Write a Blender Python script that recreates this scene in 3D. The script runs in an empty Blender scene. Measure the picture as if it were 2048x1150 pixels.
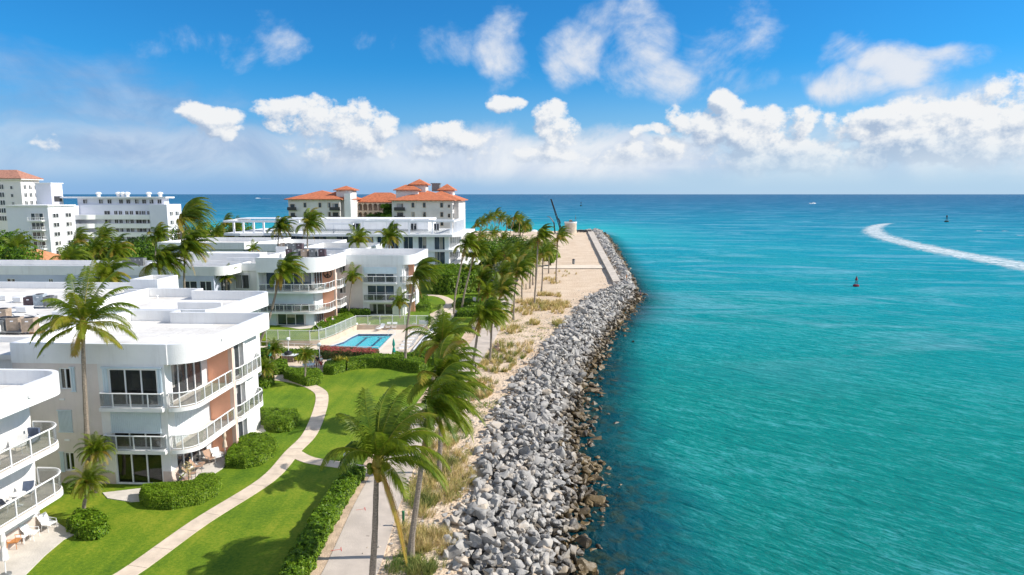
import bpy, bmesh, math, random
from mathutils import Vector, Matrix, noise
R=math.radians
# ------------------------------------------------------------------ camera, sky, sun, exposure
SC=bpy.context.scene; COL=SC.collection
F=1365.0; H=21.0; PITCH=math.atan(187/F); TH=R(2.8)
cam=bpy.data.cameras.new('camera'); co=bpy.data.objects.new('camera',cam); COL.objects.link(co)
co.location=(0,0,H); co.rotation_euler=(math.pi/2-PITCH,0,TH)
cam.sensor_width=36; cam.lens=36*F/2048; cam.clip_end=60000; cam.clip_start=0.5
SC.camera=co
SC.view_settings.view_transform='Standard'; SC.view_settings.look='None'
SC.view_settings.exposure=0.40; SC.view_settings.gamma=1
SUN_EL=R(38); SUN_AZ=R(4)          # azimuth measured from +X towards +Y
sd=bpy.data.lights.new('sun','SUN'); sd.energy=4.6; sd.angle=R(0.5); sd.color=(1,0.945,0.86)
so=bpy.data.objects.new('sun',sd); COL.objects.link(so)
sv=Vector((math.cos(SUN_EL)*math.cos(SUN_AZ),math.cos(SUN_EL)*math.sin(SUN_AZ),math.sin(SUN_EL)))
so.rotation_euler=sv.to_track_quat('Z','Y').to_euler()
# pixel -> place measurement helpers (reference pixels, used once to survey real positions)
def ray(u,v):
    dx=(u-1024)/F; dy=-(v-575)/F
    x,y,z=dx,math.cos(PITCH)+dy*math.sin(PITCH),-math.sin(PITCH)+dy*math.cos(PITCH)
    c,s=math.cos(TH),math.sin(TH)
    return x*c-y*s,x*s+y*c,z
def g(u,v,z=0.0):
    x,y,w=ray(u,v); k=(z-H)/w; return (x*k,y*k)
def gt(u,v,t):
    x,y,w=ray(u,v); k=t/y; return (x*k,t,H+w*k)
# ---- world
W=bpy.data.worlds.new('World'); SC.world=W; W.use_nodes=True
def azel(u,v):
    x,y,z=ray(u,v); return math.atan2(x,y),math.atan2(z,math.hypot(x,y))
def build_world():
    nt=W.node_tree; N=nt.nodes; L=nt.links; N.clear()
    out=N.new('ShaderNodeOutputWorld')
    sky=N.new('ShaderNodeTexSky'); sky.sky_type='NISHITA'; sky.sun_disc=False
    sky.sun_elevation=SUN_EL; sky.sun_rotation=math.pi/2-SUN_AZ
    sky.air_density=1.0; sky.dust_density=0.4; sky.ozone_density=2.5; sky.altitude=0
    gm=N.new('ShaderNodeMix'); gm.data_type='RGBA'; gm.blend_type='MULTIPLY'; gm.inputs[7].default_value=(0.13,0.66,1.08,1)
    L.new(sky.outputs[0],gm.inputs[6])
    bg=N.new('ShaderNodeBackground'); bg.inputs[1].default_value=0.10; L.new(gm.outputs[2],bg.inputs[0])
    # density group
    G=bpy.data.node_groups.new('cloud_density','ShaderNodeTree')
    G.interface.new_socket('P',in_out='INPUT',socket_type='NodeSocketVector')
    G.interface.new_socket('D',in_out='OUTPUT',socket_type='NodeSocketFloat')
    G.interface.new_socket('E',in_out='OUTPUT',socket_type='NodeSocketFloat')
    G.interface.new_socket('Fa',in_out='OUTPUT',socket_type='NodeSocketFloat'); G.interface.new_socket('Fb',in_out='OUTPUT',socket_type='NodeSocketFloat')
    n=G.nodes; l=G.links; gi=n.new('NodeGroupInput'); go=n.new('NodeGroupOutput')
    def M(op,a,b=None,c=None,clamp=False):
        m=n.new('ShaderNodeMath'); m.operation=op; m.use_clamp=clamp
        for i,q in enumerate((a,b,c)):
            if q is None: continue
            if isinstance(q,(int,float)): m.inputs[i].default_value=q
            else: l.new(q,m.inputs[i])
        return m.outputs[0]
    def V(op,a,b):
        m=n.new('ShaderNodeVectorMath'); m.operation=op
        for i,q in enumerate((a,b)):
            if isinstance(q,tuple): m.inputs[i].default_value=q
            else: l.new(q,m.inputs[i])
        return m
    P=gi.outputs[0]
    def NZ(scale,det,rough,stretch=(1,1,1),off=(0,0,0),dist=0):
        mp=V('MULTIPLY',P,stretch); ad=V('ADD',mp.outputs[0],off)
        t=n.new('ShaderNodeTexNoise'); t.noise_dimensions='3D'; l.new(ad.outputs[0],t.inputs['Vector'])
        t.inputs['Scale'].default_value=scale; t.inputs['Detail'].default_value=det; t.inputs['Roughness'].default_value=rough
        t.inputs['Distortion'].default_value=dist
        return t
    warp=NZ(9,3,0.5); wv=V('SUBTRACT',warp.outputs['Color'],(0.5,0.5,0.5)); wv2=V('MULTIPLY',wv.outputs[0],(0.10,0.07,0))
    PW=V('ADD',P,wv2.outputs[0]).outputs[0]
    def blobs(lst):
        acc=None
        for (u,v,ru,rv,k) in lst:
            a,e=azel(u,v)
            sx=F/ru*1.0; sy=F/rv*1.0
            d=V('SUBTRACT',PW,(a,e,0)).outputs[0]; d=V('MULTIPLY',d,(sx,sy,0)).outputs[0]
            q=V('DOT_PRODUCT',d,d).outputs['Value']
            q=M('MULTIPLY_ADD',q,-k,k)
            acc=q if acc is None else M('MAXIMUM',acc,q)
        return M('MAXIMUM',acc,-1.2)
    cumulus=[(428,228,62,20,1),(436,252,42,26,.8),(475,252,40,10,.5),(575,205,55,24,1),(600,222,60,32,.9),(690,240,85,28,1),(745,262,50,26,.8),(880,262,60,18,.7),(960,285,50,14,.5),(1010,215,34,20,1),(1100,238,42,32,1),(1125,262,36,30,.8),
      (1445,200,34,22,1.1),(1420,240,85,34,1.1),(1470,262,100,42,1),(1305,266,26,12,.8),(1550,244,36,18,.7),(1612,258,34,30,.8),(1700,262,40,20,.7),(1760,240,50,20,.8),(1830,250,70,40,.9),(1930,235,80,46,1),(2020,220,70,50,1),
      (112,280,16,14,.35),(800,300,40,16,.4),(1215,305,90,18,.5),(1320,300,60,22,.6),(1560,300,230,34,.85),(1850,300,250,40,.9),(1080,305,110,16,.6),(880,300,90,18,.5),(700,285,90,26,.8)]
    wisp=[(1000,110,62,70,.9),(1010,140,60,40,.6),(1148,110,62,62,.85),(1290,90,75,100,1.15),(1250,120,70,60,.7),(1330,150,120,62,1.15),(1430,110,80,75,.75),(1480,80,60,60,.4),(1500,165,60,30,.4),(1790,130,85,50,1.15),(1690,180,70,34,1.0),(1850,110,100,26,.75),(1710,110,60,30,.5),
      (380,92,85,34,.3),(560,72,40,30,.15),(820,80,50,20,.15),(1940,195,130,34,.6),(880,85,60,40,.3),(1230,45,60,40,.35),(1590,165,70,20,.3)]
    grey=[(230,215,190,50,.9),(120,150,150,44,.45),(60,240,140,50,.7),(250,290,160,56,1.2),(480,305,220,64,1.2),(700,300,180,54,1.2),(600,265,120,40,.7),(900,315,260,56,1.2),(1150,315,220,54,1.2),(30,300,100,50,.5),(470,200,60,26,.3)]
    f1=NZ(19,12,0.63,(1,1.15,1)); f2=NZ(8,9,0.60,(1,1.1,1),(3,1,5),0.5); f3=NZ(6,8,0.6,(0.7,1.7,1),(7,2,1),.3)
    a1=M('SUBTRACT',f1.outputs['Fac'],0.5); a2=M('SUBTRACT',f2.outputs['Fac'],0.5); a3=M('SUBTRACT',f3.outputs['Fac'],0.5)
    D1=M('ADD',blobs(cumulus),M('MULTIPLY',a1,5.0)); D1=M('ADD',D1,M('MULTIPLY_ADD',a2,1.6,0.18))
    D2=M('ADD',blobs(wisp),M('MULTIPLY',a2,3.6)); D2=M('ADD',D2,M('MULTIPLY',a1,1.2))
    D3=M('ADD',blobs(grey),M('MULTIPLY',a3,3.6))
    l.new(D1,go.inputs[0]); l.new(D2,go.inputs[1]); l.new(D3,go.inputs[2]); l.new(f2.outputs['Fac'],go.inputs[3])
    # main
    tc=N.new('ShaderNodeTexCoord'); sx=N.new('ShaderNodeSeparateXYZ'); L.new(tc.outputs['Generated'],sx.inputs[0])
    def m(op,a,b=None,c=None,clamp=False):
        q=N.new('ShaderNodeMath'); q.operation=op; q.use_clamp=clamp
        for i,w in enumerate((a,b,c)):
            if w is None: continue
            if isinstance(w,(int,float)): q.inputs[i].default_value=w
            else: L.new(w,q.inputs[i])
        return q.outputs[0]
    az=m('ARCTAN2',sx.outputs[0],sx.outputs[1]); el=m('ARCSINE',sx.outputs[2])
    cb=N.new('ShaderNodeCombineXYZ'); L.new(az,cb.inputs[0]); L.new(el,cb.inputs[1])
    def grp(off):
        ad=N.new('ShaderNodeVectorMath'); ad.operation='ADD'; L.new(cb.outputs[0],ad.inputs[0]); ad.inputs[1].default_value=off
        q=N.new('ShaderNodeGroup'); q.node_tree=G; L.new(ad.outputs[0],q.inputs[0]); return q.outputs
    def mrr(x,a,b,c=0.0,d=1.0,sm=True):
        q=N.new('ShaderNodeMapRange'); q.interpolation_type='SMOOTHSTEP' if sm else 'LINEAR'; L.new(x,q.inputs[0])
        for i,w in enumerate((a,b,c,d)): q.inputs[i+1].default_value=w
        return q.outputs[0]
    # low sky is the saturated blue of the photograph, higher sky stays neutral
    L.new(m('MULTIPLY',mrr(el,R(16),R(38),1.0,0.25),mrr(m('ABSOLUTE',az),R(55),R(95),1.0,0.1)),gm.inputs[0])
    g0=grp((0,0,0)); g1=grp((0.010,0.012,0)); d0=g0[0]; d1=g1[0]
    al=mrr(d0,-0.05,0.75); lit=m('MULTIPLY_ADD',m('SUBTRACT',d0,d1),0.60,0.54,True)
    low=mrr(el,R(1.5),R(6.5),0.0,1.0,False); lit=m('MULTIPLY_ADD',low,0.30,m('SUBTRACT',lit,0.22),True)
    cr=N.new('ShaderNodeValToRGB'); L.new(lit,cr.inputs[0]); e=cr.color_ramp.elements
    e[0].position=0.1; e[0].color=(0.42,0.53,0.70,1); e[1].position=0.78; e[1].color=(0.93,0.94,0.95,1); k=e.new(0.42); k.color=(0.66,0.73,0.83,1)
    def bgn(col,st):
        q=N.new('ShaderNodeBackground'); q.inputs[1].default_value=st
        if isinstance(col,tuple): q.inputs[0].default_value=(*col,1)
        else: L.new(col,q.inputs[0])
        return q.outputs[0]
    def mixs(f,a,b):
        q=N.new('ShaderNodeMixShader'); L.new(f,q.inputs[0]); L.new(a,q.inputs[1]); L.new(b,q.inputs[2]); return q.outputs[0]
    def mixc(f,a,b):
        q=N.new('ShaderNodeMix'); q.data_type='RGBA'; L.new(f,q.inputs[0]); q.inputs[6].default_value=(*a,1); q.inputs[7].default_value=(*b,1); return q.outputs[2]
    azf=mrr(az,R(-28),R(18))
    ST=0.74
    # pale air towards the horizon
    hazec=mixc(azf,(0.29,0.49,0.80),(0.50,0.68,0.87)); cur=mixs(mrr(el,R(-1),R(10.5),0.97,0.0),bg.outputs[0],bgn(hazec,ST))
    # grey streaks and the soft bank under the cumulus
    gq=N.new('ShaderNodeMix'); gq.data_type='RGBA'; L.new(mrr(g0[3],.38,.64),gq.inputs[0]); gq.inputs[6].default_value=(0.24,0.38,0.64,1); gq.inputs[7].default_value=(0.46,0.59,0.80,1); gr=N.new('ShaderNodeMix'); gr.data_type='RGBA'; L.new(azf,gr.inputs[0]); L.new(gq.outputs[2],gr.inputs[6]); gr.inputs[7].default_value=(0.66,0.75,0.87,1); greyc=gr.outputs[2]
    cur=mixs(m('MULTIPLY',mrr(g0[2],-0.3,1.3,0.0,0.72),mrr(el,R(0.6),R(2.5))),cur,bgn(greyc,ST))
    bkn=m('MULTIPLY_ADD',m('SUBTRACT',g0[3],.5),R(7.0),el); bank=m('MULTIPLY',mrr(bkn,R(5.6),R(4.3)),mrr(el,R(0.2),R(2.4))); bank=m('MULTIPLY',bank,mrr(az,R(-24),R(-4),0.35,0.95)); bank=m('MULTIPLY',bank,mrr(g0[2],-1.9,0.2,.45,1.0))
    cur=mixs(bank,cur,bgn(mixc(mrr(g0[3],.34,.64),(0.58,0.69,0.86),(0.86,0.90,0.95)),ST))
    # high thin cloud, then cumulus
    cur=mixs(mrr(g0[1],-0.15,1.15,0.0,0.90),cur,bgn(mixc(mrr(g0[1],0.2,1.3),(0.62,0.72,0.88),(0.86,0.88,0.92)),ST))
    cur=mixs(m('MULTIPLY',al,mrr(el,R(0.4),R(4.6),0.0,0.97)),cur,bgn(cr.outputs[0],ST))
    # added fill: unseen sky behind the camera brightened to lift the shaded fronts
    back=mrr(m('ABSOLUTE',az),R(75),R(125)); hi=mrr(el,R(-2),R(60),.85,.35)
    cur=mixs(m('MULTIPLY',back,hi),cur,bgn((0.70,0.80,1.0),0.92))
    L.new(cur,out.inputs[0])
build_world()
try: SC.render.engine='CYCLES'
except Exception: pass
# ------------------------------------------------------------------ materials
MATS={}
def mat(name,col,rough=0.7,var=0.12,scale=2.0,bump=0.0,bscale=20.0,metal=0.0,spec=0.4,col2=None,attr=None,trans=0.0,stretch=(1,1,1),detail=5):
    if name in MATS: return MATS[name]
    m=bpy.data.materials.new(name); m.use_nodes=True; nt=m.node_tree; N=nt.nodes; L=nt.links
    b=N['Principled BSDF']; b.inputs['Roughness'].default_value=rough; b.inputs['Metallic'].default_value=metal
    b.inputs['Specular IOR Level'].default_value=spec
    geo=N.new('ShaderNodeNewGeometry'); mp=N.new('ShaderNodeVectorMath'); mp.operation='MULTIPLY'
    L.new(geo.outputs['Position'],mp.inputs[0]); mp.inputs[1].default_value=stretch
    nz=N.new('ShaderNodeTexNoise'); L.new(mp.outputs[0],nz.inputs['Vector']); nz.inputs['Scale'].default_value=scale; nz.inputs['Detail'].default_value=detail; nz.inputs['Roughness'].default_value=0.6
    c2=col2 if col2 else tuple(max(0,c*(1-2*var)) for c in col)
    c1=col if col2 else tuple(min(1,c*(1+var)) for c in col)
    cr=N.new('ShaderNodeValToRGB'); e=cr.color_ramp.elements; e[0].position=0.36; e[1].position=0.64
    e[0].color=(*c2,1); e[1].color=(*c1,1)
    fac=nz.outputs['Fac']
    if attr:
        at=N.new('ShaderNodeAttribute'); at.attribute_name='tint'
        ma=N.new('ShaderNodeMath'); ma.operation='MULTIPLY_ADD'; L.new(nz.outputs['Fac'],ma.inputs[0]); ma.inputs[1].default_value=0.5; L.new(at.outputs['Fac'],ma.inputs[2]); 
        mb=N.new('ShaderNodeMath'); mb.operation='SUBTRACT'; L.new(ma.outputs[0],mb.inputs[0]); mb.inputs[1].default_value=0.25
        fac=mb.outputs[0]
        e[0].position=0.0; e[0].color=(*attr[0],1); e[1].position=1.0; e[1].color=(*attr[-1],1)
        for i,c in enumerate(attr[1:-1]):
            k=e.new((i+1)/(len(attr)-1)); k.color=(*c,1)
    L.new(fac,cr.inputs[0]); L.new(cr.outputs[0],b.inputs['Base Color'])
    if bump>0:
        n2=N.new('ShaderNodeTexNoise'); L.new(mp.outputs[0],n2.inputs['Vector']); n2.inputs['Scale'].default_value=bscale; n2.inputs['Detail'].default_value=4
        bp=N.new('ShaderNodeBump'); bp.inputs['Strength'].default_value=bump; bp.inputs['Distance'].default_value=1.0/bscale
        L.new(n2.outputs['Fac'],bp.inputs['Height']); L.new(bp.outputs[0],b.inputs['Normal'])
    if trans>0:
        tr=N.new('ShaderNodeBsdfTranslucent'); L.new(cr.outputs[0],tr.inputs[0]); mx=N.new('ShaderNodeMixShader'); mx.inputs[0].default_value=trans
        L.new(b.outputs[0],mx.inputs[1]); L.new(tr.outputs[0],mx.inputs[2]); L.new(mx.outputs[0],N['Material Output'].inputs[0])
    MATS[name]=m; return m
def glassmat(name,tint,alpha,rough=0.03,body=None):
    m=bpy.data.materials.new(name); m.use_nodes=True; nt=m.node_tree; N=nt.nodes; L=nt.links; N.remove(N['Principled BSDF'])
    tr=N.new('ShaderNodeBsdfTransparent'); tr.inputs[0].default_value=(*tint,1)
    gl=N.new('ShaderNodeBsdfGlossy'); gl.inputs['Roughness'].default_value=rough; gl.inputs[0].default_value=(.9,.95,1,1)
    df=N.new('ShaderNodeBsdfDiffuse'); df.inputs[0].default_value=(*(body or tint),1)
    m1=N.new('ShaderNodeMixShader'); m1.inputs[0].default_value=1-alpha; L.new(tr.outputs[0],m1.inputs[1]); L.new(df.outputs[0],m1.inputs[2])
    lw_=N.new('ShaderNodeLayerWeight'); lw_.inputs[0].default_value=0.5; pw=N.new('ShaderNodeMath'); pw.operation='POWER'; L.new(lw_.outputs['Facing'],pw.inputs[0]); pw.inputs[1].default_value=4.0; fr=N.new('ShaderNodeMath'); fr.operation='MULTIPLY_ADD'; L.new(pw.outputs[0],fr.inputs[0]); fr.inputs[1].default_value=0.75; fr.inputs[2].default_value=0.05
    m2=N.new('ShaderNodeMixShader'); L.new(fr.outputs[0],m2.inputs[0]); L.new(m1.outputs[0],m2.inputs[1]); L.new(gl.outputs[0],m2.inputs[2])
    L.new(m2.outputs[0],N['Material Output'].inputs[0]); MATS[name]=m; return m
WHITE=mat('white_stucco',(0.80,0.80,0.79),0.8,0.035,0.35,0.12,9)
WHITEB=mat('white_wall_weathered',(0.76,0.755,0.74),0.85,0.06,0.5,0.1,6,stretch=(1,1,0.25))
PINKW=mat('pale_pink_stucco',(0.72,0.64,0.60),0.85,0.04,0.4,0.1,7)
PEACH=mat('peach_stucco',(0.93,0.47,0.31),0.85,0.05,0.6,0.12,8)
ROOFW=mat('white_roof_membrane',(0.76,0.735,0.70),0.75,0.10,0.22,0.15,3)
def roofmat():
    m=mat('white_roof_membrane',(0.76,0.735,0.70),0.75,0.10,0.22,0.15,3); nt=m.node_tree; N=nt.nodes; L=nt.links; b=N['Principled BSDF']
    src=b.inputs['Base Color'].links[0].from_socket; geo=N.new('ShaderNodeNewGeometry')
    n=N.new('ShaderNodeTexNoise'); L.new(geo.outputs['Position'],n.inputs['Vector']); n.inputs['Scale'].default_value=0.55; n.inputs['Detail'].default_value=7; n.inputs['Roughness'].default_value=.7; n.inputs['Distortion'].default_value=1.2
    mr=N.new('ShaderNodeMapRange'); L.new(n.outputs['Fac'],mr.inputs[0]); mr.inputs[1].default_value=.56; mr.inputs[2].default_value=.72; mr.inputs[4].default_value=.55
    bt=N.new('ShaderNodeTexBrick'); L.new(geo.outputs['Position'],bt.inputs['Vector']); bt.inputs['Scale'].default_value=0.22; bt.inputs['Mortar Size'].default_value=.006; bt.inputs['Color1'].default_value=(1,1,1,1); bt.inputs['Color2'].default_value=(.93,.92,.90,1); bt.inputs['Mortar'].default_value=(.72,.70,.67,1)
    m1=N.new('ShaderNodeMix'); m1.data_type='RGBA'; m1.blend_type='MULTIPLY'; m1.inputs[0].default_value=1; L.new(src,m1.inputs[6]); L.new(bt.outputs['Color'],m1.inputs[7])
    m2=N.new('ShaderNodeMix'); m2.data_type='RGBA'; L.new(mr.outputs[0],m2.inputs[0]); L.new(m1.outputs[2],m2.inputs[6]); m2.inputs[7].default_value=(.47,.44,.40,1)
    L.new(m2.outputs[2],b.inputs['Base Color']); return m
ROOFW=roofmat()
def streaked(m,amt=.22):
    """rain streaks running down the render"""
    nt=m.node_tree; N=nt.nodes; L=nt.links; b=N['Principled BSDF']; src=b.inputs['Base Color'].links[0].from_socket; geo=N.new('ShaderNodeNewGeometry')
    mp=N.new('ShaderNodeVectorMath'); mp.operation='MULTIPLY'; L.new(geo.outputs['Position'],mp.inputs[0]); mp.inputs[1].default_value=(2.2,2.2,.18)
    n=N.new('ShaderNodeTexNoise'); L.new(mp.outputs[0],n.inputs['Vector']); n.inputs['Scale'].default_value=1.0; n.inputs['Detail'].default_value=6; n.inputs['Roughness'].default_value=.7
    mr=N.new('ShaderNodeMapRange'); L.new(n.outputs['Fac'],mr.inputs[0]); mr.inputs[1].default_value=.52; mr.inputs[2].default_value=.75; mr.inputs[4].default_value=amt
    mx=N.new('ShaderNodeMix'); mx.data_type='RGBA'; L.new(mr.outputs[0],mx.inputs[0]); L.new(src,mx.inputs[6]); mx.inputs[7].default_value=(.42,.38,.34,1); L.new(mx.outputs[2],b.inputs['Base Color'])
for q in (WHITE,WHITEB,PINKW): streaked(q)
TRIM=mat('white_painted_metal',(0.82,0.82,0.82),0.4,0.02,2)
SHUT=mat('blue_white_shutter',(0.62,0.72,0.78),0.5,0.03,1)
CORR=mat('corrugated_shutter',(0.60,0.68,0.72),0.5,0.03,1)
GLASSD=mat('dark_window_glass',(0.018,0.022,0.028),0.06,0.3,0.7,spec=0.7,col2=(0.05,0.055,0.06))
GLASSB=mat('blue_window_glass',(0.03,0.06,0.10),0.06,0.3,0.3,spec=0.8)
PANEL=glassmat('tinted_balcony_glass',(0.83,0.84,0.84),0.90,0.05,(0.34,0.33,0.32))
CLEAR=glassmat('clear_window_glass',(0.42,0.44,0.43),0.9,0.02,(0.05,0.05,0.05))
ROOM=mat('room_plaster',(0.30,0.25,0.20),0.9,0.1,1)
CURT=mat('curtain_cloth',(0.60,0.55,0.47),0.9,0.1,8,stretch=(4,4,.2))
FLOOR=mat('balcony_floor_tile',(0.62,0.56,0.49),0.8,0.05,1)
CONC=mat('concrete_patio',(0.62,0.57,0.51),0.85,0.07,0.8,0.2,10)
PATHM=mat('pink_concrete_path',(0.66,0.54,0.42),0.85,0.08,0.9,0.25,12)
WALKM=mat('grey_concrete_walk',(0.53,0.455,0.385),0.85,0.07,0.6,0.25,14)
SAND=mat('beach_sand',(0.70,0.56,0.42),0.95,0.1,0.22,0.9,3.2,col2=(0.60,0.45,0.31),detail=9)
SANDB=mat('coarse_sand_verge',(0.58,0.43,0.30),0.95,0.14,1.2,0.8,14)
DECK=mat('cream_pool_deck',(0.70,0.60,0.49),0.85,0.05,0.7,0.1,8)
SOIL=mat('dark_mulch',(0.10,0.065,0.04),0.95,0.3,4,0.6,20)
BLACKM=mat('black_steel',(0.02,0.022,0.028),0.5,0.2,1)
GREYM=mat('grey_metal',(0.22,0.23,0.23),0.5,0.15,3)
TANM=mat('tan_metal',(0.46,0.36,0.27),0.55,0.12,3)
DKGREY=mat('dark_grille',(0.05,0.05,0.055),0.6,0.3,9)
TERRA=mat('orange_roof_tile',(0.52,0.165,0.075),0.8,0.14,1.2,0.3,4)
TEAL=mat('teal_canvas',(0.02,0.30,0.24),0.8,0.1,4)
GREENP=mat('green_painted_post',(0.015,0.14,0.06),0.5,0.15,5)
WICK=mat('tan_sling_fabric',(0.42,0.27,0.19),0.8,0.1,6)
WOODO=mat('orange_teak',(0.52,0.22,0.07),0.6,0.15,6)
BEIGE=mat('beige_canvas',(0.62,0.50,0.38),0.85,0.08,5)
STONEB=mat('grill_brick',(0.26,0.20,0.17),0.9,0.3,6,0.4,20)
REDP=mat('red_paint',(0.62,0.04,0.03),0.6,0.15,6)
NAVY=mat('navy_cloth',(0.03,0.05,0.16),0.8,0.1,5)
SKIN=mat('skin',(0.52,0.27,0.17),0.6,0.05,5)
HAIRM=mat('grey_hair',(0.35,0.30,0.24),0.8,0.2,20)
BLUEM=mat('blue_plastic',(0.05,0.20,0.55),0.5,0.1,4)
# colours of leaves: dark -> mid -> yellow -> dry
PALMC=[(0.014,0.040,0.006),(0.070,0.135,0.008),(0.21,0.27,0.015),(0.38,0.31,0.05),(0.45,0.24,0.06)]
PALM=mat('palm_leaf',(0.1,0.15,0.03),0.45,0.1,1.5,attr=PALMC,trans=0.45,spec=0.3)
LEAF=mat('hedge_leaf',(0.1,0.2,0.03),0.45,0.1,1.2,attr=[(0.016,0.042,0.004),(0.070,0.150,0.009),(0.17,0.29,0.012),(0.30,0.40,0.035)],trans=0.3,spec=0.25)
PINKL=mat('flowering_hedge_leaf',(0.4,0.1,0.1),0.5,0.1,1.2,attr=[(0.02,0.07,0.012),(0.08,0.14,0.03),(0.5,0.12,0.10),(0.62,0.05,0.12)],trans=0.2)
DRYL=mat('sea_oat_leaf',(0.4,0.3,0.1),0.8,0.1,1.2,attr=[(0.09,0.17,0.03),(0.30,0.30,0.08),(0.56,0.44,0.17),(0.68,0.52,0.28)],trans=0.3)
TRUNK=mat('palm_trunk_bark',(0.30,0.25,0.20),0.9,0.22,7,0.6,12,stretch=(1,1,3))
BARK=mat('grey_bark',(0.20,0.16,0.12),0.9,0.25,5,0.6,12)
SILVER=mat('silver_leaf',(0.3,0.33,0.24),0.7,0.1,3,attr=[(0.06,0.09,0.05),(0.20,0.24,0.16),(0.36,0.40,0.28)],trans=0.2)
# lawn
def lawnmat():
    m=bpy.data.materials.new('mown_grass'); m.use_nodes=True; nt=m.node_tree; N=nt.nodes; L=nt.links; b=N['Principled BSDF']
    b.inputs['Roughness'].default_value=0.85; b.inputs['Specular IOR Level'].default_value=0.25
    geo=N.new('ShaderNodeNewGeometry')
    def nz(s,d,st=(1,1,1),ro=0):
        v=N.new('ShaderNodeMapping'); v.inputs['Scale'].default_value=st; v.inputs['Rotation'].default_value=(0,0,ro); L.new(geo.outputs['Position'],v.inputs[0])
        n=N.new('ShaderNodeTexNoise'); L.new(v.outputs[0],n.inputs['Vector']); n.inputs['Scale'].default_value=s; n.inputs['Detail'].default_value=d; n.inputs['Roughness'].default_value=0.62; return n.outputs['Fac']
    a=nz(0.16,4); c=nz(5,5); st=nz(0.9,1,(1,0.06,1),R(38))
    def mm(op,x,y):
        q=N.new('ShaderNodeMath'); q.operation=op
        for i,w in enumerate((x,y)):
            if isinstance(w,float): q.inputs[i].default_value=w
            else: L.new(w,q.inputs[i])
        return q.outputs[0]
    f=mm('ADD',mm('ADD',mm('MULTIPLY',a,0.95),mm('MULTIPLY',c,0.75)),mm('MULTIPLY',st,0.45)); f=mm('SUBTRACT',f,0.57)
    cr=N.new('ShaderNodeValToRGB'); e=cr.color_ramp.elements; L.new(f,cr.inputs[0])
    e[0].position=0.22; e[0].color=(0.050,0.120,0.004,1); e[1].position=0.8; e[1].color=(0.27,0.29,0.022,1); k=e.new(0.5); k.color=(0.125,0.205,0.007,1)
    L.new(cr.outputs[0],b.inputs['Base Color'])
    bp=N.new('ShaderNodeBump'); bp.inputs['Strength'].default_value=0.7; bp.inputs['Distance'].default_value=0.05; L.new(nz(16,4),bp.inputs['Height']); L.new(bp.outputs[0],b.inputs['Normal'])
    return m
LAWN=lawnmat()
def rockmat():
    m=bpy.data.materials.new('granite_boulder'); m.use_nodes=True; nt=m.node_tree; N=nt.nodes; L=nt.links; b=N['Principled BSDF']
    geo=N.new('ShaderNodeNewGeometry'); at=N.new('ShaderNodeAttribute'); at.attribute_name='tint'
    oi=N.new('ShaderNodeObjectInfo')
    n1=N.new('ShaderNodeTexNoise'); L.new(geo.outputs['Position'],n1.inputs['Vector']); n1.inputs['Scale'].default_value=3.5; n1.inputs['Detail'].default_value=8; n1.inputs['Roughness'].default_value=0.7
    n2=N.new('ShaderNodeTexNoise'); L.new(geo.outputs['Position'],n2.inputs['Vector']); n2.inputs['Scale'].default_value=0.45; n2.inputs['Detail'].default_value=3
    def mm(op,x,y,z=None):
        q=N.new('ShaderNodeMath'); q.operation=op
        for i,w in enumerate((x,y,z)):
            if w is None: continue
            if isinstance(w,(float,int)): q.inputs[i].default_value=w
            else: L.new(w,q.inputs[i])
        return q.outputs[0]
    f=mm('MULTIPLY_ADD',n1.outputs['Fac'],0.55,mm('MULTIPLY',mm('ADD',at.outputs['Fac'],oi.outputs['Random']),0.5)); f=mm('SUBTRACT',f,0.02)
    cr=N.new('ShaderNodeValToRGB'); e=cr.color_ramp.elements; L.new(f,cr.inputs[0])
    e[0].position=0.2; e[0].color=(0.155,0.145,0.13,1); e[1].position=0.95; e[1].color=(0.50,0.41,0.31,1)
    k=e.new(0.5); k.color=(0.32,0.305,0.285,1); k=e.new(0.75); k.color=(0.44,0.415,0.38,1)
    cw=N.new('ShaderNodeValToRGB'); e=cw.color_ramp.elements; L.new(f,cw.inputs[0])
    e[0].position=0.25; e[0].color=(0.030,0.022,0.012,1); e[1].position=0.85; e[1].color=(0.17,0.115,0.045,1)
    sx=N.new('ShaderNodeSeparateXYZ'); L.new(geo.outputs['Position'],sx.inputs[0])
    z=mm('ADD',sx.outputs[2],mm('MULTIPLY',mm('SUBTRACT',n2.outputs['Fac'],0.5),1.6)); fa=N.new('ShaderNodeMapRange'); L.new(sx.outputs[1],fa.inputs[0]); fa.inputs[1].default_value=135; fa.inputs[2].default_value=210; fa.inputs[4].default_value=-1.25; z=mm('ADD',z,fa.outputs[0])
    mr=N.new('ShaderNodeMapRange'); L.new(z,mr.inputs[0]); mr.inputs[1].default_value=-1.6; mr.inputs[2].default_value=-0.65
    mx=N.new('ShaderNodeMix'); mx.data_type='RGBA'; L.new(mr.outputs[0],mx.inputs[0]); L.new(cw.outputs[0],mx.inputs[6]); L.new(cr.outputs[0],mx.inputs[7])
    L.new(mx.outputs[2],b.inputs['Base Color'])
    ro=N.new('ShaderNodeMapRange'); L.new(mr.outputs[0],ro.inputs[0]); ro.inputs[3].default_value=0.45; ro.inputs[4].default_value=0.85; L.new(ro.outputs[0],b.inputs['Roughness'])
    bp=N.new('ShaderNodeBump'); bp.inputs['Strength'].default_value=0.5; bp.inputs['Distance'].default_value=0.12; L.new(n1.outputs['Fac'],bp.inputs['Height']); L.new(bp.outputs[0],b.inputs['Normal'])
    return m
ROCK=rockmat()
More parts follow.
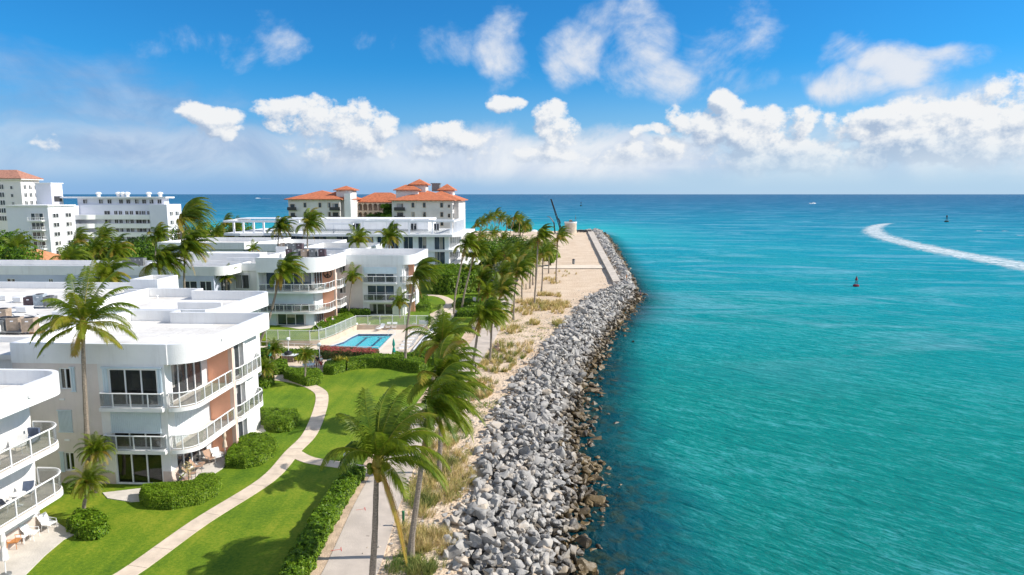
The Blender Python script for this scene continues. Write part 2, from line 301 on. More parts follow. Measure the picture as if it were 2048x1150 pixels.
# ------------------------------------------------------------------ mesh builder
class MB:
    def __init__(s,off=(0,0,0)): s.v=[];s.f=[];s.m=[];s.t=[];s.o=off;s.smooth=False
    def add(s,vs,fs,m=0,t=0.5):
        b=len(s.v); s.v.extend(vs)
        for f in fs: s.f.append(tuple(i+b for i in f)); s.m.append(m); s.t.append(t)
    def box(s,x0,x1,y0,y1,z0,z1,m=0,t=.5):
        if x0>x1:x0,x1=x1,x0
        if y0>y1:y0,y1=y1,y0
        v=[(x0,y0,z0),(x1,y0,z0),(x1,y1,z0),(x0,y1,z0),(x0,y0,z1),(x1,y0,z1),(x1,y1,z1),(x0,y1,z1)]
        s.add(v,[(3,2,1,0),(4,5,6,7),(0,1,5,4),(1,2,6,5),(2,3,7,6),(3,0,4,7)],m,t)
    def obox(s,ax,pl,u0,u1,d0,d1,z0,z1,m=0):
        if ax=='F': s.box(u0,u1,pl-d1,pl-d0,z0,z1,m)
        else: s.box(pl+d0,pl+d1,u0,u1,z0,z1,m)
    def prism(s,poly,z0,z1,m=0,bottom=True):
        a=sum(poly[i][0]*poly[(i+1)%len(poly)][1]-poly[(i+1)%len(poly)][0]*poly[i][1] for i in range(len(poly)))
        if a<0: poly=poly[::-1]
        n=len(poly); v=[(p[0],p[1],z0) for p in poly]+[(p[0],p[1],z1) for p in poly]
        f=[tuple(range(n,2*n))]+[(i,(i+1)%n,(i+1)%n+n,i+n) for i in range(n)]
        if bottom: f.append(tuple(range(n-1,-1,-1)))
        s.add(v,f,m)
    def sheet(s,poly,z,m=0):
        a=sum(poly[i][0]*poly[(i+1)%len(poly)][1]-poly[(i+1)%len(poly)][0]*poly[i][1] for i in range(len(poly)))
        if a<0: poly=poly[::-1]
        s.add([(p[0],p[1],z) for p in poly],[tuple(range(len(poly)))],m)
    def band(s,pts,th,z0,z1,m=0,closed=False):
        # vertical wall of thickness th to the left side of the path
        n=len(pts); P=[Vector((p[0],p[1])) for p in pts]; Q=[]
        for i in range(n):
            a=P[i-1] if (i>0 or closed) else None; c=P[(i+1)%n] if (i<n-1 or closed) else None
            d1=(P[i]-a).normalized() if a is not None else None; d2=(c-P[i]).normalized() if c is not None else None
            if d1 is None:d1=d2
            if d2 is None:d2=d1
            n1=Vector((-d1.y,d1.x)); n2=Vector((-d2.y,d2.x)); nn=(n1+n2)
            nn=nn.normalized() if nn.length>1e-6 else n1
            Q.append(P[i]+nn*(th/max(0.4,nn.dot(n1))))
        v=[(p.x,p.y,z0) for p in P]+[(p.x,p.y,z1) for p in P]+[(p.x,p.y,z0) for p in Q]+[(p.x,p.y,z1) for p in Q]
        f=[]; k=n if closed else n-1
        for i in range(k):
            j=(i+1)%n
            f+=[(i,j,j+n,i+n),(j+2*n,i+2*n,i+3*n,j+3*n),(i+n,j+n,j+3*n,i+3*n),(j,i,i+2*n,j+2*n)]
        if not closed: f+=[(0,n,3*n,2*n),(n-1,3*n-1,4*n-1,2*n-1)]
        s.add(v,f,m)
    def tube(s,pts,r,n=6,m=0,t=.5,cap=True):
        P=[Vector(p) for p in pts]; k=len(P); base=len(s.v); vs=[]
        up=Vector((0,0,1)); 
        for i in range(k):
            d=(P[min(i+1,k-1)]-P[max(i-1,0)]).normalized()
            a=d.cross(up) if abs(d.z)<0.95 else d.cross(Vector((1,0,0)))
            a.normalize(); b=a.cross(d).normalized(); rr=r[i] if isinstance(r,(list,tuple)) else r
            for j in range(n):
                q=2*math.pi*j/n; vs.append(tuple(P[i]+a*math.cos(q)*rr+b*math.sin(q)*rr))
        fs=[]
        for i in range(k-1):
            for j in range(n): fs.append((i*n+j,i*n+(j+1)%n,(i+1)*n+(j+1)%n,(i+1)*n+j))
        if cap: fs+= [tuple(range(n-1,-1,-1)),tuple(range((k-1)*n,k*n))]
        s.add(vs,fs,m,t)
    def cyl(s,x,y,z0,z1,r0,r1=None,n=12,m=0,t=.5): s.tube([(x,y,z0),(x,y,z1)],[r0,r0 if r1 is None else r1],n,m,t)
    def lathe(s,x,y,prof,n=14,m=0,t=.5): s.tube([(x,y,z) for r,z in prof],[r for r,z in prof],n,m,t)
    def beam(s,a,b,w,m=0): s.tube([a,b],w*0.7,4,m)
def obj(name,mb,mats,parent=None,off=None,smooth=False):
    me=bpy.data.meshes.new(name); o_=off or (0,0,0)
    vs=mb.v if off is None else [(x-o_[0],y-o_[1],z-o_[2]) for x,y,z in mb.v]
    me.from_pydata(vs,[],mb.f)
    if not isinstance(mats,(list,tuple)): mats=[mats]
    for q in mats: me.materials.append(q)
    me.polygons.foreach_set('material_index',mb.m)
    a=me.attributes.new('tint','FLOAT','FACE'); a.data.foreach_set('value',mb.t)
    if smooth: me.polygons.foreach_set('use_smooth',[True]*len(me.polygons))
    me.update()
    return link(name,me,parent)
def link(name,me,parent=None):
    o=bpy.data.objects.new(name,me); COL.objects.link(o)
    if parent is not None: o.parent=parent
    return o
def tag(o,label,cat,group=None,kind=None):
    if label: o['label']=label
    if cat: o['category']=cat
    if group: o['group']=group
    if kind: o['kind']=kind
    return o
def thing(name,label,cat,loc=(0,0,0),rz=0,group=None):
    o=bpy.data.objects.new(name,None); COL.objects.link(o); o.location=loc; o.rotation_euler=(0,0,rz); o.empty_display_size=0.3
    return tag(o,label,cat,group)
def copy_thing(src,label,loc,rz=0,scale=1.0,group=None):
    r=src.copy(); COL.objects.link(r); r.location=loc; r.rotation_euler=(0,0,rz); r.scale=(scale,)*3
    r['label']=label
    if group: r['group']=group
    def rec(a,b):
        for ch in a.children:
            c=ch.copy(); COL.objects.link(c); c.parent=b; rec(ch,c)
    rec(src,r); return r
def struct(name,mb,mats,smooth=False):
    return tag(obj(name,mb,mats,smooth=smooth),None,None,kind='structure')
def arc(cx,cy,r,a0,a1,n=8): return [(cx+r*math.cos(R(a0+(a1-a0)*i/n)),cy+r*math.sin(R(a0+(a1-a0)*i/n))) for i in range(n+1)]
def spline(pts,sub=8):
    out=[]
    for i in range(len(pts)-1):
        p0=pts[max(i-1,0)];p1=pts[i];p2=pts[i+1];p3=pts[min(i+2,len(pts)-1)]
        for k in range(sub):
            t=k/sub; out.append(tuple(0.5*((2*b)+(-a+c)*t+(2*a-5*b+4*c-d)*t*t+(-a+3*b-3*c+d)*t**3) for a,b,c,d in zip(p0,p1,p2,p3)))
    out.append(tuple(pts[-1])); return out
def strip(pts,w):
    n=len(pts); Lf=[];Rt=[]
    for i in range(n):
        a=Vector(pts[max(i-1,0)][:2]);b=Vector(pts[min(i+1,n-1)][:2]); d=(b-a).normalized(); q=Vector((-d.y,d.x))
        ww=w[i] if isinstance(w,(list,tuple)) else w
        p=Vector(pts[i][:2]); Lf.append(p+q*ww/2); Rt.append(p-q*ww/2)
    return Lf,Rt
def strip_mesh(mb,pts,w,z0,z1,m=0):
    Lf,Rt=strip(pts,w); n=len(pts)
    v=[(p.x,p.y,z1) for p in Lf]+[(p.x,p.y,z1) for p in Rt]+[(p.x,p.y,z0) for p in Lf]+[(p.x,p.y,z0) for p in Rt]
    f=[]
    for i in range(n-1): f+=[(i+n,i+n+1,i+1,i),(i,i+1,i+1+2*n,i+2*n),(i+1+n,i+n,i+3*n,i+1+3*n)]
    f+=[(n,0,2*n,3*n),(n-1,2*n-1,4*n-1,3*n-1)]
    mb.add(v,f,m)
def inpoly(x,y,poly):
    c=False; n=len(poly); j=n-1
    for i in range(n):
        xi,yi=poly[i][:2]; xj,yj=poly[j][:2]
        if (yi>y)!=(yj>y) and x<(xj-xi)*(y-yi)/(yj-yi)+xi: c=not c
        j=i
    return c
# ------------------------------------------------------------------ shoreline data (surveyed)
WZ=-2.2
IN_PX=[(893,1150),(900,1090),(895,1040),(925,1000),(955,940),(965,880),(985,830),(1010,790),(1040,740),(1075,710),(1110,665),(1130,640),(1155,610),(1190,588),(1228,572),(1243,560),(1228,530),(1208,500),(1190,470),(1186,462)]
OUT_PX=[(1180,1150),(1165,1060),(1192,1000),(1180,930),(1160,880),(1168,840),(1182,780),(1192,740),(1215,690),(1240,655),(1258,630),(1284,597),(1270,570),(1255,540),(1228,490),(1210,468)]
INN=[g(u,v,0.2) for u,v in IN_PX]; OUT=[g(u,v,WZ) for u,v in OUT_PX]
INN=[(INN[0][0]-1.5,-30),(INN[0][0]-.5,25)]+INN; OUT=[(OUT[0][0]+1,-30),(OUT[0][0],25)]+OUT
OUT=[(x,y) for x,y in OUT]
def interp(tab,y):
    if y<=tab[0][1]: return tab[0][0]
    for a,b in zip(tab,tab[1:]):
        if a[1]<=y<=b[1] or (b[1]<a[1] and b[1]<=y<=a[1]):
            return a[0]+(b[0]-a[0])*(y-a[1])/((b[1]-a[1]) or 1)
    return tab[-1][0]
TEND=392.0
# sand / land sheet (with a fine grid near the camera for gentle relief)
WALKC=[(640,1260),(703,1140),(750,1020),(779,957),(810,895),(858,830),(922,742),(970,676),(1000,622),(1018,590)]
walkpts=spline([g(u,v) for u,v in WALKC],6)
WX=[(p[0],p[1]) for p in walkpts]+[(0,150),(-6,170),(-6,400)]
def build_land():
    mb=MB(); ys=[-30,0,20]+[25+i*2.0 for i in range(70)]+[165+i*8 for i in range(29)]+[TEND]
    n=26; rows=[]
    for y in ys:
        xi=interp(INN,y)+1.2; x0=-16 if y<140 else -40
        x0=min(x0,xi-14)
        row=[]
        for k in range(n+1):
            x=x0+(xi-x0)*k/n
            z=0.0
            fr=max(0,min(1,(x-interp(WX,y)-1.6)/2.5))
            if fr>0: z=(noise.noise(Vector((x*.22,y*.16,0)))*0.16+noise.noise(Vector((x*.8,y*.7,3)))*0.06)*fr+.03*fr
            row.append((x,y,z-0.03))
        rows.append([(-900,y,-0.03)]+row)
    m=n+2; v=[p for r in rows for p in r]
    f=[(i*m+k,i*m+k+1,(i+1)*m+k+1,(i+1)*m+k) for i in range(len(rows)-1) for k in range(m-1)]
    mb.add(v,f); struct('beach_sand',mb,SAND,smooth=True)
    # sea bed and slope below the rocks, ocean beach at the far end
    mb=MB(); rows=[]
    ys2=[y for y in ys if y<=TEND]+[400,412,430]
    for y in ys2:
        xi=interp(INN,y); xo=interp(OUT,y)
        e=max(0,(y-TEND))/38
        rows.append([(xi-.8,y,-.6-3*e),(xi+.4,y,-.05-3*e),(xi+(xo-xi)*.4,y,-.5-3*e),(xo-.5,y,WZ-.35-2*e),(xo+3,y,-3.5),(xo+9,y,-5.0),(xo+30,y,-7.5),(xo+90,y,-9)])
    m=8; v=[p for r in rows for p in r]
    f=[(i*m+k,i*m+k+1,(i+1)*m+k+1,(i+1)*m+k) for i in range(len(rows)-1) for k in range(m-1)]
    mb.add(v,f); struct('seabed',mb,mat('seabed_rubble',(0.16,0.135,0.11),0.9,0.3,1.2,0.5,3,col2=(0.05,0.05,0.045)))
    mb=MB(); v=[(-900,TEND,-.03),(interp(INN,TEND)+1,TEND,-.02),(-900,TEND+40,-2.6),(interp(INN,TEND)-2,TEND+30,-2.6)]
    mb.add(v,[(0,1,3,2)]); struct('ocean_beach',mb,SAND)
build_land()
# ------------------------------------------------------------------ sea
def seamat():
    m=bpy.data.materials.new('sea_water'); m.use_nodes=True; nt=m.node_tree; N=nt.nodes; L=nt.links; b=N['Principled BSDF']
    geo=N.new('ShaderNodeNewGeometry'); at=N.new('ShaderNodeAttribute'); at.attribute_name='shore'
    sx=N.new('ShaderNodeSeparateXYZ'); L.new(geo.outputs['Position'],sx.inputs[0])
    def mm(op,x,y=None,z=None,cl=False):
        q=N.new('ShaderNodeMath'); q.operation=op; q.use_clamp=cl
        for i,w in enumerate((x,y,z)):
            if w is None: continue
            if isinstance(w,(float,int)): q.inputs[i].default_value=w
            else: L.new(w,q.inputs[i])
        return q.outputs[0]
    def nz(s,d,st=(1,1,1),ro=0,rough=.6,dist=0):
        v=N.new('ShaderNodeMapping'); v.vector_type='TEXTURE'; v.inputs['Scale'].default_value=tuple(1/q for q in st); v.inputs['Rotation'].default_value=(0,0,ro); L.new(geo.outputs['Position'],v.inputs[0])
        n=N.new('ShaderNodeTexNoise'); L.new(v.outputs[0],n.inputs['Vector']); n.inputs['Scale'].default_value=s; n.inputs['Detail'].default_value=d; n.inputs['Roughness'].default_value=rough; n.inputs['Distortion'].default_value=dist; return n.outputs['Fac']
    # distance along the coast, on a log scale: 40 m -> 0, 10 km -> 1
    r=mm('SQRT',mm('ADD',mm('MULTIPLY',sx.outputs[0],sx.outputs[0]),mm('MULTIPLY',sx.outputs[1],sx.outputs[1])))
    lg=mm('DIVIDE',mm('SUBTRACT',mm('LOGARITHM',r,10.0),1.6),2.4)
    big=nz(0.012,4,(1,2.2,1),R(8)); lg2=mm('MULTIPLY_ADD',mm('SUBTRACT',big,0.5),0.20,lg)
    cr=N.new('ShaderNodeValToRGB'); L.new(lg2,cr.inputs[0]); e=cr.color_ramp.elements
    e[0].position=0.0; e[0].color=(0.0,0.185,0.150,1); e[1].position=1.0; e[1].color=(0.0,0.080,0.195,1)
    for p,c in ((0.12,(0.0,0.235,0.205)),(0.24,(0.0,0.265,0.285)),(0.36,(0.0,0.265,0.345)),(0.48,(0.0,0.215,0.320)),(0.60,(0.0,0.140,0.260)),(0.72,(0.0,0.105,0.225)),(0.85,(0.0,0.085,0.20))):
        k=e.new(p); k.color=(*c,1)
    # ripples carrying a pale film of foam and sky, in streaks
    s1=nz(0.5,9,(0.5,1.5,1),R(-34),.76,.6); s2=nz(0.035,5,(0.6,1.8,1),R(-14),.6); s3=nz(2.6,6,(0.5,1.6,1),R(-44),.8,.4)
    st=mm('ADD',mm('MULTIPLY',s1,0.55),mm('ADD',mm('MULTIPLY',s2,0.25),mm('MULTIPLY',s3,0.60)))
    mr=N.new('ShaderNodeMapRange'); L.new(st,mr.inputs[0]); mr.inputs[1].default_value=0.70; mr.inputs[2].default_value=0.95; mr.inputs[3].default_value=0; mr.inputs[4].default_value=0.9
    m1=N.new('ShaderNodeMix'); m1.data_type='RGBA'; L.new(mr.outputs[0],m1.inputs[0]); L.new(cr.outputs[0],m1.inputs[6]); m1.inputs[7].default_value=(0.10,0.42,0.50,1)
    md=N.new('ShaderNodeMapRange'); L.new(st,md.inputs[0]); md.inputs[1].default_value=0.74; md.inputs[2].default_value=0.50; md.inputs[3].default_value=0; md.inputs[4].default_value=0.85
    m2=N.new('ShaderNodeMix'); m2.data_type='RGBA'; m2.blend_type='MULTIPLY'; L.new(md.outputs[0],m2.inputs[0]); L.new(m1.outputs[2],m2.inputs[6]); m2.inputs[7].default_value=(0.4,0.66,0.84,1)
    # deep blue water over the dark rubble next to the shore
    shs=mm('MULTIPLY',at.outputs['Fac'],mm('MULTIPLY_ADD',mm('MAXIMUM',mm('SUBTRACT',sx.outputs[1],55.0),0.0),0.022,1.0)); sh=mm('MULTIPLY_ADD',mm('SUBTRACT',s2,0.5),12.0,shs); sh=mm('MULTIPLY_ADD',mm('SUBTRACT',s1,0.5),10.0,sh)
    ns=N.new('ShaderNodeMapRange'); ns.interpolation_type='SMOOTHSTEP'; L.new(sh,ns.inputs[0]); ns.inputs[1].default_value=0.0; ns.inputs[2].default_value=12.0; ns.inputs[3].default_value=0.85; ns.inputs[4].default_value=0
    m3=N.new('ShaderNodeMix'); m3.data_type='RGBA'; L.new(ns.outputs[0],m3.inputs[0]); L.new(m2.outputs[2],m3.inputs[6]); m3.inputs[7].default_value=(0.001,0.088,0.150,1)
    rk=nz(0.75,5,(1,1,1),0,.6,.3); rkf=N.new('ShaderNodeMapRange'); L.new(rk,rkf.inputs[0]); rkf.inputs[1].default_value=.50; rkf.inputs[2].default_value=.62; rkf.inputs[4].default_value=.75
    rs=N.new('ShaderNodeMapRange'); rs.interpolation_type='SMOOTHSTEP'; L.new(sh,rs.inputs[0]); rs.inputs[1].default_value=0; rs.inputs[2].default_value=8; rs.inputs[3].default_value=1; rs.inputs[4].default_value=0
    m5=N.new('ShaderNodeMix'); m5.data_type='RGBA'; L.new(mm('MULTIPLY',rkf.outputs[0],rs.outputs[0]),m5.inputs[0]); L.new(m3.outputs[2],m5.inputs[6]); m5.inputs[7].default_value=(0.075,0.115,0.075,1); m3=m5
    fl=nz(0.03,8,(0.6,1.7,1),R(-8),.72,1.2); fm=N.new('ShaderNodeMapRange'); L.new(fl,fm.inputs[0]); fm.inputs[1].default_value=.50; fm.inputs[2].default_value=.70; fm.inputs[4].default_value=.7
    fd=N.new('ShaderNodeMapRange'); fd.interpolation_type='SMOOTHSTEP'; L.new(lg,fd.inputs[0]); fd.inputs[1].default_value=.1; fd.inputs[2].default_value=.26
    m6=N.new('ShaderNodeMix'); m6.data_type='RGBA'; L.new(mm('MULTIPLY',mm('MULTIPLY',fm.outputs[0],fd.outputs[0]),mm('MULTIPLY_ADD',s1,1.6,-.1,True)),m6.inputs[0]); L.new(m3.outputs[2],m6.inputs[6]); m6.inputs[7].default_value=(.28,.50,.66,1); m3=m6
    ya=N.new('ShaderNodeMapRange'); ya.interpolation_type='SMOOTHSTEP'; L.new(sx.outputs[1],ya.inputs[0]); ya.inputs[1].default_value=640; ya.inputs[2].default_value=425
    yb=N.new('ShaderNodeMapRange'); yb.interpolation_type='SMOOTHSTEP'; L.new(sx.outputs[1],yb.inputs[0]); yb.inputs[1].default_value=250; yb.inputs[2].default_value=420
    xa=N.new('ShaderNodeMapRange'); xa.interpolation_type='SMOOTHSTEP'; L.new(sx.outputs[0],xa.inputs[0]); xa.inputs[1].default_value=110; xa.inputs[2].default_value=20
    m7=N.new('ShaderNodeMix'); m7.data_type='RGBA'; L.new(mm('MULTIPLY',mm('MULTIPLY',mm('MULTIPLY',ya.outputs[0],yb.outputs[0]),xa.outputs[0]),.75),m7.inputs[0]); L.new(m3.outputs[2],m7.inputs[6]); m7.inputs[7].default_value=(.02,.40,.42,1); m3=m7
    # white caps offshore
    wc=nz(0.16,5,(0.5,1.2,1),R(10),.7,.5); wr=N.new('ShaderNodeMapRange'); L.new(wc,wr.inputs[0]); wr.inputs[1].default_value=0.735; wr.inputs[2].default_value=0.78; 
    wf=mm('MULTIPLY',wr.outputs[0],mm('GREATER_THAN',at.outputs['Fac'],30.0))
    m4=N.new('ShaderNodeMix'); m4.data_type='RGBA'; L.new(mm('MULTIPLY',wf,0.8),m4.inputs[0]); L.new(m3.outputs[2],m4.inputs[6]); m4.inputs[7].default_value=(.75,.8,.8,1)
    L.new(m4.outputs[2],b.inputs['Base Color'])
    b.inputs['Roughness'].default_value=1.0; b.inputs['Specular IOR Level'].default_value=0.0
    # bump
    w1=nz(0.55,3,(0.5,1.3,1),R(-36),.55,.6); w2=nz(2.4,6,(0.6,1.5,1),R(-44),.7,.4)
    h=mm('ADD',mm('MULTIPLY',w1,1.0),mm('MULTIPLY',w2,0.34))
    bp=N.new('ShaderNodeBump'); bp.inputs['Strength'].default_value=1.0; bp.inputs['Distance'].default_value=0.75; L.new(h,bp.inputs['Height'])
    b2=N.new('ShaderNodeBump'); b2.inputs['Strength'].default_value=1.0; b2.inputs['Distance'].default_value=0.6; L.new(h,b2.inputs['Height']); L.new(b2.outputs[0],b.inputs['Normal'])
    gl=N.new('ShaderNodeBsdfGlossy'); gl.inputs['Roughness'].default_value=0.2; L.new(bp.outputs[0],gl.inputs['Normal'])
    fr=N.new('ShaderNodeFresnel'); fr.inputs[0].default_value=1.33; L.new(bp.outputs[0],fr.inputs['Normal'])
    ff=mm('MULTIPLY',fr.outputs[0],0.22); wm=N.new('ShaderNodeMixShader'); L.new(ff,wm.inputs[0]); L.new(b.outputs[0],wm.inputs[1]); L.new(gl.outputs[0],wm.inputs[2])
    tr=N.new('ShaderNodeBsdfTransparent'); tr.inputs[0].default_value=(0.42,0.60,0.62,1)
    tf=N.new('ShaderNodeMapRange'); tf.interpolation_type='SMOOTHSTEP'; L.new(at.outputs['Fac'],tf.inputs[0]); tf.inputs[1].default_value=-2.0; tf.inputs[2].default_value=9.5; tf.inputs[3].default_value=0.78; tf.inputs[4].default_value=0.0
    mx=N.new('ShaderNodeMixShader'); L.new(tf.outputs[0],mx.inputs[0]); L.new(wm.outputs[0],mx.inputs[1]); L.new(tr.outputs[0],mx.inputs[2]); L.new(mx.outputs[0],N['Material Output'].inputs[0])
    return m
def build_sea():
    shore=OUT+[(OUT[-1][0],TEND+34),(-900,TEND+36)]
    xs=[-60000,-9000,-2000,-900,-400,-200,-100,-50]+[-20+i*1.5 for i in range(75)]+[95,110,140,200,400,900,2500,9000,60000]
    ys=[-4000,-300,-60]+[0+i*2.5 for i in range(40)]+[100+i*6 for i in range(60)]+[470,520,700,1200,3000,9000,60000]
    import bisect
    segs=list(zip(shore,shore[1:]))
    def dist(x,y):
        b=1e9
        for (ax,ay),(bx,by) in segs:
            if abs((ay+by)/2-y)>abs(ay-by)/2+70 : continue
            dx,dy=bx-ax,by-ay; q=max(0,min(1,((x-ax)*dx+(y-ay)*dy)/(dx*dx+dy*dy+1e-9)))
            d=math.hypot(x-ax-q*dx,y-ay-q*dy); b=min(b,d)
        if b>70: b=70
        inside = y<TEND+34 and x<interp(OUT,y)
        return -b if inside else b
    nx=len(xs); v=[(x,y,WZ) for y in ys for x in xs]
    f=[(j*nx+i,j*nx+i+1,(j+1)*nx+i+1,(j+1)*nx+i) for j in range(len(ys)-1) for i in range(nx-1)]
    mb=MB(); mb.add(v,f); o=struct('sea_water',mb,seamat())
    a=o.data.attributes.new('shore','FLOAT','POINT'); a.data.foreach_set('value',[dist(x,y) if (-60<x<130 and y<560) else (70.0 if (x>0 or y>TEND+34) else -70.0) for y in ys for x in xs])
build_sea()
def foammat():
    m=bpy.data.materials.new('wake_foam'); m.use_nodes=True; nt=m.node_tree; N=nt.nodes; L=nt.links; b=N['Principled BSDF']
    b.inputs['Base Color'].default_value=(.80,.84,.84,1); b.inputs['Roughness'].default_value=.8
    uv=N.new('ShaderNodeAttribute'); uv.attribute_name='edge'
    geo=N.new('ShaderNodeNewGeometry'); n=N.new('ShaderNodeTexNoise'); L.new(geo.outputs['Position'],n.inputs['Vector']); n.inputs['Scale'].default_value=0.30; n.inputs['Detail'].default_value=8; n.inputs['Roughness'].default_value=.7; n.inputs['Distortion'].default_value=1.0
    q=N.new('ShaderNodeMath'); q.operation='MULTIPLY_ADD'; L.new(n.outputs['Fac'],q.inputs[0]); q.inputs[1].default_value=2.6; L.new(uv.outputs['Fac'],q.inputs[2])
    mr=N.new('ShaderNodeMapRange'); L.new(q.outputs[0],mr.inputs[0]); mr.inputs[1].default_value=1.45; mr.inputs[2].default_value=2.5; mr.inputs[4].default_value=.85
    tr=N.new('ShaderNodeBsdfTransparent'); mx=N.new('ShaderNodeMixShader'); L.new(mr.outputs[0],mx.inputs[0]); L.new(tr.outputs[0],mx.inputs[1]); L.new(b.outputs[0],mx.inputs[2]); L.new(mx.outputs[0],N['Material Output'].inputs[0])
    return m
FOAM=foammat()
def foam(name,pts,w):
    Lf,Rt=strip(pts,w); n=len(pts); K=6; v=[];e=[]
    for i in range(n):
        for k in range(K+1):
            q=k/K; p=Lf[i].lerp(Rt[i],q); v.append((p.x,p.y,WZ+0.04)); s=1-abs(2*q-1)
            endf=min(1,i/(n*.06+1),(n-1-i)/(n*.1+1)+.0)
            e.append(min(1,s*1.5)*.8*max(.0,endf)-0.02)
    f=[(i*(K+1)+k,(i+1)*(K+1)+k,(i+1)*(K+1)+k+1,i*(K+1)+k+1) for i in range(n-1) for k in range(K)]
    mb=MB(); mb.add(v,f); o=struct(name,mb,FOAM); a=o.data.attributes.new('edge','FLOAT','POINT'); a.data.foreach_set('value',e); return o
pts=[g(u,v,WZ) for u,v in [(1790,446),(1765,449),(1748,456),(1752,467),(1785,479),(1830,490),(1890,503),(1960,516),(2048,532),(2140,548),(2300,575)]]
foam('boat_wake_foam',spline(pts,8),[8+i*0.5 for i in range(16)]+[16+i*.16 for i in range(65)])
foam('boat_wake_foam',[g(u,v,WZ) for u,v in [(514,396.4),(528,397),(540,397.6),(556,398)]],26)
foam('boat_wake_foam',[g(u,v,WZ) for u,v in [(1609,407.6),(1616,407.8),(1625,408),(1634,408)]],16)
for q in ([(1955,461),(1962,463)],[(1975,462),(1982,462)],[(2005,461),(2014,463)],[(2037,470),(2047,472)],[(1840,459.5),(1850,460)],[(1745,421),(1750,421)]):
    foam('whitecap_foam',[g(u,v,WZ) for u,v in (q[0],((q[0][0]+q[1][0])/2,(q[0][1]+q[1][1])/2),q[1])],6)
# ------------------------------------------------------------------ lawn, paths, decks
lawn_px=[(-400,1400),(560,1400),(600,1150),(650,1060),(700,975),(728,940),(752,905),(800,850),(845,790),(885,735),(930,665),(965,620),(985,595),(1000,572),(1000,545),(940,520),(760,500),(300,490),(-600,500)]
mb=MB(); mb.sheet([g(u,v) for u,v in lawn_px],0.01); struct('lawn',mb,LAWN)
mb=MB(); strip_mesh(mb,walkpts,3.1,-.2,0.05); struct('walkway',mb,WALKM)
# pale sandy verge between hedge and walkway
mb=MB(); vs=spline([g(u,v) for u,v in [(590,1260),(640,1140),(690,1040),(728,970),(755,915),(810,860),(870,775),(925,700),(955,655)]],5); strip_mesh(mb,vs,1.5,-.2,0.022); struct('sand_verge',mb,SANDB)
main_px=[(60,1270),(150,1200),(252,1150),(400,1045),(534,960),(585,905),(620,868),(640,820),(644,792),(635,780),(612,769),(585,762),(545,757)]
mp=spline([g(u,v) for u,v in main_px],6)
mb=MB(); strip_mesh(mb,mp,1.28,-.2,0.045); struct('garden_path',mb,PATHM)
mb=MB(); strip_mesh(mb,spline([g(u,v) for u,v in [(590,907),(620,921),(684,931),(748,942),(800,948)]],5),1.15,-.2,0.049); struct('garden_path',mb,PATHM)
mb=MB(); strip_mesh(mb,spline([g(u,v) for u,v in [(820,648),(870,628),(893,615),(900,606),(893,598),(876,592),(850,590)]],6),1.7,-.2,0.045); struct('garden_path',mb,PATHM)
# expansion joints of the path: thin dark grooves
mb=MB()
for i in range(3,len(mp)-2,2):
    a=Vector(mp[i]); d=(Vector(mp[i+1])-Vector(mp[i-1])).normalized(); q=Vector((-d.y,d.x))
    p0=a+q*.63; p1=a-q*.63; w=d*.012
    mb.add([(p0.x-w.x,p0.y-w.y,.0495),(p1.x-w.x,p1.y-w.y,.0495),(p1.x+w.x,p1.y+w.y,.0495),(p0.x+w.x,p0.y+w.y,.0495)],[(0,1,2,3)])
struct('path_joints',mb,mat('joint_dirt',(0.22,0.17,0.13),.95,.2,3))
# patios
def sheet_struct(name,px,z,m,th=0.12):
    mb=MB(); mb.prism([g(u,v,z) for u,v in px],z-th,z); return struct(name,mb,m)
sheet_struct('patio',[(205,985),(352,968),(390,925),(440,880),(480,880),(470,905),(447,935),(385,975),(352,997),(262,1003),(215,996)],0.06,CONC)
sheet_struct('patio',[(477,890),(505,848),(532,851),(530,880),(500,905),(480,912)],0.06,CONC)
sheet_struct('patio',[(30,1170),(-80,1250),(-80,1100),(60,1040),(100,1035),(150,1068),(128,1078),(90,1110)],0.06,CONC)
sheet_struct('patio',[(505,748),(540,712),(690,712),(700,738),(640,745),(630,750),(560,757)],0.06,PATHM)
# pool deck and terrace
DZ=0.35
deck_px=[(505,700),(520,692),(625,690),(665,672),(697,652),(700,643),(850,643),(905,615),(915,622),(832,706),(780,716),(757,716),(640,706),(510,706)]
def deck():
    outer=[g(u,v,DZ) for u,v in deck_px]; mb=MB(); mb.prism(outer,-.1,DZ); struct('pool_deck',mb,DECK)
deck()
POOL=[g(u,v,DZ+.01) for u,v in [(640,706),(690,683),(716,668.5),(786,668.5),(752,700),(744,706)]]
TERR_PX=[(250,700),(520,675),(600,678),(660,664),(697,645),(705,641),(850,642),(880,610),(850,560),(250,560)]
TZ=1.0
mb=MB(); mb.prism([g(u,v,TZ) for u,v in [(440,681),(533,681),(580,681.6),(620,682),(638,681),(652,677),(672,669),(692,659.5),(712,650.5),(760,650),(856,650),(862,634),(850,612),(800,585),(300,560),(300,640)]],-.1,TZ,bottom=False); struct('terrace_lawn',mb,LAWN)
mb=MB(); mb.prism([g(u,v,TZ+.03) for u,v in [(560,652),(625,645),(672,634),(680,640),(652,653),(600,658)]],TZ-.1,TZ+.03); struct('patio',mb,CONC)
# jetty walkway + cross path
mb=MB(); mb.prism([g(1226,562,.8),g(1241,562,.8),g(1186,462,.8),g(1175,462,.8)],-.5,0.8)
for i in range(14):
    pass
struct('jetty_walkway',mb,mat('weathered_concrete',(0.56,0.49,0.41),.9,.1,.5,.3,5))
mb=MB(); mb.sheet([g(1090,531),g(1222,531),g(1226,538),g(1085,538)],0.19); struct('sand_track',mb,mat('packed_sand',(0.72,0.61,0.48),.95,.05,.4,.3,8))
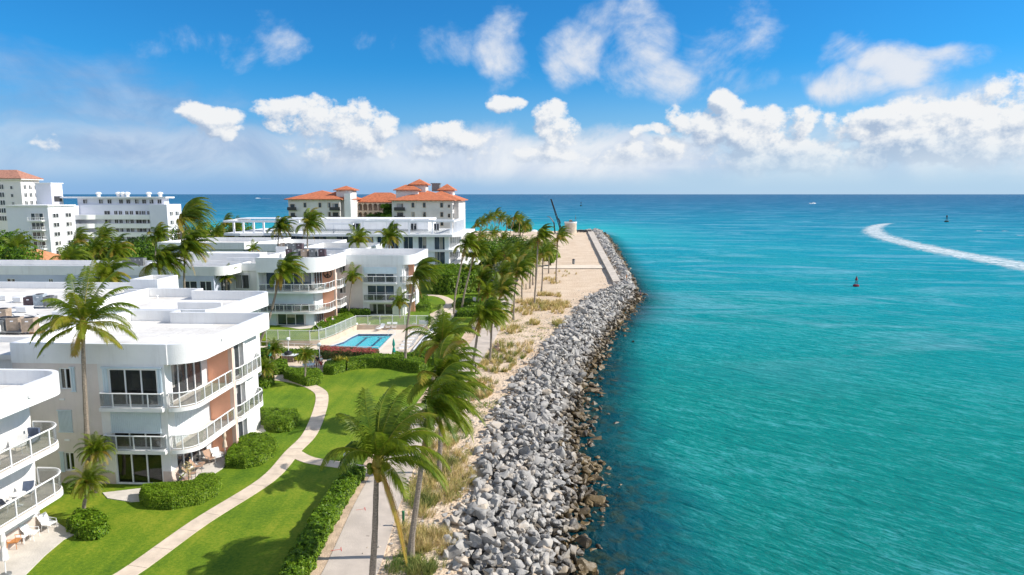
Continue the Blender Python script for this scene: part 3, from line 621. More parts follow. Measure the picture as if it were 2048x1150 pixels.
# ------------------------------------------------------------------ boulders
def hull_rock(seed,fine):
    rnd=random.Random(seed); bm=bmesh.new()
    sx,sy,sz=rnd.uniform(.8,1.3),rnd.uniform(.6,.95),rnd.uniform(.45,.8)
    for i in range(rnd.choice((9,11,13,16))):
        a=rnd.uniform(0,2*math.pi); z=rnd.uniform(-1,1); r=math.sqrt(1-z*z); k=rnd.uniform(.75,1.08)
        bm.verts.new((math.cos(a)*r*sx*k*.52,math.sin(a)*r*sy*k*.52,z*sz*k*.52))
    r=bmesh.ops.convex_hull(bm,input=bm.verts); bmesh.ops.delete(bm,geom=[e for e in r['geom_interior'] if isinstance(e,bmesh.types.BMVert)],context='VERTS')
    if fine:
        bmesh.ops.subdivide_edges(bm,edges=list(bm.edges),cuts=3,use_grid_fill=True)
        bmesh.ops.triangulate(bm,faces=list(bm.faces)); bm.normal_update()
        for _ in range(2): bmesh.ops.smooth_vert(bm,verts=list(bm.verts),factor=.28,use_axis_x=True,use_axis_y=True,use_axis_z=True)
        bm.normal_update()
        for v in bm.verts:
            n=noise.noise(v.co*3.0+Vector((seed*3.1,0,0)))*.075+noise.noise(v.co*8+Vector((seed,5,0)))*.03; v.co+=v.normal*n
    else:
        for v in bm.verts: v.co*=1.04
    me=bpy.data.meshes.new('boulder'); bm.to_mesh(me); bm.free(); me.materials.append(ROCK)
    if fine: me.polygons.foreach_set('use_smooth',[True]*len(me.polygons)); 
    try: me.set_sharp_from_angle(angle=R(24))
    except Exception: pass
    a=me.attributes.new('tint','FLOAT','FACE'); a.data.foreach_set('value',[rnd.random()*.5]*len(me.polygons)); return me
def build_rocks():
    rnd=random.Random(5); near=[hull_rock(i,True) for i in range(18)]
    far=[]
    for i in range(16):
        me=hull_rock(100+i,i<8); far.append(([tuple(v.co) for v in me.vertices],[tuple(p.vertices) for p in me.polygons])); bpy.data.meshes.remove(me)
    cand=[]
    y=28.0
    while y<402:
        xi=interp(INN,y); xo=interp(OUT,y)
        if y>TEND: xi=xi-(y-TEND)*1.2
        width=xo-xi+1.0
        st=0.80 if y<150 else 1.1
        x=xi-0.1*st
        while x<xo+1.6:
            f=(x-xi)/(xo-xi)
            if rnd.random()<(0.95 if f>.02 else .5):
                s=st*.94*rnd.choice([.5,.65,.8,.95,1.1,1.4,2.0 if rnd.random()<.4 else 1.0])
                px,py=x+rnd.uniform(-.4,.4)*st,y+rnd.uniform(-.4,.4)*st
                f=(px-interp(INN,py))/max(1,interp(OUT,py)-interp(INN,py))
                zz=(0.05+.55*math.sin(min(1,max(0,f)/.45)*math.pi/2)) if f<.45 else .6-(f-.45)/.55*2.9
                if f>1: zz=-2.3-(f-1)*2.5
                zz+=rnd.uniform(-.16,.2)+ (noise.noise(Vector((px*.3,py*.3,0))))*.45
                cand.append((px,py,zz,s))
            x+=st*.66
        y+=st*.64
    y=28.0
    while y<200:      # under layer that closes the gaps
        xi=interp(INN,y); xo=interp(OUT,y); x=xi
        while x<xo+1:
            f=(x-xi)/(xo-xi); zz=(.05+.55*math.sin(min(1,f/.45)*math.pi/2)) if f<.45 else .6-(f-.45)/.55*2.9
            cand.append((x+rnd.uniform(-.3,.3),y+rnd.uniform(-.3,.3),zz-.5,rnd.uniform(.8,1.25))); x+=.85
        y+=.85
    # scattered rocks lying in the shallows, and a few on the sand edge
    for i in range(420):
        y=rnd.uniform(30,120) if i<330 else rnd.uniform(120,390); xo=interp(OUT,y); d=rnd.random()**1.5*(9 if y<60 else 6)
        cand.append((xo+.6+d,y,WZ-.38-d*.10+rnd.uniform(-.1,.25)*(1 if d<2 else 0),rnd.uniform(.7,1.6)))
    for (u,v,s) in [(1188,1003,1.7),(1170,987,1.5),(1200,940,.6),(1268,683,.7),(1230,655,.8),(1240,620,.9)]: cand.append((*g(u,v,WZ+.1),WZ+.15,s))
    def key(c): return (.15 if c[3]<1.3 and False else 1)* -(c[3]/math.hypot(c[0],c[1],H))*(1 if c[2]>-2.2 else .2)*(1 if (c[1]>34) else .1)
    cand.sort(key=key); print('rocks',len(cand))
    gdry=('boulders heaped along the shore','pale grey angular granite boulder heaped in the shore breakwater')
    gwet=('boulders at the waterline','brown algae stained boulder at the waterline of the breakwater')
    for c in cand[:300]:
        o=link('boulder',rnd.choice(near)); o.location=c[:3]; o.rotation_euler=(rnd.uniform(-.5,.5),rnd.uniform(-.5,.5),rnd.uniform(0,6.28)); o.scale=(c[3],)*3
        q=gwet if c[2]<-1.2 else gdry; tag(o,q[1],'boulder',q[0])
    mb=MB()
    for c in cand[300:]:
        vs,fs=rnd.choice(far[:8] if c[1]<62 else far[8:]); M=Matrix.Translation(c[:3])@Matrix.Rotation(rnd.uniform(0,6.28),4,'Z')@Matrix.Rotation(rnd.uniform(-.6,.6),4,'X')@Matrix.Rotation(rnd.uniform(-.6,.6),4,'Y')@Matrix.Scale(c[3],4)
        mb.add([tuple(M@Vector(v)) for v in vs],fs,0,rnd.random())
    tag(obj('breakwater_rocks',mb,ROCK),'grey rubble rocks of the long breakwater reaching to the jetty end','rocks',None,'stuff')
    # pebbles and rock bits on the sand
    mb=MB()
    for i in range(1500):
        y=30+rnd.random()**1.6*150; x=interp(INN,y)-abs(rnd.gauss(0,2.2))+.3; s=rnd.uniform(.08,.34)
        vs,fs=rnd.choice(far[8:]); M=Matrix.Translation((x,y,.03))@Matrix.Rotation(rnd.uniform(0,6.28),4,'Z')@Matrix.Scale(s,4)
        mb.add([tuple(M@Vector(v)) for v in vs],fs,0,rnd.random())
    tag(obj('stone_chips',mb,ROCK),'small stone chips strewn on the sand beside the breakwater','stones',None,'stuff')
build_rocks()
# ------------------------------------------------------------------ buildings
class Bld:
    def __init__(s,name,label,cat,x,y,z=0,group=None):
        s.o=(x,y,z); s.root=thing(name,label,cat,s.o,group=group)
    def part(s,name,mb,m,parent=None,smooth=False):
        o=obj(name,mb,m,s.root if parent is None else parent,off=s.o,smooth=smooth); return o
def wall_open(mb,ax,pl,u0,u1,z0,z1,th,ops,m=0):
    ops=[o for o in ops if o[1]>u0 and o[0]<u1]
    us=sorted(set([u0,u1]+[max(u0,min(u1,q)) for o in ops for q in o[:2]]))
    for a,b in zip(us,us[1:]):
        c=(a+b)/2; cut=sorted([(o[2],o[3]) for o in ops if o[0]<c<o[1]]); z=z0
        for lo,hi in cut:
            if lo>z+1e-4: mb.obox(ax,pl,a,b,-th,0,z,lo,m)
            z=max(z,hi)
        if z<z1-1e-4: mb.obox(ax,pl,a,b,-th,0,z,z1,m)
WR=random.Random(12)
CURTG=mat('curtain_behind_glass',(.34,.33,.31),.12,.15,6,spec=.7,stretch=(3,3,.1))
def window(B,ax,pl,u0,u1,z0,z1,n=1,rec=.12,fw=.07,glass=None,name='window',hbar=None,fm=None,proud=0.0,parent=None):
    """framed window set in an opening; frame is the part, pane its sub-part"""
    mb=MB(); a=-rec; b=-rec+.07
    mb.obox(ax,pl,u0,u1,a,b,z0,z0+fw); mb.obox(ax,pl,u0,u1,a,b,z1-fw,z1)
    mb.obox(ax,pl,u0,u0+fw,a,b,z0+fw,z1-fw); mb.obox(ax,pl,u1-fw,u1,a,b,z0+fw,z1-fw)
    for i in range(1,n):
        c=u0+(u1-u0)*i/n; mb.obox(ax,pl,c-fw*.6,c+fw*.6,a,b,z0+fw,z1-fw)
    if hbar: mb.obox(ax,pl,u0+fw,u1-fw,a+.01,b-.01,hbar-.03,hbar+.03)
    w=B.part(name,mb,fm or TRIM,parent)
    mb=MB(); mb.obox(ax,pl,u0+.01,u1-.01,a-.03,a-.005,z0+.01,z1-.01); B.part('pane',mb,glass or GLASSD,w)
    k=WR.random()
    if glass is not CLEAR and u1-u0>1.1 and k<.55:
        mb=MB(); wd=(u1-u0)/n; i=WR.randrange(n); zt=z1-.02; zb=z0+.02 if WR.random()<.6 else z0+(z1-z0)*WR.uniform(.3,.7); ua=u0+wd*i+.05; ub=ua+wd*(WR.uniform(.35,.95))-.05
        mb.obox(ax,pl,ua,ub,a-.006,a+.002,zb,zt); B.part('curtain',mb,CURTG,w)
    return w
def rail_posts(mb,path,z0,h,sp,rp=.035,top=.045):
    # resample path
    P=[Vector((p[0],p[1])) for p in path]; ds=[0]
    for a,b in zip(P,P[1:]): ds.append(ds[-1]+(b-a).length)
    n=max(1,round(ds[-1]/sp)); 
    def at(d):
        for i in range(len(P)-1):
            if d<=ds[i+1]+1e-6: return P[i].lerp(P[i+1],(d-ds[i])/max(1e-6,ds[i+1]-ds[i]))
        return P[-1]
    for i in range(n+1):
        p=at(ds[-1]*i/n); mb.box(p.x-rp,p.x+rp,p.y-rp,p.y+rp,z0,z0+h-top,0)
    mb.tube([(p.x,p.y,z0+h-top/2) for p in P],top*1.1,6); mb.tube([(p.x,p.y,z0+.09) for p in P],.03,4)
def railing(B,parent,path,z,h=1.05,sp=1.15,glass=True):
    mb=MB(); rail_posts(mb,path,z,h,sp); r=B.part('railing',mb,TRIM,parent)
    if glass:
        mb=MB(); mb.band(path,.012,z+.10,z+h-.07); B.part('glass_panel',mb,PANEL,r)
    return r
def balcony(B,slab,path,z,th=.28,h=1.05,sp=1.15):
    mb=MB(); mb.prism(slab,z-th,z-.004); mb.sheet(slab,z,1); b=B.part('balcony',mb,[WHITE,FLOOR]); railing(B,b,path,z,h,sp); return b
def roof_part(B,outline,z0,z1,deck,th=.28,closed=True,m=None):
    """fascia/parapet around a roof outline with a deck inside"""
    a=sum(outline[i][0]*outline[(i+1)%len(outline)][1]-outline[(i+1)%len(outline)][0]*outline[i][1] for i in range(len(outline)))
    if a<0: outline=outline[::-1]
    mb=MB(); mb.band(outline,th,z0,z1,0,closed=True)
    inner=outline; mb.prism([((p[0]),(p[1])) for p in shrink(outline,th*.6)],deck-.3,deck,1)
    # metal cap
    mb.band(outline,th+.03,z1,z1+.035,2,closed=True)
    return B.part('roof',mb,[m or WHITE,ROOFW,TRIM])
def shrink(poly,d):
    n=len(poly); P=[Vector((p[0],p[1])) for p in poly]; Q=[]
    for i in range(n):
        d1=(P[i]-P[i-1]).normalized(); d2=(P[(i+1)%n]-P[i]).normalized(); n1=Vector((-d1.y,d1.x)); n2=Vector((-d2.y,d2.x)); nn=(n1+n2).normalized()
        q=P[i]+nn*(d/max(.4,nn.dot(n1))); Q.append((q.x,q.y))
    return Q
def ac_mb(w=.8,h=.95,round_=False):
    pass
def shutter(B,ax,pl,u0,u1,z0,z1,pitch=.13,m=None,name='shutter'):
    mb=MB(); n=max(2,int((u1-u0)/pitch)); 
    mb.obox(ax,pl,u0,u1,.01,.04,z0,z1)
    for i in range(n):
        a=u0+(u1-u0)*(i+.2)/n; b=u0+(u1-u0)*(i+.8)/n; mb.obox(ax,pl,a,b,.045,.075,z0+.02,z1-.02)
    mb.obox(ax,pl,u0-.05,u1+.05,.04,.11,z1,z1+.07); mb.obox(ax,pl,u0-.05,u1+.05,.04,.11,z0-.07,z0)
    return B.part(name,mb,m or CORR)
def round_outline(s0,s1,t0,t1,r):   # rounded front right corner only
    return [(s0,t0)]+arc(s1-r,t0+r,r,-90,0,8)+[(s1,t1),(s0,t1)]
# ---- B: main three storey apartment building -------------------------------
def build_B():
    B=Bld('apartment_building','large white apartment building with a peach wall and rounded corner parapet beside the garden path','building',-32,53)
    T=46.0; ops=[]
    W3=(-31.15,-27.55)
    ops=[(-31.15,-27.6,5.95,8.62),(-34.75,-33.95,7.1,8.65),(-34.95,-34.2,.95,2.35),(-31.1,-27.65,.05,2.35),(-31.15,-27.6,2.78,5.45)]
    mb=MB(); wall_open(mb,'F',T,-38.2,-27.0,0,9.0,.28,ops,0); mb.m=[0]*len(mb.m)
    # side return, column right face and back volume
    mb.box(-27.28,-27.003,T+.28,T+.9,0,8.997)
    mb.box(-38.2,-27.3,T+1.9,60,0,9.2); B.part('wall',mb,[WHITEB])
    # pinkish left part of the facade: thin render coat 3 mm proud
    mb=MB(); wall_open(mb,'F',T-.004,-38.19,-31.9,0,9.02,.003,ops,0); B.part('wall_render',mb,[PINKW])
    mb=MB(); mb.box(-27.6,-26.98,T-.02,T+.92,0,1.05); B.part('wall_base',mb,PEACHB); mb=MB(); mb.box(-38.19,-31.2,T-.012,T-.005,0,.9); B.part('wall_base',mb,PEACHB)
    # rooms behind the openings
    for i,(a,b,c,d) in enumerate(ops):
        mb=MB(); mb.box(a-.3,b+.3,T+1.5,T+1.55,c-.2,d+.2); mb.box(a-.3,b+.3,T+.3,T+1.5,c-.06,c-.01); mb.box(a-.32,a-.28,T+.3,T+1.5,c,d);mb.box(b+.28,b+.32,T+.3,T+1.5,c,d)
        mb.box(a-.3,b+.3,T+.3,T+1.5,d+.05,d+.1)
        B.part('room',mb,ROOM)
    w=window(B,'F',T,-31.15,-27.6,5.95,8.62,3,glass=CLEAR); mb=MB()
    for k in range(7): mb.tube([(-28.15+k*.07,T+.45+.03*(k%2),6.0),(-28.15+k*.07,T+.45+.03*(k%2),8.55)],.045,5)
    B.part('curtain',mb,CURT,w)
    mb=MB(); mb.box(-29.2,-28.5,T+.9,T+.95,7.0,7.7); mb.box(-30.3,-29.8,T+1.38,T+1.44,6.9,7.9); B.part('picture',mb,BEIGE,w)
    w=window(B,'F',T,-34.75,-33.95,7.1,8.65,2,glass=CLEAR); mb=MB(); [mb.tube([(-34.7+k*.1,T+.4,7.15),(-34.7+k*.1,T+.4,8.6)],.05,5) for k in range(7)]; B.part('curtain',mb,mat('salmon_curtain',(.55,.25,.15),.9,.1,4),w)
    window(B,'F',T,-34.95,-34.2,.95,2.35,2,glass=CLEAR)
    window(B,'F',T,-31.1,-27.65,.05,2.35,3,name='sliding_door',glass=CLEAR)
    window(B,'F',T,-31.15,-27.6,2.78,5.45,3,name='sliding_door',glass=CLEAR)
    # side shutters folded open
    for a,b in ((-31.55,-31.2),(-27.55,-27.2)): shutter(B,'F',T,a,b,6.05,8.7,.12,SHUT)
    mb=MB(); mb.obox('F',T,-31.6,-27.15,.01,.16,8.7,8.8); B.part('shutter_track',mb,SHUT)
    shutter(B,'F',T,-33.9,-33.6,7.0,8.7,.1,SHUT); shutter(B,'F',T,-35.1,-34.1,3.95,5.5,.1)
    shutter(B,'F',T-.02,-31.2,-27.5,4.0,5.55,.14); shutter(B,'F',T,-35.25,-34.98,.95,2.35,.09,SHUT)
    for z in (5.86,2.72):
        mb=MB(); mb.obox('F',T,-31.75,-27.1,.0,.42,z-.26,z); b=B.part('balcony',mb,WHITE)
        railing(B,b,[(-31.65,T-.02),(-31.65,T-.36),(-27.2,T-.36),(-27.2,T-.02)],z,1.1,1.45)
    # recessed corner with glass walls
    S=-27.25
    for z0,z1,sh in ((.06,2.6,0),(2.74,5.6,1),(5.88,8.9,0)):
        if sh: shutter(B,'R',S,T+.92,52.5,z0,z1,.22,WHITES)
        else:
            window(B,'R',S,T+.95,51.6,z0,z1-.2,4,.0,.08,glass=GLASSD,name='sliding_door')
            mb=MB(); mb.obox('R',S,T+.95,52.5,-.1,.06,z1-.2,z1+.02); mb.obox('R',S,51.6,52.5,-.1,.04,z0,z1-.2); B.part('door_header',mb,WHITE)
    mb=MB(); mb.box(-27.24,-25.45,52.5,52.75,0,9.0)
    for z in (2.05,4.9,7.9):pass
    B.part('peach_wall',mb,PEACH)
    mb=MB(); mb.box(-25.45,-25.12,52.46,52.8,0,9.0); B.part('pier',mb,PEACHP)
    for z in (5.86,2.72):
        out=[(-26.78,T+.5),(-26.78,45.82)]+arc(-26.7,47.4,1.58,-90,0,20)+[(-25.12,52.45)]
        balcony(B,out+[(-27.2,52.45),(-27.2,T+.95),(-26.97,T+.95),(-26.97,T+.5)],[(-26.74,46.3),(-26.72,45.88)]+arc(-26.7,47.4,1.52,-90,0,20)+[(-25.18,52.4)],z,.3,1.1,1.2)
    # second bay beyond the pier
    for z0,z1 in ((.06,2.6),(2.74,5.6),(5.88,8.9)):
        window(B,'R',-25.7,53.0,54.9,z0,z1-.1,2,.0,.08,name='sliding_door')
    mb=MB(); mb.box(-26.0,-25.3,54.95,55.3,0,9.0); mb.box(-27.0,-25.75,55.3,58.6,0,9.0); mb.box(-27.3,-25.75,52.75,53.0,0,9); B.part('wall',mb,WHITEB)
    for z in (5.86,2.72):
        out=[(-25.12,52.85),(-24.9,53.2),(-24.9,57.0)]+arc(-26.1,57.2,1.2,0,90,6)+[(-26.6,58.4)]
        balcony(B,[(-25.9,52.85)]+out,[(p[0]-.06,p[1]) for p in out[:]],z,.3,1.1,1.0)
    # roof with parapet: rounded corner overhang
    main=[(-38.2,T-.03),(-27.0,T-.03)]+arc(-26.8,48.02,2.05,-90,0,24)+[(-24.75,59.2),(-33.4,59.2),(-33.4,60.2),(-38.2,60.2)]
    r=roof_part(B,main,9.0,10.42,9.45)
    mb=MB(); mb.box(-26.76,-26.7,T-.09,T+.0,8.98,10.44); B.part('joint_cover',mb,TRIM,r)
    # second block and deck behind
    b2=[(-38.2,60.4),(-31.2,60.4),(-30.4,61.2),(-30.0,71.4)]+arc(-31.2,71.6,1.2,0,90,5)+[(-38.6,72.8),(-38.6,74.6),(-45,74.6),(-45,60.4)]
    mb=MB(); mb.box(-44.9,-31.4,60.6,72.4,0,9.2); mb.box(-75,-45.2,44.5,80.5,0,9.2); mb.box(-45.2,-38.3,46.6,60.4,0,9.2); B.part('wall',mb,WHITEB)
    roof_part(B,b2,9.0,10.42,9.45)
    roof_part(B,[(-75,44.2),(-45.1,44.2),(-45.1,58),(-38.4,58),(-38.4,60.1),(-45.1,60.1),(-45.1,74.9),(-47.6,75),(-47.6,80.8),(-75,80.8)],9.0,10.2,9.45)
    roof_part(B,[(-47.4,75.2),(-44.2,75.2),(-44.2,79.6),(-47.4,79.6)],9.0,11.3,10.9)
    mb=MB(); mb.prism([(-38.4,46.4),(-38.4,57.8),(-45.0,57.8),(-45.0,46.4)],9.1,9.47); B.part('roof',mb,ROOFW)
    
    for a,b,c,d in ((-40.5,-37.0,62.5,10.1),(-37,-32.5,66.2,10.2),(-43,-39.5,50.5,9.9)): mb=MB(); mb.box(a,b,c,c+.3,9.45,d); B.part('roof_curb',mb,WHITE)
    mb=MB()
    for (x,y,z) in ((-35.9,T-.1,9.55),(-34.7,T-.06,6.35),(-34.6,T-.06,3.3)): mb.box(x-.18,x+.18,y,y+.1,z-.06,z+.06)
    mb.box(-24.74,-24.62,50.0,50.3,9.9,10.05); B.part('wall_light',mb,TRIM)
    return B
PEACHB=mat('beige_plinth',(0.60,0.50,0.44),.85,.05,1); PEACHP=mat('pale_peach_pier',(0.80,0.56,0.46),.85,.03,1); WHITES=mat('white_panel_shutter',(.76,.80,.81),.6,.02,1)
BB=build_B()
# ---- A: near left building -------------------------------------------------
def build_A():
    B=Bld('apartment_building','white apartment building at the left edge of the picture with long curved balconies','building',-36,32)
    S=-31.8
    mb=MB(); ops=[(20,31.6,6.1,8.6),(20,31.8,3.1,5.6),(20,32.0,.1,2.5),(33.0,34.6,.1,2.4)]
    ops=[(27.5,35.6,6.1,8.7),(27.5,35.8,3.1,5.7),(30,35.6,.1,2.5)]
    wall_open(mb,'R',S,14,39.3,0,9.0,.3,ops); mb.box(-50,S-.32,14,39.3,0,9.1); B.part('wall',mb,WHITEB)
    mb=MB(); mb.obox('R',S,35.9,39.3,.004,.03,0,1.0); B.part('wall_base',mb,PEACHB)
    window(B,'R',S,27.5,35.6,6.1,8.7,6,.1,name='sliding_door'); window(B,'R',S,27.5,35.8,3.1,5.7,6,.1,name='sliding_door'); window(B,'R',S,30,35.6,.1,2.5,4,.1,name='sliding_door')
    for z in (5.92,2.92):
        out=[(-29.55,14),(-29.55,38.0)]+arc(-30.85,38.1,1.3,0,90,16)+[(S,39.4)]
        b=balcony(B,[(S,14)]+out,[(-29.62,14)]+[(-29.62,38.0)]+arc(-30.85,38.1,1.23,0,90,16)+[(S+.1,39.33)],z,.32,1.12,1.5)
    roof_part(B,[(-50,14),(-29.35,14),(-29.35,38.1)]+arc(-30.85,38.3,1.5,0,90,18)+[(-40.0,39.8),(-50,39.8)],8.95,10.2,9.3)
    mb=MB(); mb.box(-60,-38.6,40.3,44.0,0,9.2); B.part('wall',mb,WHITEB)
    roof_part(B,[(-60,40.1),(-38.4,40.1),(-38.4,44.1),(-60,44.1)],9.0,10.35,9.6)
    mb=MB(); mb.box(-29.34,-29.24,36.2,36.5,9.5,9.66); B.part('wall_light',mb,TRIM)
    # flower decoration on the wall
    mb=MB(); rnd=random.Random(3)
    for k in range(60): 
        a=rnd.uniform(0,6.28); x=rnd.uniform(-.35,.35); y=37.9+x; z=5.0+math.sin(a)*.18
        mb.box(S+.03,S+.10,y-.04,y+.04,z-.04,z+.04)
    B.part('wreath',mb,NAVY)
build_A()
# ---- D, E, F: middle complex ----------------------------------------------
def build_D():
    B=Bld('apartment_building','white apartment building beyond the pool with a peace sign on its peach wall','building',-39,105,TZ)
    T=101.4; S=-35.2
    def bandout(r,t0,s1): return [(-43.2,t0)]+arc(s1-r,t0+r,r,-90,0,20)
    mb=MB(); mb.box(-43.0,S-.05,T,118,TZ-1,9.4); mb.box(-43.0,-43.3,T-1.6,T+6,TZ-1,9.4); mb.box(-62,-43.1,103.2,122,0,9.4); B.part('wall',mb,WHITEB)
    # ground floor doors on front
    window(B,'F',T-.16,-41.0,-36.8,TZ+.05,TZ+2.3,3,name='sliding_door',glass=GLASSB)
    
    for a,b in ((-42.6,-41.2),(-36.6,S-.1)): mb=MB(); mb.obox('F',T,a,b,0,.1,TZ,TZ+2.4); B.part('wall_panel',mb,SHUT)
    shutter(B,'F',T-.02,-43.0,S-.1,4.45,6.1,.35,SHUT); 
    shutter(B,'R',S,T+.1,105.3,3.5,6.2,.4,WHITES); window(B,'R',S+.15,T+.1,105.2,6.6,9.2,3,name='sliding_door'); window(B,'F',T-.2,-42.5,-35.4,6.6,9.2,5,name='sliding_door',glass=GLASSB)
    window(B,'R',S+.15,102.0,105.2,TZ+.1,TZ+2.4,3,name='sliding_door')
    window(B,'F',T-.22,-42.9,-36.0,3.35,4.4,6,glass=GLASSB)
    mb=MB(); mb.box(S-.02,-33.35,105.4,105.65,TZ-.9,9.5); pw=B.part('peach_wall',mb,PEACH)
    mb=MB(); mb.box(-33.35,-33.05,105.35,105.7,TZ-.9,9.5); B.part('pier',mb,PEACHP)
    mb=MB(); c=(-34.25,105.3,8.55); ring=[(c[0]+.62*math.cos(a),c[1],c[2]+.62*math.sin(a)) for a in [2*math.pi*i/24 for i in range(25)]]
    mb.tube(ring,.075,6,cap=False); 
    for a in (90,270,225,315): mb.tube([c,(c[0]+.6*math.cos(R(a)),c[1],c[2]+.6*math.sin(R(a)))],.06,5)
    B.part('peace_sign',mb,BLACKM,pw)
    for z in (6.45,3.3):
        out=bandout(3.2,99.9,-33.1)+[(-33.1,105.35)]
        balcony(B,out+[(S,105.35),(S,T),(-43.2,T)],[(p[0]-.08,p[1]+.06) for p in out],z,.3,1.1,1.25)
        out=[(-33.0,105.75),(-32.5,106),(-32.5,109.3),(-33.2,110)]
        balcony(B,[(-34.5,105.75)]+out+[(-34.5,110)],[(p[0]-.06,p[1]) for p in out],z,.3,1.1,1.0)
    mb=MB(); mb.box(S,-34.4,105.7,113,TZ-1,9.4); B.part('wall',mb,PINKW)
    for z in (4.3,7.3,1.3): window(B,'R',-34.38,106.2,107.4,z,z+1.5,1,.0)
    roof_part(B,bandout(3.6,99.5,-32.9)+[(-32.9,113.2),(-43.2,113.2)],9.35,11.55,9.75)
    window(B,'F',103.1,-48.2,-45.9,6.4,8.6,2,0); window(B,'F',103.1,-44.6,-43.6,7.2,8.6,1,0); window(B,'F',103.1,-48.2,-45.9,3.0,5.0,2,0)
    roof_part(B,[(-62,103),(-43.4,103),(-43.4,113.5),(-36,113.5),(-36,123),(-62,123)],9.2,10.35,9.6)
    mb=MB(); mb.box(-60,-47,110,113,9.6,11.3); mb.box(-47.5,-45.5,118,121,9.6,11.8); mb.box(-58,-52,116.8,117.1,9.6,11); mb.box(-51,-46,106.6,106.9,9.6,10.9);mb.box(-46.3,-46.0,106.6,112,9.6,10.9); B.part('roof_screen',mb,WHITE)
build_D()
def build_E():
    B=Bld('apartment_building','pinkish white apartment block with stacked triple windows behind the pool fence','building',-28,117,TZ)
    T=111.; ops=[(-29.5,-25.0,6.5,7.95),(-29.5,-25.0,3.45,6.0),(-29.3,-25.3,TZ+.05,2.9),(-34.2,-33.1,8.0,9.3),(-34.2,-33.1,4.6,6.0),(-34.2,-33.1,1.6,3.0)]
    mb=MB(); wall_open(mb,'F',T,-36.0,-23.6,0,9.6,.3,ops); mb.box(-36,-23.3,T+.35,124,0,9.7); mb.box(-36,-23.6,T+.3,T+.36,0,9.6); B.part('wall',mb,WHITEB)
    mb=MB(); wall_open(mb,'F',T-.006,-35.9,-30.3,0,9.58,.004,ops); B.part('wall_render',mb,PINKW)
    mb=MB(); mb.obox('F',T,-30.0,-24.5,.02,.12,7.95,9.0); B.part('shutter',mb,SHUT)
    window(B,'F',T,-29.5,-25.0,6.5,7.95,3,glass=GLASSB); window(B,'F',T,-29.5,-25.0,3.45,6.0,3,glass=GLASSB,hbar=4.7); window(B,'F',T,-29.3,-25.3,TZ+.05,2.9,3,name='sliding_door')
    for z in (8.0,4.6,1.6): window(B,'F',T,-34.2,-33.1,z,z+1.4,2)
    for z in (6.45,3.4):
        mb=MB(); mb.obox('F',T,-30.1,-24.5,0,.45,z-.25,z); b=B.part('balcony',mb,WHITE); railing(B,b,[(-30,T-.03),(-30,T-.4),(-24.6,T-.4),(-24.6,T-.03)],z,1.1,1.8)
    mb=MB(); mb.box(-23.62,-22.3,114.6,114.9,0,9.6); B.part('peach_wall',mb,PEACH)
    for z in (6.45,3.4):
        out=[(-24.0,T-.1)]+arc(-23.4,T+1.2,1.3,-90,0,6)+[(-22.1,114.5)]
        balcony(B,out+[(-23.6,114.5)],out,z,.3,1.1,1.1)
    for z0 in (1.1,3.5,6.6): window(B,'R',-23.25,112.4,114.4,z0,z0+2.2,2,0.02,name='sliding_door')
    roof_part(B,[(-36.2,T-.03)]+arc(-23.6,T+1.97,2.0,-90,0,18)+[(-21.6,124.6),(-36.2,124.6)],9.45,11.0,9.9)
    mb=MB(); mb.box(-46,-33.5,125.5,139,0,9.6); B.part('wall',mb,WHITEB)
    roof_part(B,[(-46,125),(-33.2,125),(-33.2,139.3),(-46,139.3)],9.45,11.0,9.9)
build_E()
def build_F():
    B=Bld('apartment_building','long low white building in shade on the left behind the coconut palms','building',-68,102)
    T=98.; ops=[(-80.9,-79.6,7.3,8.4),(-74.4,-73.7,7.3,8.4),(-57,-56.2,6.0,8.3),(-53.8,-51.6,6.1,8.2),(-51.2,-49.4,6.1,8.2),(-66.8,-65.2,6.3,7.3)]
    mb=MB(); wall_open(mb,'F',T,-110,-49.0,0,9.4,.3,ops); mb.box(-110,-49,T+.35,108,0,9.45); B.part('wall',mb,mat('shade_tinted_stucco',(.52,.56,.67),.85,.04,.4))  # white wall with the blue of its shade mixed into the colour
    for a,b,c,d in ops: window(B,'F',T,a,b,c,d,2)
    roof_part(B,[(-110,T-.03)]+arc(-49,T+1.97,2.0,-90,0,16)+[(-47,106.5),(-110,106.5)],9.0,10.35,9.55)
    window(B,'R',-48.98,99.9,103,6.1,8.4,3,0); mb=MB(); mb.box(-49.0,-47.5,103.6,103.9,0,9); B.part('peach_wall',mb,PEACH)
    B2=Bld('apartment_building','flat roofed white building behind the palms, its front wall in blue shade','building',-72,148)
    mb=MB(); mb.box(-82,-64,141.5,158,0,9.6); mb.box(-64,-47,143,158,0,9.0); B2.part('wall',mb,mat('shade_tinted_stucco',(.52,.56,.67),.85,.04,.4))  # same wall colour, shade blue mixed in
    roof_part(B2,[(-82.3,141),(-63.5,141),(-60,147),(-60,158.5),(-82.3,158.5)],9.4,10.8,9.9); roof_part(B2,[(-63,142.7),(-46.7,142.7),(-46.7,158.5),(-59.7,158.5),(-59.7,147)],8.9,10.4,9.4)
build_F()
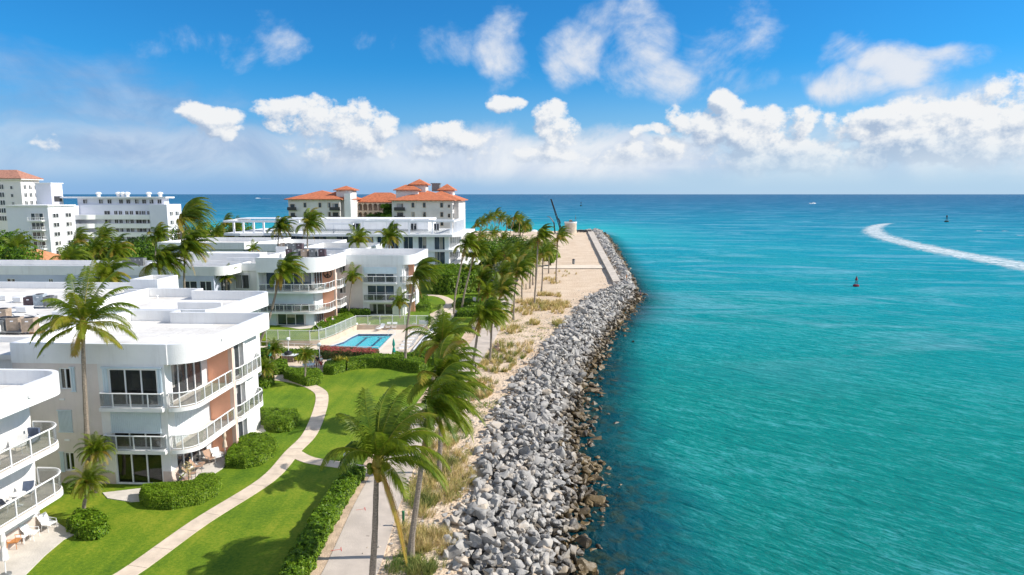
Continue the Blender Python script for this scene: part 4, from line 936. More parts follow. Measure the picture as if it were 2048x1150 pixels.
# ---- G: modern glass building ---------------------------------------------
def build_G():
    B=Bld('modern_condominium','modern white glass fronted condominium with roof terrace pergolas','building',-47,176)
    T=163.
    mb=MB(); mb.box(-44,-23.2,T+.6,188,0,10.9); mb.box(-78,-44,T+5,188,0,10.9); mb.box(-66,-30,174,186,11.4,14.2); B.part('wall',mb,WHITE)
    mb=MB()
    cols=[(-43.9,-42.9),(-41.5,-40.6),(-38.6,-37.3),(-35.4,-34.2),(-31.9,-30.6),(-28.6,-26.7),(-24.2,-23.2)]
    for a,b in cols: mb.box(a,b,T,T+.7,0,10.9)
    B.part('fin_wall',mb,mat('shade_tinted_panel',(.74,.79,.83),.6,.03,1))  # bluish cast of the shaded front put into the panel colour
    z0s=(0.3,4.1,7.7)
    for z in z0s:
        for (a0,b0),(a1,b1) in zip(cols,cols[1:]): window(B,'F',T+.45,b0,a1,z,z+3.1,2 if a1-b0>1.5 else 1,0,.06,glass=GLASSB)
        mb=MB(); mb.box(-44,-22.2,T-.35,T+.4,z+3.1,z+3.6); mb.box(-23.2,-20.8,T+.2,186,z+3.1,z+3.6); B.part('floor_slab',mb,WHITE)
        for k in range(5): window(B,'R',-23.15,T+2+k*4,T+5.4+k*4,z,z+3.0,2,0,.07,glass=GLASSB)
    for k,(a,b) in enumerate([(-77,-73.5),(-71,-66.5),(-64,-60.5),(-58,-54.5),(-52,-49),(-47.6,-45)]):
        window(B,'F',T+4.9,a,b,7.6,10.8,2,0,.07,glass=GLASSB); window(B,'F',T+4.9,a,b,3.9,7,2,0,.07,glass=GLASSB)
    mb=MB(); mb.prism([(-79,T+1.5),(-74,T-.5),(-66,T+2),(-57,T-2.2),(-46,T-1.3),(-22,T-2.2),(-19.5,T+1),(-19.5,188.5),(-79,188.5)],10.9,11.5); r=B.part('roof',mb,WHITE)
    mb=MB() # pergola
    for x in (-44,-38.2,-32.8,-27.2,-22.6): mb.box(x-.16,x+.16,T+.2,T+.52,11.5,14.3)
    mb.box(-46,-21.9,T,T+.6,14.3,14.75); mb.box(-46,-21.9,T+5,T+5.6,14.3,14.75); mb.box(-22.4,-21.9,T+.6,186,14.3,14.75)
    for x in (-44,-38.2,-32.8,-27.2,-22.6): mb.box(x-.15,x+.15,T+.6,T+5,14.35,14.7)
    for k in range(9): mb.box(-22.45,-22.1,T+3+k*2.5,T+3.3+k*2.5,11.5,14.3)
    for x in (-77,-74.6,-72,-69.5,-66): mb.box(x-.2,x+.2,T+2.6,T+3.0,11.5,14.1)
    mb.box(-79,-60,T+1.4,T+2.0,14.1,14.6); mb.box(-79,-78.4,T+2,T+16,14.1,14.6); mb.box(-79,-60,T+8,T+16,14.65,14.85)
    for x in (-57,-51.5,-47): mb.box(x-.15,x+.15,T+1,T+1.3,11.5,13.6)
    mb.box(-60,-46.5,T+.8,T+1.4,13.6,14.0)
    B.part('pergola',mb,TRIM)
    mb=MB(); mb.box(-66.2,-29.8,173.8,186.2,14.2,14.7); B.part('roof',mb,WHITE)
    mb=MB(); mb.box(-59,-23,T+.55,T+.58,11.55,12.6); B.part('glass_railing',mb,PANEL)
    for k,(x,w) in enumerate(((-40,2.2),(-34.5,1.6),(-28.5,1.4),(-50,2.4))): window(B,'F',173.8,x,x+w,11.7,13.6,2,0,.07)
    # balconies and stair on the right side
    mb=MB(); mb.box(-20.8,-17.6,T+3,T+16,6.9,7.2); mb.box(-20.8,-17,T+3,T+22,3.4,3.8); mb.box(-20.8,-16.5,T-3,T+6,3.2,3.5)
    mb.add([(-21,150,0.2),(-19,150,.2),(-19,160,3.5),(-21,160,3.5),(-21,150,.6),(-19,150,.6),(-19,160,3.9),(-21,160,3.9)],[(3,2,1,0),(4,5,6,7),(0,1,5,4),(1,2,6,5),(2,3,7,6),(3,0,4,7)])
    for y,z in ((154,1.2),(158,2.7)):
        for x in (-20.8,-19.2): mb.box(x-.15,x+.15,y,y+.3,0,z)
    B.part('stair',mb,WHITE)
build_G()
def hip(mb,x0,x1,y0,y1,z0,z1,ov=1.0,m=0):
    x0-=ov;x1+=ov;y0-=ov;y1+=ov; d=min(x1-x0,y1-y0)/2; 
    if x1-x0>=y1-y0: r=[(x0+d,(y0+y1)/2,z1),(x1-d-.01,(y0+y1)/2,z1)]
    else: r=[((x0+x1)/2,y0+d,z1),((x0+x1)/2,y1-d-.01,z1)]
    v=[(x0,y0,z0),(x1,y0,z0),(x1,y1,z0),(x0,y1,z0),(x0,y0,z0-.3),(x1,y0,z0-.3),(x1,y1,z0-.3),(x0,y1,z0-.3)]+r
    if x1-x0>=y1-y0: f=[(0,1,9,8),(1,2,9),(2,3,8,9),(3,0,8)]
    else: f=[(0,1,8),(1,2,9,8),(2,3,9),(3,0,8,9)]
    mb.add(v,f+[(4,5,1,0),(5,6,2,1),(6,7,3,2),(7,4,0,3),(7,6,5,4)],m)
def build_H():
    B=Bld('hotel','cream hotel with orange tiled hip roofs and square roof towers standing above the modern condominium','hotel',-62,262)
    CR=mat('cream_stucco',(.66,.64,.62),.85,.05,.3); T=250.
    def block(x0,x1,y0,y1,zt,zr,wins=(),ov=1.1,z0=0):
        mb=MB(); mb.box(x0,x1,y0,y1,z0,zt); mb.box(x0-.06,x1+.06,y0-.06,y1+.06,zt-4.2,zt-3.9)
        for k in range(int((x1-x0)/2.6)): mb.box(x0+1+k*2.6,x0+1.35+k*2.6,y0-.5,y0,zt-.75,zt-.25)
        w=B.part('wall',mb,CR); mb=MB(); hip(mb,x0,x1,y0,y1,zt,zr,ov); B.part('roof',mb,TERRA)
    block(-92.5,-73.2,T,270,19.2,22.4); block(-84,-70.5,T+3,268,19.2,22.0); block(-53.8,-31.5,T,272,18.8,22.3); block(-45,-29.8,T+5,276,18.8,22.2)
    block(-71.6,-53,266,278,18.0,21.6)
    block(-75.6,-69.6,T+4,T+10,22.6,24.1,ov=.9); block(-53.5,-45.2,T+6,T+12,22.6,24.5,ov=.9); block(-48.4,-42.8,T+9,T+15,24.6,26.7,ov=.9); block(-38.2,-33.2,T+14,T+20,22.6,24.9,ov=.9)
    def wi(x,z,w=1.2,h=1.9,y=T,bal=False):
        window(B,'F',y-.08,x,x+w,z,z+h,1,0,.12,glass=GLASSD,fm=BEIGE)
        if bal:
            mb=MB(); mb.box(x-.8,x+w+.8,y-1.1,y-.05,z-.2,z); mb.box(x-.8,x+w+.8,y-1.1,y-1.03,z,z+1.0); B.part('balcony',mb,DKGREY)
    for z in (16.0,12.6,9.4):
        for x in (-86.8,-81.2,-77.8): wi(x,z)
        for x in (-46.6,-42.4,-36): wi(x,z)
    for z in (15.2,12.0,8.8):
        wi(-73.6+.2,z,1.3,2.3,T+3,True) if False else wi(-76.0,z,2.4,2.4,T,True); wi(-52.0,z,2.4,2.4,T,True); wi(-91.8,z,1.8,2.2,T,True)
        window(B,'R',-31.4,T+1,T+4,z,z+2,1,0,.1)
    wi(-33.2,16.0,1,1.2,T); wi(-33.2,12.4,1,1.5,T)
    # arcaded galleries on the linking wing
    ar=MB()
    for z in (14.6,11.2):
        ar.box(-71,-54,264.2,266,z-.4,z); 
        for k in range(9): 
            x=-70.5+k*2.0; ar.box(x-.18,x+.18,264.2,264.6,z,z+2.7)
            ar.add([(x-.18,264.3,z+2.0),(x+.18,264.3,z+2.0),(x+.7,264.3,z+2.75),(x-.7,264.3,z+2.75),(x-.18,264.6,z+2.0),(x+.18,264.6,z+2.0),(x+.7,264.6,z+2.75),(x-.7,264.6,z+2.75)],[(0,1,2,3),(7,6,5,4),(1,5,6,2),(4,0,3,7)])
        ar.box(-71,-54,264.2,264.7,z+2.75,z+3.0)
    B.part('arcade',ar,BEIGE)
    mb=MB(); mb.box(-70,-54.5,265.6,265.9,11.2,17.4); B.part('gallery_shade',mb,mat('gallery_shade_brown',(.30,.22,.17),.9,.15,.5))  # dark sheet standing in for the shade behind the arches
    mb=MB(); mb.box(-41.6,-38.6,T+16,T+19,22,25.2); mb.box(-42,-38.2,T+15.8,T+19.2,24.9,25.2); B.part('cooling_tower',mb,GREYM)
    # angular white render panel and wall of the left tower
    mb=MB(); mb.box(-71.8,-69.4,T+1,T+4,0,21.2); B.part('wall',mb,WHITE)
    return B
HB=build_H()
HB.root.location.x-=2.6
def build_I():
    B=Bld('apartment_building','large white balconied apartment block with curved end balconies and vents on its roof','building',-150,225)
    CW=mat('cool_white_stucco',(.70,.71,.77),.85,.04,.1)
    T=205.; t2=222.
    mb=MB(); mb.box(-167,-153.7,T+.0,T+12,0,17.2); mb.box(-167,-156.5,T+12,t2+3,0,17.15); mb.box(-157,-131.5,t2+1.6,t2+6,0,17.4); mb.box(-131.5,-125.5,t2,t2+9,0,17.6); mb.box(-158,-128,t2+3,t2+6,17.4,19.6); mb.box(-168.5,-163.2,t2-2,t2+3.4,17,24.4); B.part('wall',mb,CW)
    mb=MB(); mb.box(-167.4,-153.3,T-.4,T+12.4,17.2,17.6); mb.box(-163.1,-126.5,t2+1.5,t2+7,19.6,20.1); mb.box(-168.8,-162.9,t2-2.3,t2+3.7,24.4,24.7); B.part('roof',mb,WHITE)
    for i,z in enumerate((14.2,11.3,8.4,5.5,2.6)):
        mb=MB(); mb.prism([(-157,t2-1.6),(-154,t2-1.8)]+arc(-152.5,t2-.3,1.5,-90,-45,4)+[(-150,t2-.1),(-131.5,t2-.1),(-131.5,t2+1.6),(-157,t2+1.6)],z-1.6,z-.1); B.part('balcony',mb,WHITE)
        for x in (-148,-144.6,-143,-140.8,-139.2,-137.2,-135,-133.2): window(B,'F',t2+1.5,x,x+1.2+(x in(-148,-137.2))*.8,z-.05,z+1.2,2,0,.05,glass=DKGREY)
        mb=MB(); mb.box(-159.6,-154.9,T-1.5,T,z-1.6,z-1.35); 
        b=B.part('balcony',mb,WHITE); mb=MB(); rail_posts(mb,[(-159.5,T-.1),(-159.5,T-1.4),(-155,T-1.4),(-155,T-.1)],z-1.35,1.0,.6); B.part('railing',mb,TRIM,b)
        window(B,'F',T-.1,-159.2,-155.2,z-1.2,z+.9,3,0,.08,name='sliding_door')
        for y in (T+1.8,T+7.5): window(B,'R',-153.6,y,y+2.6,z-.6,z+.8,2,0,.1)
        for y in (t2+1.5,t2+5): window(B,'R',-125.42,y,y+2,z-.4+(y>t2+5)*.0,z+1,2,0,.1)
    for x in (-156,-150.5,-147.5,-143.5,-141,-138,-135.5,-133,-130.2): window(B,'F',t2+2.9,x,x+1.4,17.8,19.2,2,0,.05,glass=DKGREY)
    for x in (-151.5,-144.6,-143,-141.4,-134,-130): 
        mb=MB(); mb.lathe(x,t2+4.5,[(.55,20.1),(.55,20.8),(.9,21.0),(.9,21.4),(.3,21.7)],10); B.part('roof_vent',mb,WHITE)
    mb=MB(); mb.box(-163.15,-163.05,t2-1,t2+2.6,18.5,20.3); B.part('roof_fan',mb,DKGREY)
    J=Bld('apartment_tower','tall pinkish white tower with a brown tiled hip roof at the left edge','building',-214,272)
    PK=mat('pink_white_stucco',(.76,.72,.72),.85,.04,.1)
    mb=MB(); mb.box(-236,-206.5,262,272,0,26.6); mb.box(-238,-205.3,261,273,26.6,27.0); J.part('wall',mb,PK); mb=MB(); hip(mb,-236,-206.5,262,272,27.2,30.6,1.2); J.part('roof',mb,mat('brown_roof_tile',(.42,.20,.14),.85,.15,1.5))
    for z in (22.8,19.7,16.6,13.5,10.4):
        window(J,'F',261.95,-216.5,-213.5,z,z+2,3,0,.12); window(J,'F',261.95,-211,-209.8,z,z+1.4,1,0,.12)
        for y in (263.2,266,269): window(J,'R',-206.45,y,y+1.6,z,z+1.8,2,0,.12)
        mb=MB(); mb.box(-226,-218,259.5,262,z-.6,z+.5); J.part('balcony',mb,WHITE)
    K=Bld('house','low house with an orange tiled hip roof among the trees on the left','house',-100.5,129.5)
    mb=MB(); mb.box(-104,-97.2,126,133,0,8.0); K.part('wall',mb,WHITE); mb=MB(); hip(mb,-104,-97.2,126,133,8.2,10.4,.9); K.part('roof',mb,mat('faded_orange_tile',(.55,.25,.12),.85,.12,1.5))
    for x in (-101.5,-99.3): window(K,'F',125.95,x,x+1.2,6.9,7.9,2,0,.08)
build_I()
# ------------------------------------------------------------------ structures on the coast
def build_coast():
    B=Bld('round_pump_house','round tan concrete pump house with a white rim at the end of the sand','pump house',*g(1141,467),0)
    x,y=g(1141,467); mb=MB(); mb.lathe(x,y,[(3.2,-.2),(3.2,5.6)],28); B.part('wall',mb,mat('tan_concrete',(.55,.48,.38),.9,.12,.5,.2,4),smooth=False)
    mb=MB(); mb.lathe(x,y,[(3.35,5.6),(3.35,6.3),(2.9,6.3),(2.9,5.9)],28); B.part('rim',mb,WHITE)
    mb=MB(); mb.box(x-.8,x+.8,y-.8,y+.8,6,7.3); mb.box(x-3.3,x-3.15,y-.6,y+.6,0,2.4); B.part('hatch',mb,TANM)
    mb=MB(); mb.tube([(x+2.6,y,6),(x+2.6,y,10)],.07,5); mb.box(x+2.4,x+2.9,y-.1,y+.1,8,8.5); B.part('mast',mb,GREYM)
    # black crane boom
    bx,by=g(1126,466); C=Bld('dredge_crane','black crane with one long raised boom left of the round pump house','crane',bx,by)
    tip=gt(1102,398,by)
    mb=MB(); base=(bx-.6,by,0.2)
    b=Vector(base); t=Vector(tip)
    for k in (-.45,.45): mb.tube([tuple(b+Vector((k,0,0))),tuple(t+Vector((k*.4,0,0)))],.22,5)
    for i in range(14):
        p=b.lerp(t,i/14); q=b.lerp(t,(i+1)/14); s=1 if i%2 else -1; mb.tube([tuple(p+Vector((s*.45,0,0))),tuple(q+Vector((-s*.4,0,0)))],.12,4)
    C.part('boom',mb,BLACKM)
    mb=MB(); mb.tube([(bx-2.0,by,0),(bx-1.6,by,6),(bx-2.4,by,8)],[.3,.3,.2],6); mb.tube([(bx-1.6,by,6),tuple(b.lerp(t,.45))],.16,5); C.part('strut',mb,BLACKM)
    mb=MB(); mb.box(bx-2.4,bx+1,by-1.2,by+1.2,0,1.3); mb.box(bx-1.6,bx+.2,by-.8,by+.8,1.3,2.6); C.part('base',mb,BLACKM)
    x,y=g(1110,466); C2=Bld('davit','thin bent black davit with a pale arm beside the crane','davit',x,y)
    mb=MB(); p1=gt(1108,446,y); p2=gt(1100,434,y); p3=gt(1094,433,y); mb.tube([(x,y,0),p1,gt(1107,443,y)],[.4,.4,.3],6); C2.part('post',mb,BLACKM)
    mb=MB(); mb.tube([gt(1107,444,y),p2,p3],[.35,.3,.12],6); C2.part('arm',mb,GREYM)
    # low dark pipes/fence by the jetty start
    x0,y0=g(1155,465); x1,y1=g(1183,466); F_=Bld('pipe_rack','low dark pipe rack between the pump house and the jetty','pipe rack',(x0+x1)/2,y0)
    mb=MB()
    for k in range(3): mb.tube([(x0,y0+k,.6+k*.25),(x1,y1+k,.6+k*.25)],.22,6)
    F_.part('pipe',mb,BLACKM); mb=MB()
    for k in range(5): x=x0+(x1-x0)*k/4; mb.box(x-.12,x+.12,y0-.4,y0+2.4,0,.7)
    F_.part('support',mb,BLACKM)
    # small rubbish bin on the sand
    x,y=g(1147,528); Q=Bld('litter_bin','small dark litter bin alone on the sand beyond the packed track','bin',x,y); mb=MB(); mb.lathe(x,y,[(.38,0),(.42,1.3)],12); Q.part('body',mb,GREYM); mb=MB(); mb.lathe(x,y,[(.46,1.3),(.46,1.4),(.2,1.55)],12); Q.part('lid',mb,DKGREY)
build_coast()
def buoy(label,u,v,h,m,conical):
    x,y=g(u,v,WZ); B=Bld('buoy',label,'buoy',x,y,WZ); k=h/5.0
    mb=MB(); mb.lathe(x,y,[(1.0*k,WZ-.3),(1.35*k,WZ+.2*k),(1.35*k,WZ+.75*k),(.9*k,WZ+1.0*k)],16); B.part('float',mb,m)
    mb=MB()
    for a in (45,135,225,315):
        c,s=math.cos(R(a)),math.sin(R(a)); mb.tube([(x+c*.75*k,y+s*.75*k,WZ+.95*k),(x+c*.3*k,y+s*.3*k,WZ+3.2*k)],.07*k,5)
    mb.lathe(x,y,[(.55*k,WZ+2.0*k),(.55*k,WZ+2.1*k)],10)
    B.part('cage',mb,BLACKM)
    mb=MB()
    if conical: mb.lathe(x,y,[(.75*k,WZ+3.0*k),(.7*k,WZ+3.2*k),(.1*k,WZ+4.8*k)],4)
    else: mb.lathe(x,y,[(.45*k,WZ+3.2*k),(.5*k,WZ+4.2*k),(.2*k,WZ+4.8*k)],8)
    B.part('topmark',mb,m if conical else BLACKM); mb=MB(); mb.lathe(x,y,[(.1*k,WZ+4.7*k),(.1*k,WZ+5*k)],8); B.part('lantern',mb,BLACKM)
buoy('red channel buoy with a pointed topmark on the near turquoise water',1712,573,2.7,mat('buoy_red',(.20,.022,.03),.5,.15,2),True)
buoy('dark skeletal bell buoy beyond the curving boat wake',1893,444,6.0,mat('buoy_green',(.03,.07,.06),.5,.15,2),False)
buoy('tiny dark buoy far out beyond the pump house',1162,412,8,mat('buoy_green',(.03,.07,.06),.5,.15,2),False)
def boat(label,u,v,L,hd):
    x,y=g(u,v,WZ); o=thing('motor_boat',label,'boat',(x,y,WZ),hd)
    mb=MB(); n=10; sec=[]
    for i in range(n+1):
        q=i/n; w=.17*L*(1 if q<.6 else (1-((q-.6)/.4)**2)+.02); z=.10*L+.05*L*q*q; sec.append((-L/2+L*q,w,z))
    v=[];f=[]
    for (px,w,z) in sec: v+=[(px,-w,z),(px,-w*.6,-.03*L),(px,w*.6,-.03*L),(px,w,z)]
    for i in range(n):
        for k in range(3): f.append((i*4+k,(i+1)*4+k,(i+1)*4+k+1,i*4+k+1))
        f.append((i*4+3,(i+1)*4+3,(i+1)*4,i*4))
    f+=[(0,1,2,3)]; mb.add(v,f); obj('hull',mb,WHITE,o)
    mb=MB(); mb.box(-.1*L,.22*L,-.11*L,.11*L,.11*L,.2*L); mb.box(-.12*L,.12*L,-.12*L,.12*L,.28*L,.3*L); 
    for a in (-.1,.1): mb.box(-.1*L,-.08*L,a*L-.05,a*L+.05,.2*L,.28*L); mb.box(.08*L,.1*L,a*L-.05,a*L+.05,.2*L,.28*L)
    obj('cabin',mb,WHITE,o); mb=MB(); mb.box(-.55*L,-.49*L,-.06*L,.06*L,.0,.14*L); obj('outboard',mb,BLACKM,o)
    mb=MB(); rnd=random.Random(2)
    for i in range(60): 
        a=rnd.uniform(-.9,.35)*L; mb.tube([(a,rnd.choice((-1,1))*rnd.uniform(.1,.3)*L,0),(a-.1,rnd.uniform(-.3,.3)*L,rnd.uniform(.05,.22)*L)],[.06*L,.01],5)
    obj('spray',mb,FOAMS,o)
FOAMS=mat('spray_white',(.85,.88,.88),.9,.05,3)
boat('small white motor boat throwing spray near the horizon on the right',1627,407.5,13,R(20)); boat('white speedboat with a wake near the horizon on the left',514,397,18,R(185))
# ------------------------------------------------------------------ pool, fences, hedges
from mathutils.geometry import tessellate_polygon
def build_pool():
    outer=[g(u,v,DZ) for u,v in deck_px]; hole=[g(u,v,DZ) for u,v in [(625,705),(640,700),(662,692),(688,683.5),(702,675),(716,668.5),(786,668.5),(750,705)]]
    tri=tessellate_polygon([[Vector((*p,0)) for p in outer],[Vector((*p,0)) for p in hole]]); allp=outer+hole
    bpy.data.objects.remove(bpy.data.objects['pool_deck'])
    mb=MB(); mb.add([(p[0],p[1],DZ) for p in allp],[tuple(t) for t in tri]); n=len(outer); mb.add([(p[0],p[1],DZ) for p in outer]+[(p[0],p[1],-.1) for p in outer],[(i,(i+1)%n,(i+1)%n+n,i+n) for i in range(n)])
    struct('pool_deck',mb,DECK)
    cx=sum(p[0] for p in hole)/len(hole); cy=sum(p[1] for p in hole)/len(hole)
    B=Bld('swimming_pool','turquoise swimming pool with dark lane stripes sunk in the cream deck','pool',cx,cy,DZ)
    h=hole if sum(hole[i][0]*hole[(i+1)%8][1]-hole[(i+1)%8][0]*hole[i][1] for i in range(8))>0 else hole[::-1]
    mb=MB(); n=len(h); mb.add([(p[0],p[1],DZ-.002) for p in h]+[(p[0],p[1],0.06) for p in h],[(i,i+n,(i+1)%n+n,(i+1)%n) for i in range(n)]+[tuple(range(n,2*n))]); B.part('basin',mb,mat('pool_plaster',(.10,.60,.68),.6,.04,.5))
    mb=MB(); mb.band(h,-.32,DZ-.05,DZ+.03,closed=True); B.part('coping',mb,mat('pool_coping',(.66,.63,.58),.8,.05,1))
    mb=MB(); mb.band(h,.03,0.1,DZ-.02,closed=True); B.part('waterline_tile',mb,mat('navy_tile',(.02,.05,.16),.3,.1,4))
    x0=g(786,668.5,DZ); xa=g(716,668.5,DZ); y0=g(750,705,DZ)[1]
    for f in (.30,.72):
        x=xa[0]+(x0[0]-xa[0])*f; mb=MB(); mb.box(x-.17,x+.17,y0+.5,x0[1]-1.2,0.065,0.075); mb.box(x-.6,x+.6,x0[1]-1.4,x0[1]-1.1,0.066,0.079) ; B.part('lane_stripe',mb,mat('navy_tile',(.02,.05,.16),.3,.1,4))
    m=bpy.data.materials.new('pool_water'); m.use_nodes=True; nt=m.node_tree; N=nt.nodes; L=nt.links; N.remove(N['Principled BSDF'])
    tr=N.new('ShaderNodeBsdfTransparent'); tr.inputs[0].default_value=(.75,.97,1,1); gl=N.new('ShaderNodeBsdfGlossy'); gl.inputs['Roughness'].default_value=.05
    fr=N.new('ShaderNodeMath'); fr.operation='POWER'; fr.inputs[1].default_value=5.0; lw_=N.new('ShaderNodeLayerWeight'); lw_.inputs[0].default_value=.5; L.new(lw_.outputs['Facing'],fr.inputs[0]); nz=N.new('ShaderNodeTexNoise'); nz.inputs['Scale'].default_value=2.5; geo=N.new('ShaderNodeNewGeometry'); L.new(geo.outputs['Position'],nz.inputs['Vector'])
    bp=N.new('ShaderNodeBump'); bp.inputs['Strength'].default_value=.25; bp.inputs['Distance'].default_value=.1; L.new(nz.outputs[0],bp.inputs['Height']); L.new(bp.outputs[0],gl.inputs['Normal'])
    mx=N.new('ShaderNodeMixShader'); L.new(fr.outputs[0],mx.inputs[0]); L.new(tr.outputs[0],mx.inputs[1]); L.new(gl.outputs[0],mx.inputs[2]); L.new(mx.outputs[0],N['Material Output'].inputs[0])
    mb=MB(); mb.sheet(h,DZ-.07); B.part('water',mb,m)
    # handrails
    mb=MB(); x,y=g(786,668.5,DZ); 
    for k in (0,.5): mb.tube([(x-.5,y-.6-k,DZ),(x-.5,y-.6-k,DZ+.8),(x+.1,y-.6-k,DZ+.9),(x+.5,y-.6-k,DZ+.7),(x+.5,y-.6-k,DZ)],.03,5)
    B.part('handrail',mb,TRIM)
build_pool()
def picket_fence(label,pts,z,h,sp=1.9,pk=.125,base=None,cat='fence'):
    B=Bld('picket_fence',label,cat,pts[0][0],pts[0][1],z)
    mb=MB(); mb2=MB()
    for a,b in zip(pts,pts[1:]):
        A=Vector(a);C=Vector(b); L_=(C-A).length; n=max(1,round(L_/sp)); k=max(1,int(L_/pk)); d=(C-A)/L_
        for i in range(0 if a is pts[0] else 1,n+1): p=A.lerp(C,i/n); mb2.box(p.x-.035,p.x+.035,p.y-.035,p.y+.035,z,z+h+.05)
        for i in range(k): p=A.lerp(C,(i+.5)/k); mb.box(p.x-.012,p.x+.012,p.y-.012,p.y+.012,z+.1,z+h-.02)
        for zz,r in ((z+.1,.022),(z+h-.02,.03)): mb.tube([(A.x,A.y,zz),(C.x,C.y,zz)],r,4)
    B.part('pickets',mb,TRIM); B.part('post',mb2,TRIM)
    return B
fp=[g(u,v,TZ) for u,v in [(533,681),(580,681.6),(620,682),(638,681),(652,677),(672,669),(692,659.5),(712,650.5),(760,650),(810,650),(856,650)]]
picket_fence('white picket fence curving round the far side of the pool on its low wall',fp,TZ+.04,1.45)
mb=MB(); mb.band(fp,-.25,.3,TZ+.05); tag(obj('retaining_wall',mb,mat('tan_wall',(.56,.46,.36),.9,.08,.6,.15,6)),'low tan retaining wall below the pool picket fence','wall')
# low front fence of the pool and its wall
fr=[g(u,v,0) for u,v in [(505,716),(600,716),(700,722),(765,740)]]
fr=[g(500,697,DZ),g(600,703,DZ),g(700,708.5,DZ),g(757,709,DZ)]
F2=Bld('low_railing','thin white wire railing on the low wall in front of the pool','railing',fr[0][0],fr[0][1]); mb=MB(); mb.band(fr,.2,-.1,DZ+.06); F2.part('base_wall',mb,WHITE)
mb=MB(); rail_posts(mb,fr,DZ+.06,1.0,1.6,.02,.03); F2.part('rail',mb,TRIM)
# white slab wall running along the path beside the pool
wp=[g(u,v,.6) for u,v in [(839,702),(862,672),(895,631)]]
mb=MB(); mb.band(wp,.9,0,.78); mb.band([(p[0]-.0,p[1]) for p in wp],.22,.78,1.15); tag(obj('garden_wall',mb,WHITE),'broad white slab wall running diagonally along the right side of the pool','wall')
# gate panel and life ring
G_=Bld('gate','white metal gate at the far right corner of the pool deck','gate',*g(842,657,DZ),DZ)
gx,gy=g(838,657,DZ); mb=MB(); mb.box(gx,gx+1.4,gy,gy+.06,DZ+.05,DZ+.25); mb.box(gx,gx+1.4,gy,gy+.06,DZ+1.1,DZ+1.3); mb.box(gx,gx+.1,gy,gy+.06,DZ,DZ+1.4); mb.box(gx+1.3,gx+1.4,gy,gy+.06,DZ,DZ+1.4)
G_.part('frame',mb,TRIM); mb=MB(); mb.box(gx+.1,gx+1.3,gy+.02,gy+.04,DZ+.25,DZ+1.1); G_.part('panel',mb,WHITES)
lx,ly=gt(829,652,g(829,656,DZ)[1])[:2]; z=DZ+.45
mb=MB(); ring=[(lx+.32*math.cos(a),ly-.3,z+.32*math.sin(a)) for a in [2*math.pi*i/20 for i in range(21)]]; mb.tube(ring,.1,8,cap=False); tag(obj('life_ring',mb,TRIM),'white life ring hung on the tan wall behind the pool','life ring')
# ------------------------------------------------------------------ leaves
def leafq(mb,p,n,s,rnd,t,asp=.55):
    n=(n+Vector((rnd.uniform(-1,1),rnd.uniform(-1,1),rnd.uniform(-.6,1)))*.75).normalized()
    a=n.orthogonal().normalized(); q=rnd.uniform(0,6.28); b=n.cross(a); u=a*math.cos(q)+b*math.sin(q); w=n.cross(u)
    u*=s; w*=s*asp
    mb.add([tuple(p-u),tuple(p+w*.9),tuple(p+u),tuple(p-w*.9)],[(0,1,2,3)],0,t)
def poly_area(P): return abs(sum(P[i][0]*P[(i+1)%len(P)][1]-P[(i+1)%len(P)][0]*P[i][1] for i in range(len(P))))/2
def hedge(label,poly,h,leaf=.09,dens=170,seed=1,m=None,cat='hedge',z=0,name='hedge',pal=(.15,.95),hollow=False,lump=.12,toppal=None):
    rnd=random.Random(seed); mb=MB()
    P=poly if sum(poly[i][0]*poly[(i+1)%len(poly)][1]-poly[(i+1)%len(poly)][0]*poly[i][1] for i in range(len(poly)))>0 else poly[::-1]
    n=len(P)
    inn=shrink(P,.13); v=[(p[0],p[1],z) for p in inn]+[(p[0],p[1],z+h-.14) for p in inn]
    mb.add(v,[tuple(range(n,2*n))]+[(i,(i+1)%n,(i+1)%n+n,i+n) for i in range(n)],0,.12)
    xs=[p[0] for p in P]; ys=[p[1] for p in P]
    A=poly_area(P); cnt=int(A*dens)
    segs=[(Vector(P[i]),Vector(P[(i+1)%n])) for i in range(n)]
    def ed(x,y):
        b=9
        for a,c in segs:
            d=c-a; q=max(0,min(1,((Vector((x,y))-a).dot(d))/(d.length_squared+1e-9))); b=min(b,(a+d*q-Vector((x,y))).length)
        return b
    k=0
    while k<cnt:
        x=rnd.uniform(min(xs),max(xs)); y=rnd.uniform(min(ys),max(ys))
        if not inpoly(x,y,P): continue
        k+=1; e=ed(x,y); r=min(.35,h*.4); dz=0 if e>r else -(1-math.sqrt(max(0,1-(1-e/r)**2)))*r
        lm=noise.noise(Vector((x*1.6,y*1.6,seed)))*lump
        if hollow and e>.9: dz-=.35
        cl=.5+.5*noise.noise(Vector((x*2.4,y*2.4,seed+9)))
        lo,hi=(toppal or pal); leafq(mb,Vector((x,y,z+h+dz+lm+rnd.uniform(-.07,.07))),Vector((0,0,1)),leaf*rnd.uniform(.7,1.3),rnd,lo+(hi-lo)*(rnd.random()*.6+cl*.4))
    for a,c in segs:
        L_=(c-a).length; d=(c-a)/max(L_,1e-6); nr=Vector((d.y,-d.x,0))
        for _ in range(int(L_*h*dens)):
            q=rnd.random(); zz=rnd.uniform(0,h*.93); p=a+(c-a)*q; off=noise.noise(Vector((p.x*1.8,p.y*1.8,zz*1.8+seed)))*lump
            if zz>h-.25: off-= (zz-h+.25)*.6
            leafq(mb,Vector((p.x,p.y,z+zz))+nr*(off+rnd.uniform(-.06,.05)),nr+Vector((0,0,.3)),leaf*rnd.uniform(.7,1.3),rnd,pal[0]+(pal[1]-pal[0])*rnd.random())
    return tag(obj(name,mb,m or LEAF),label,cat)
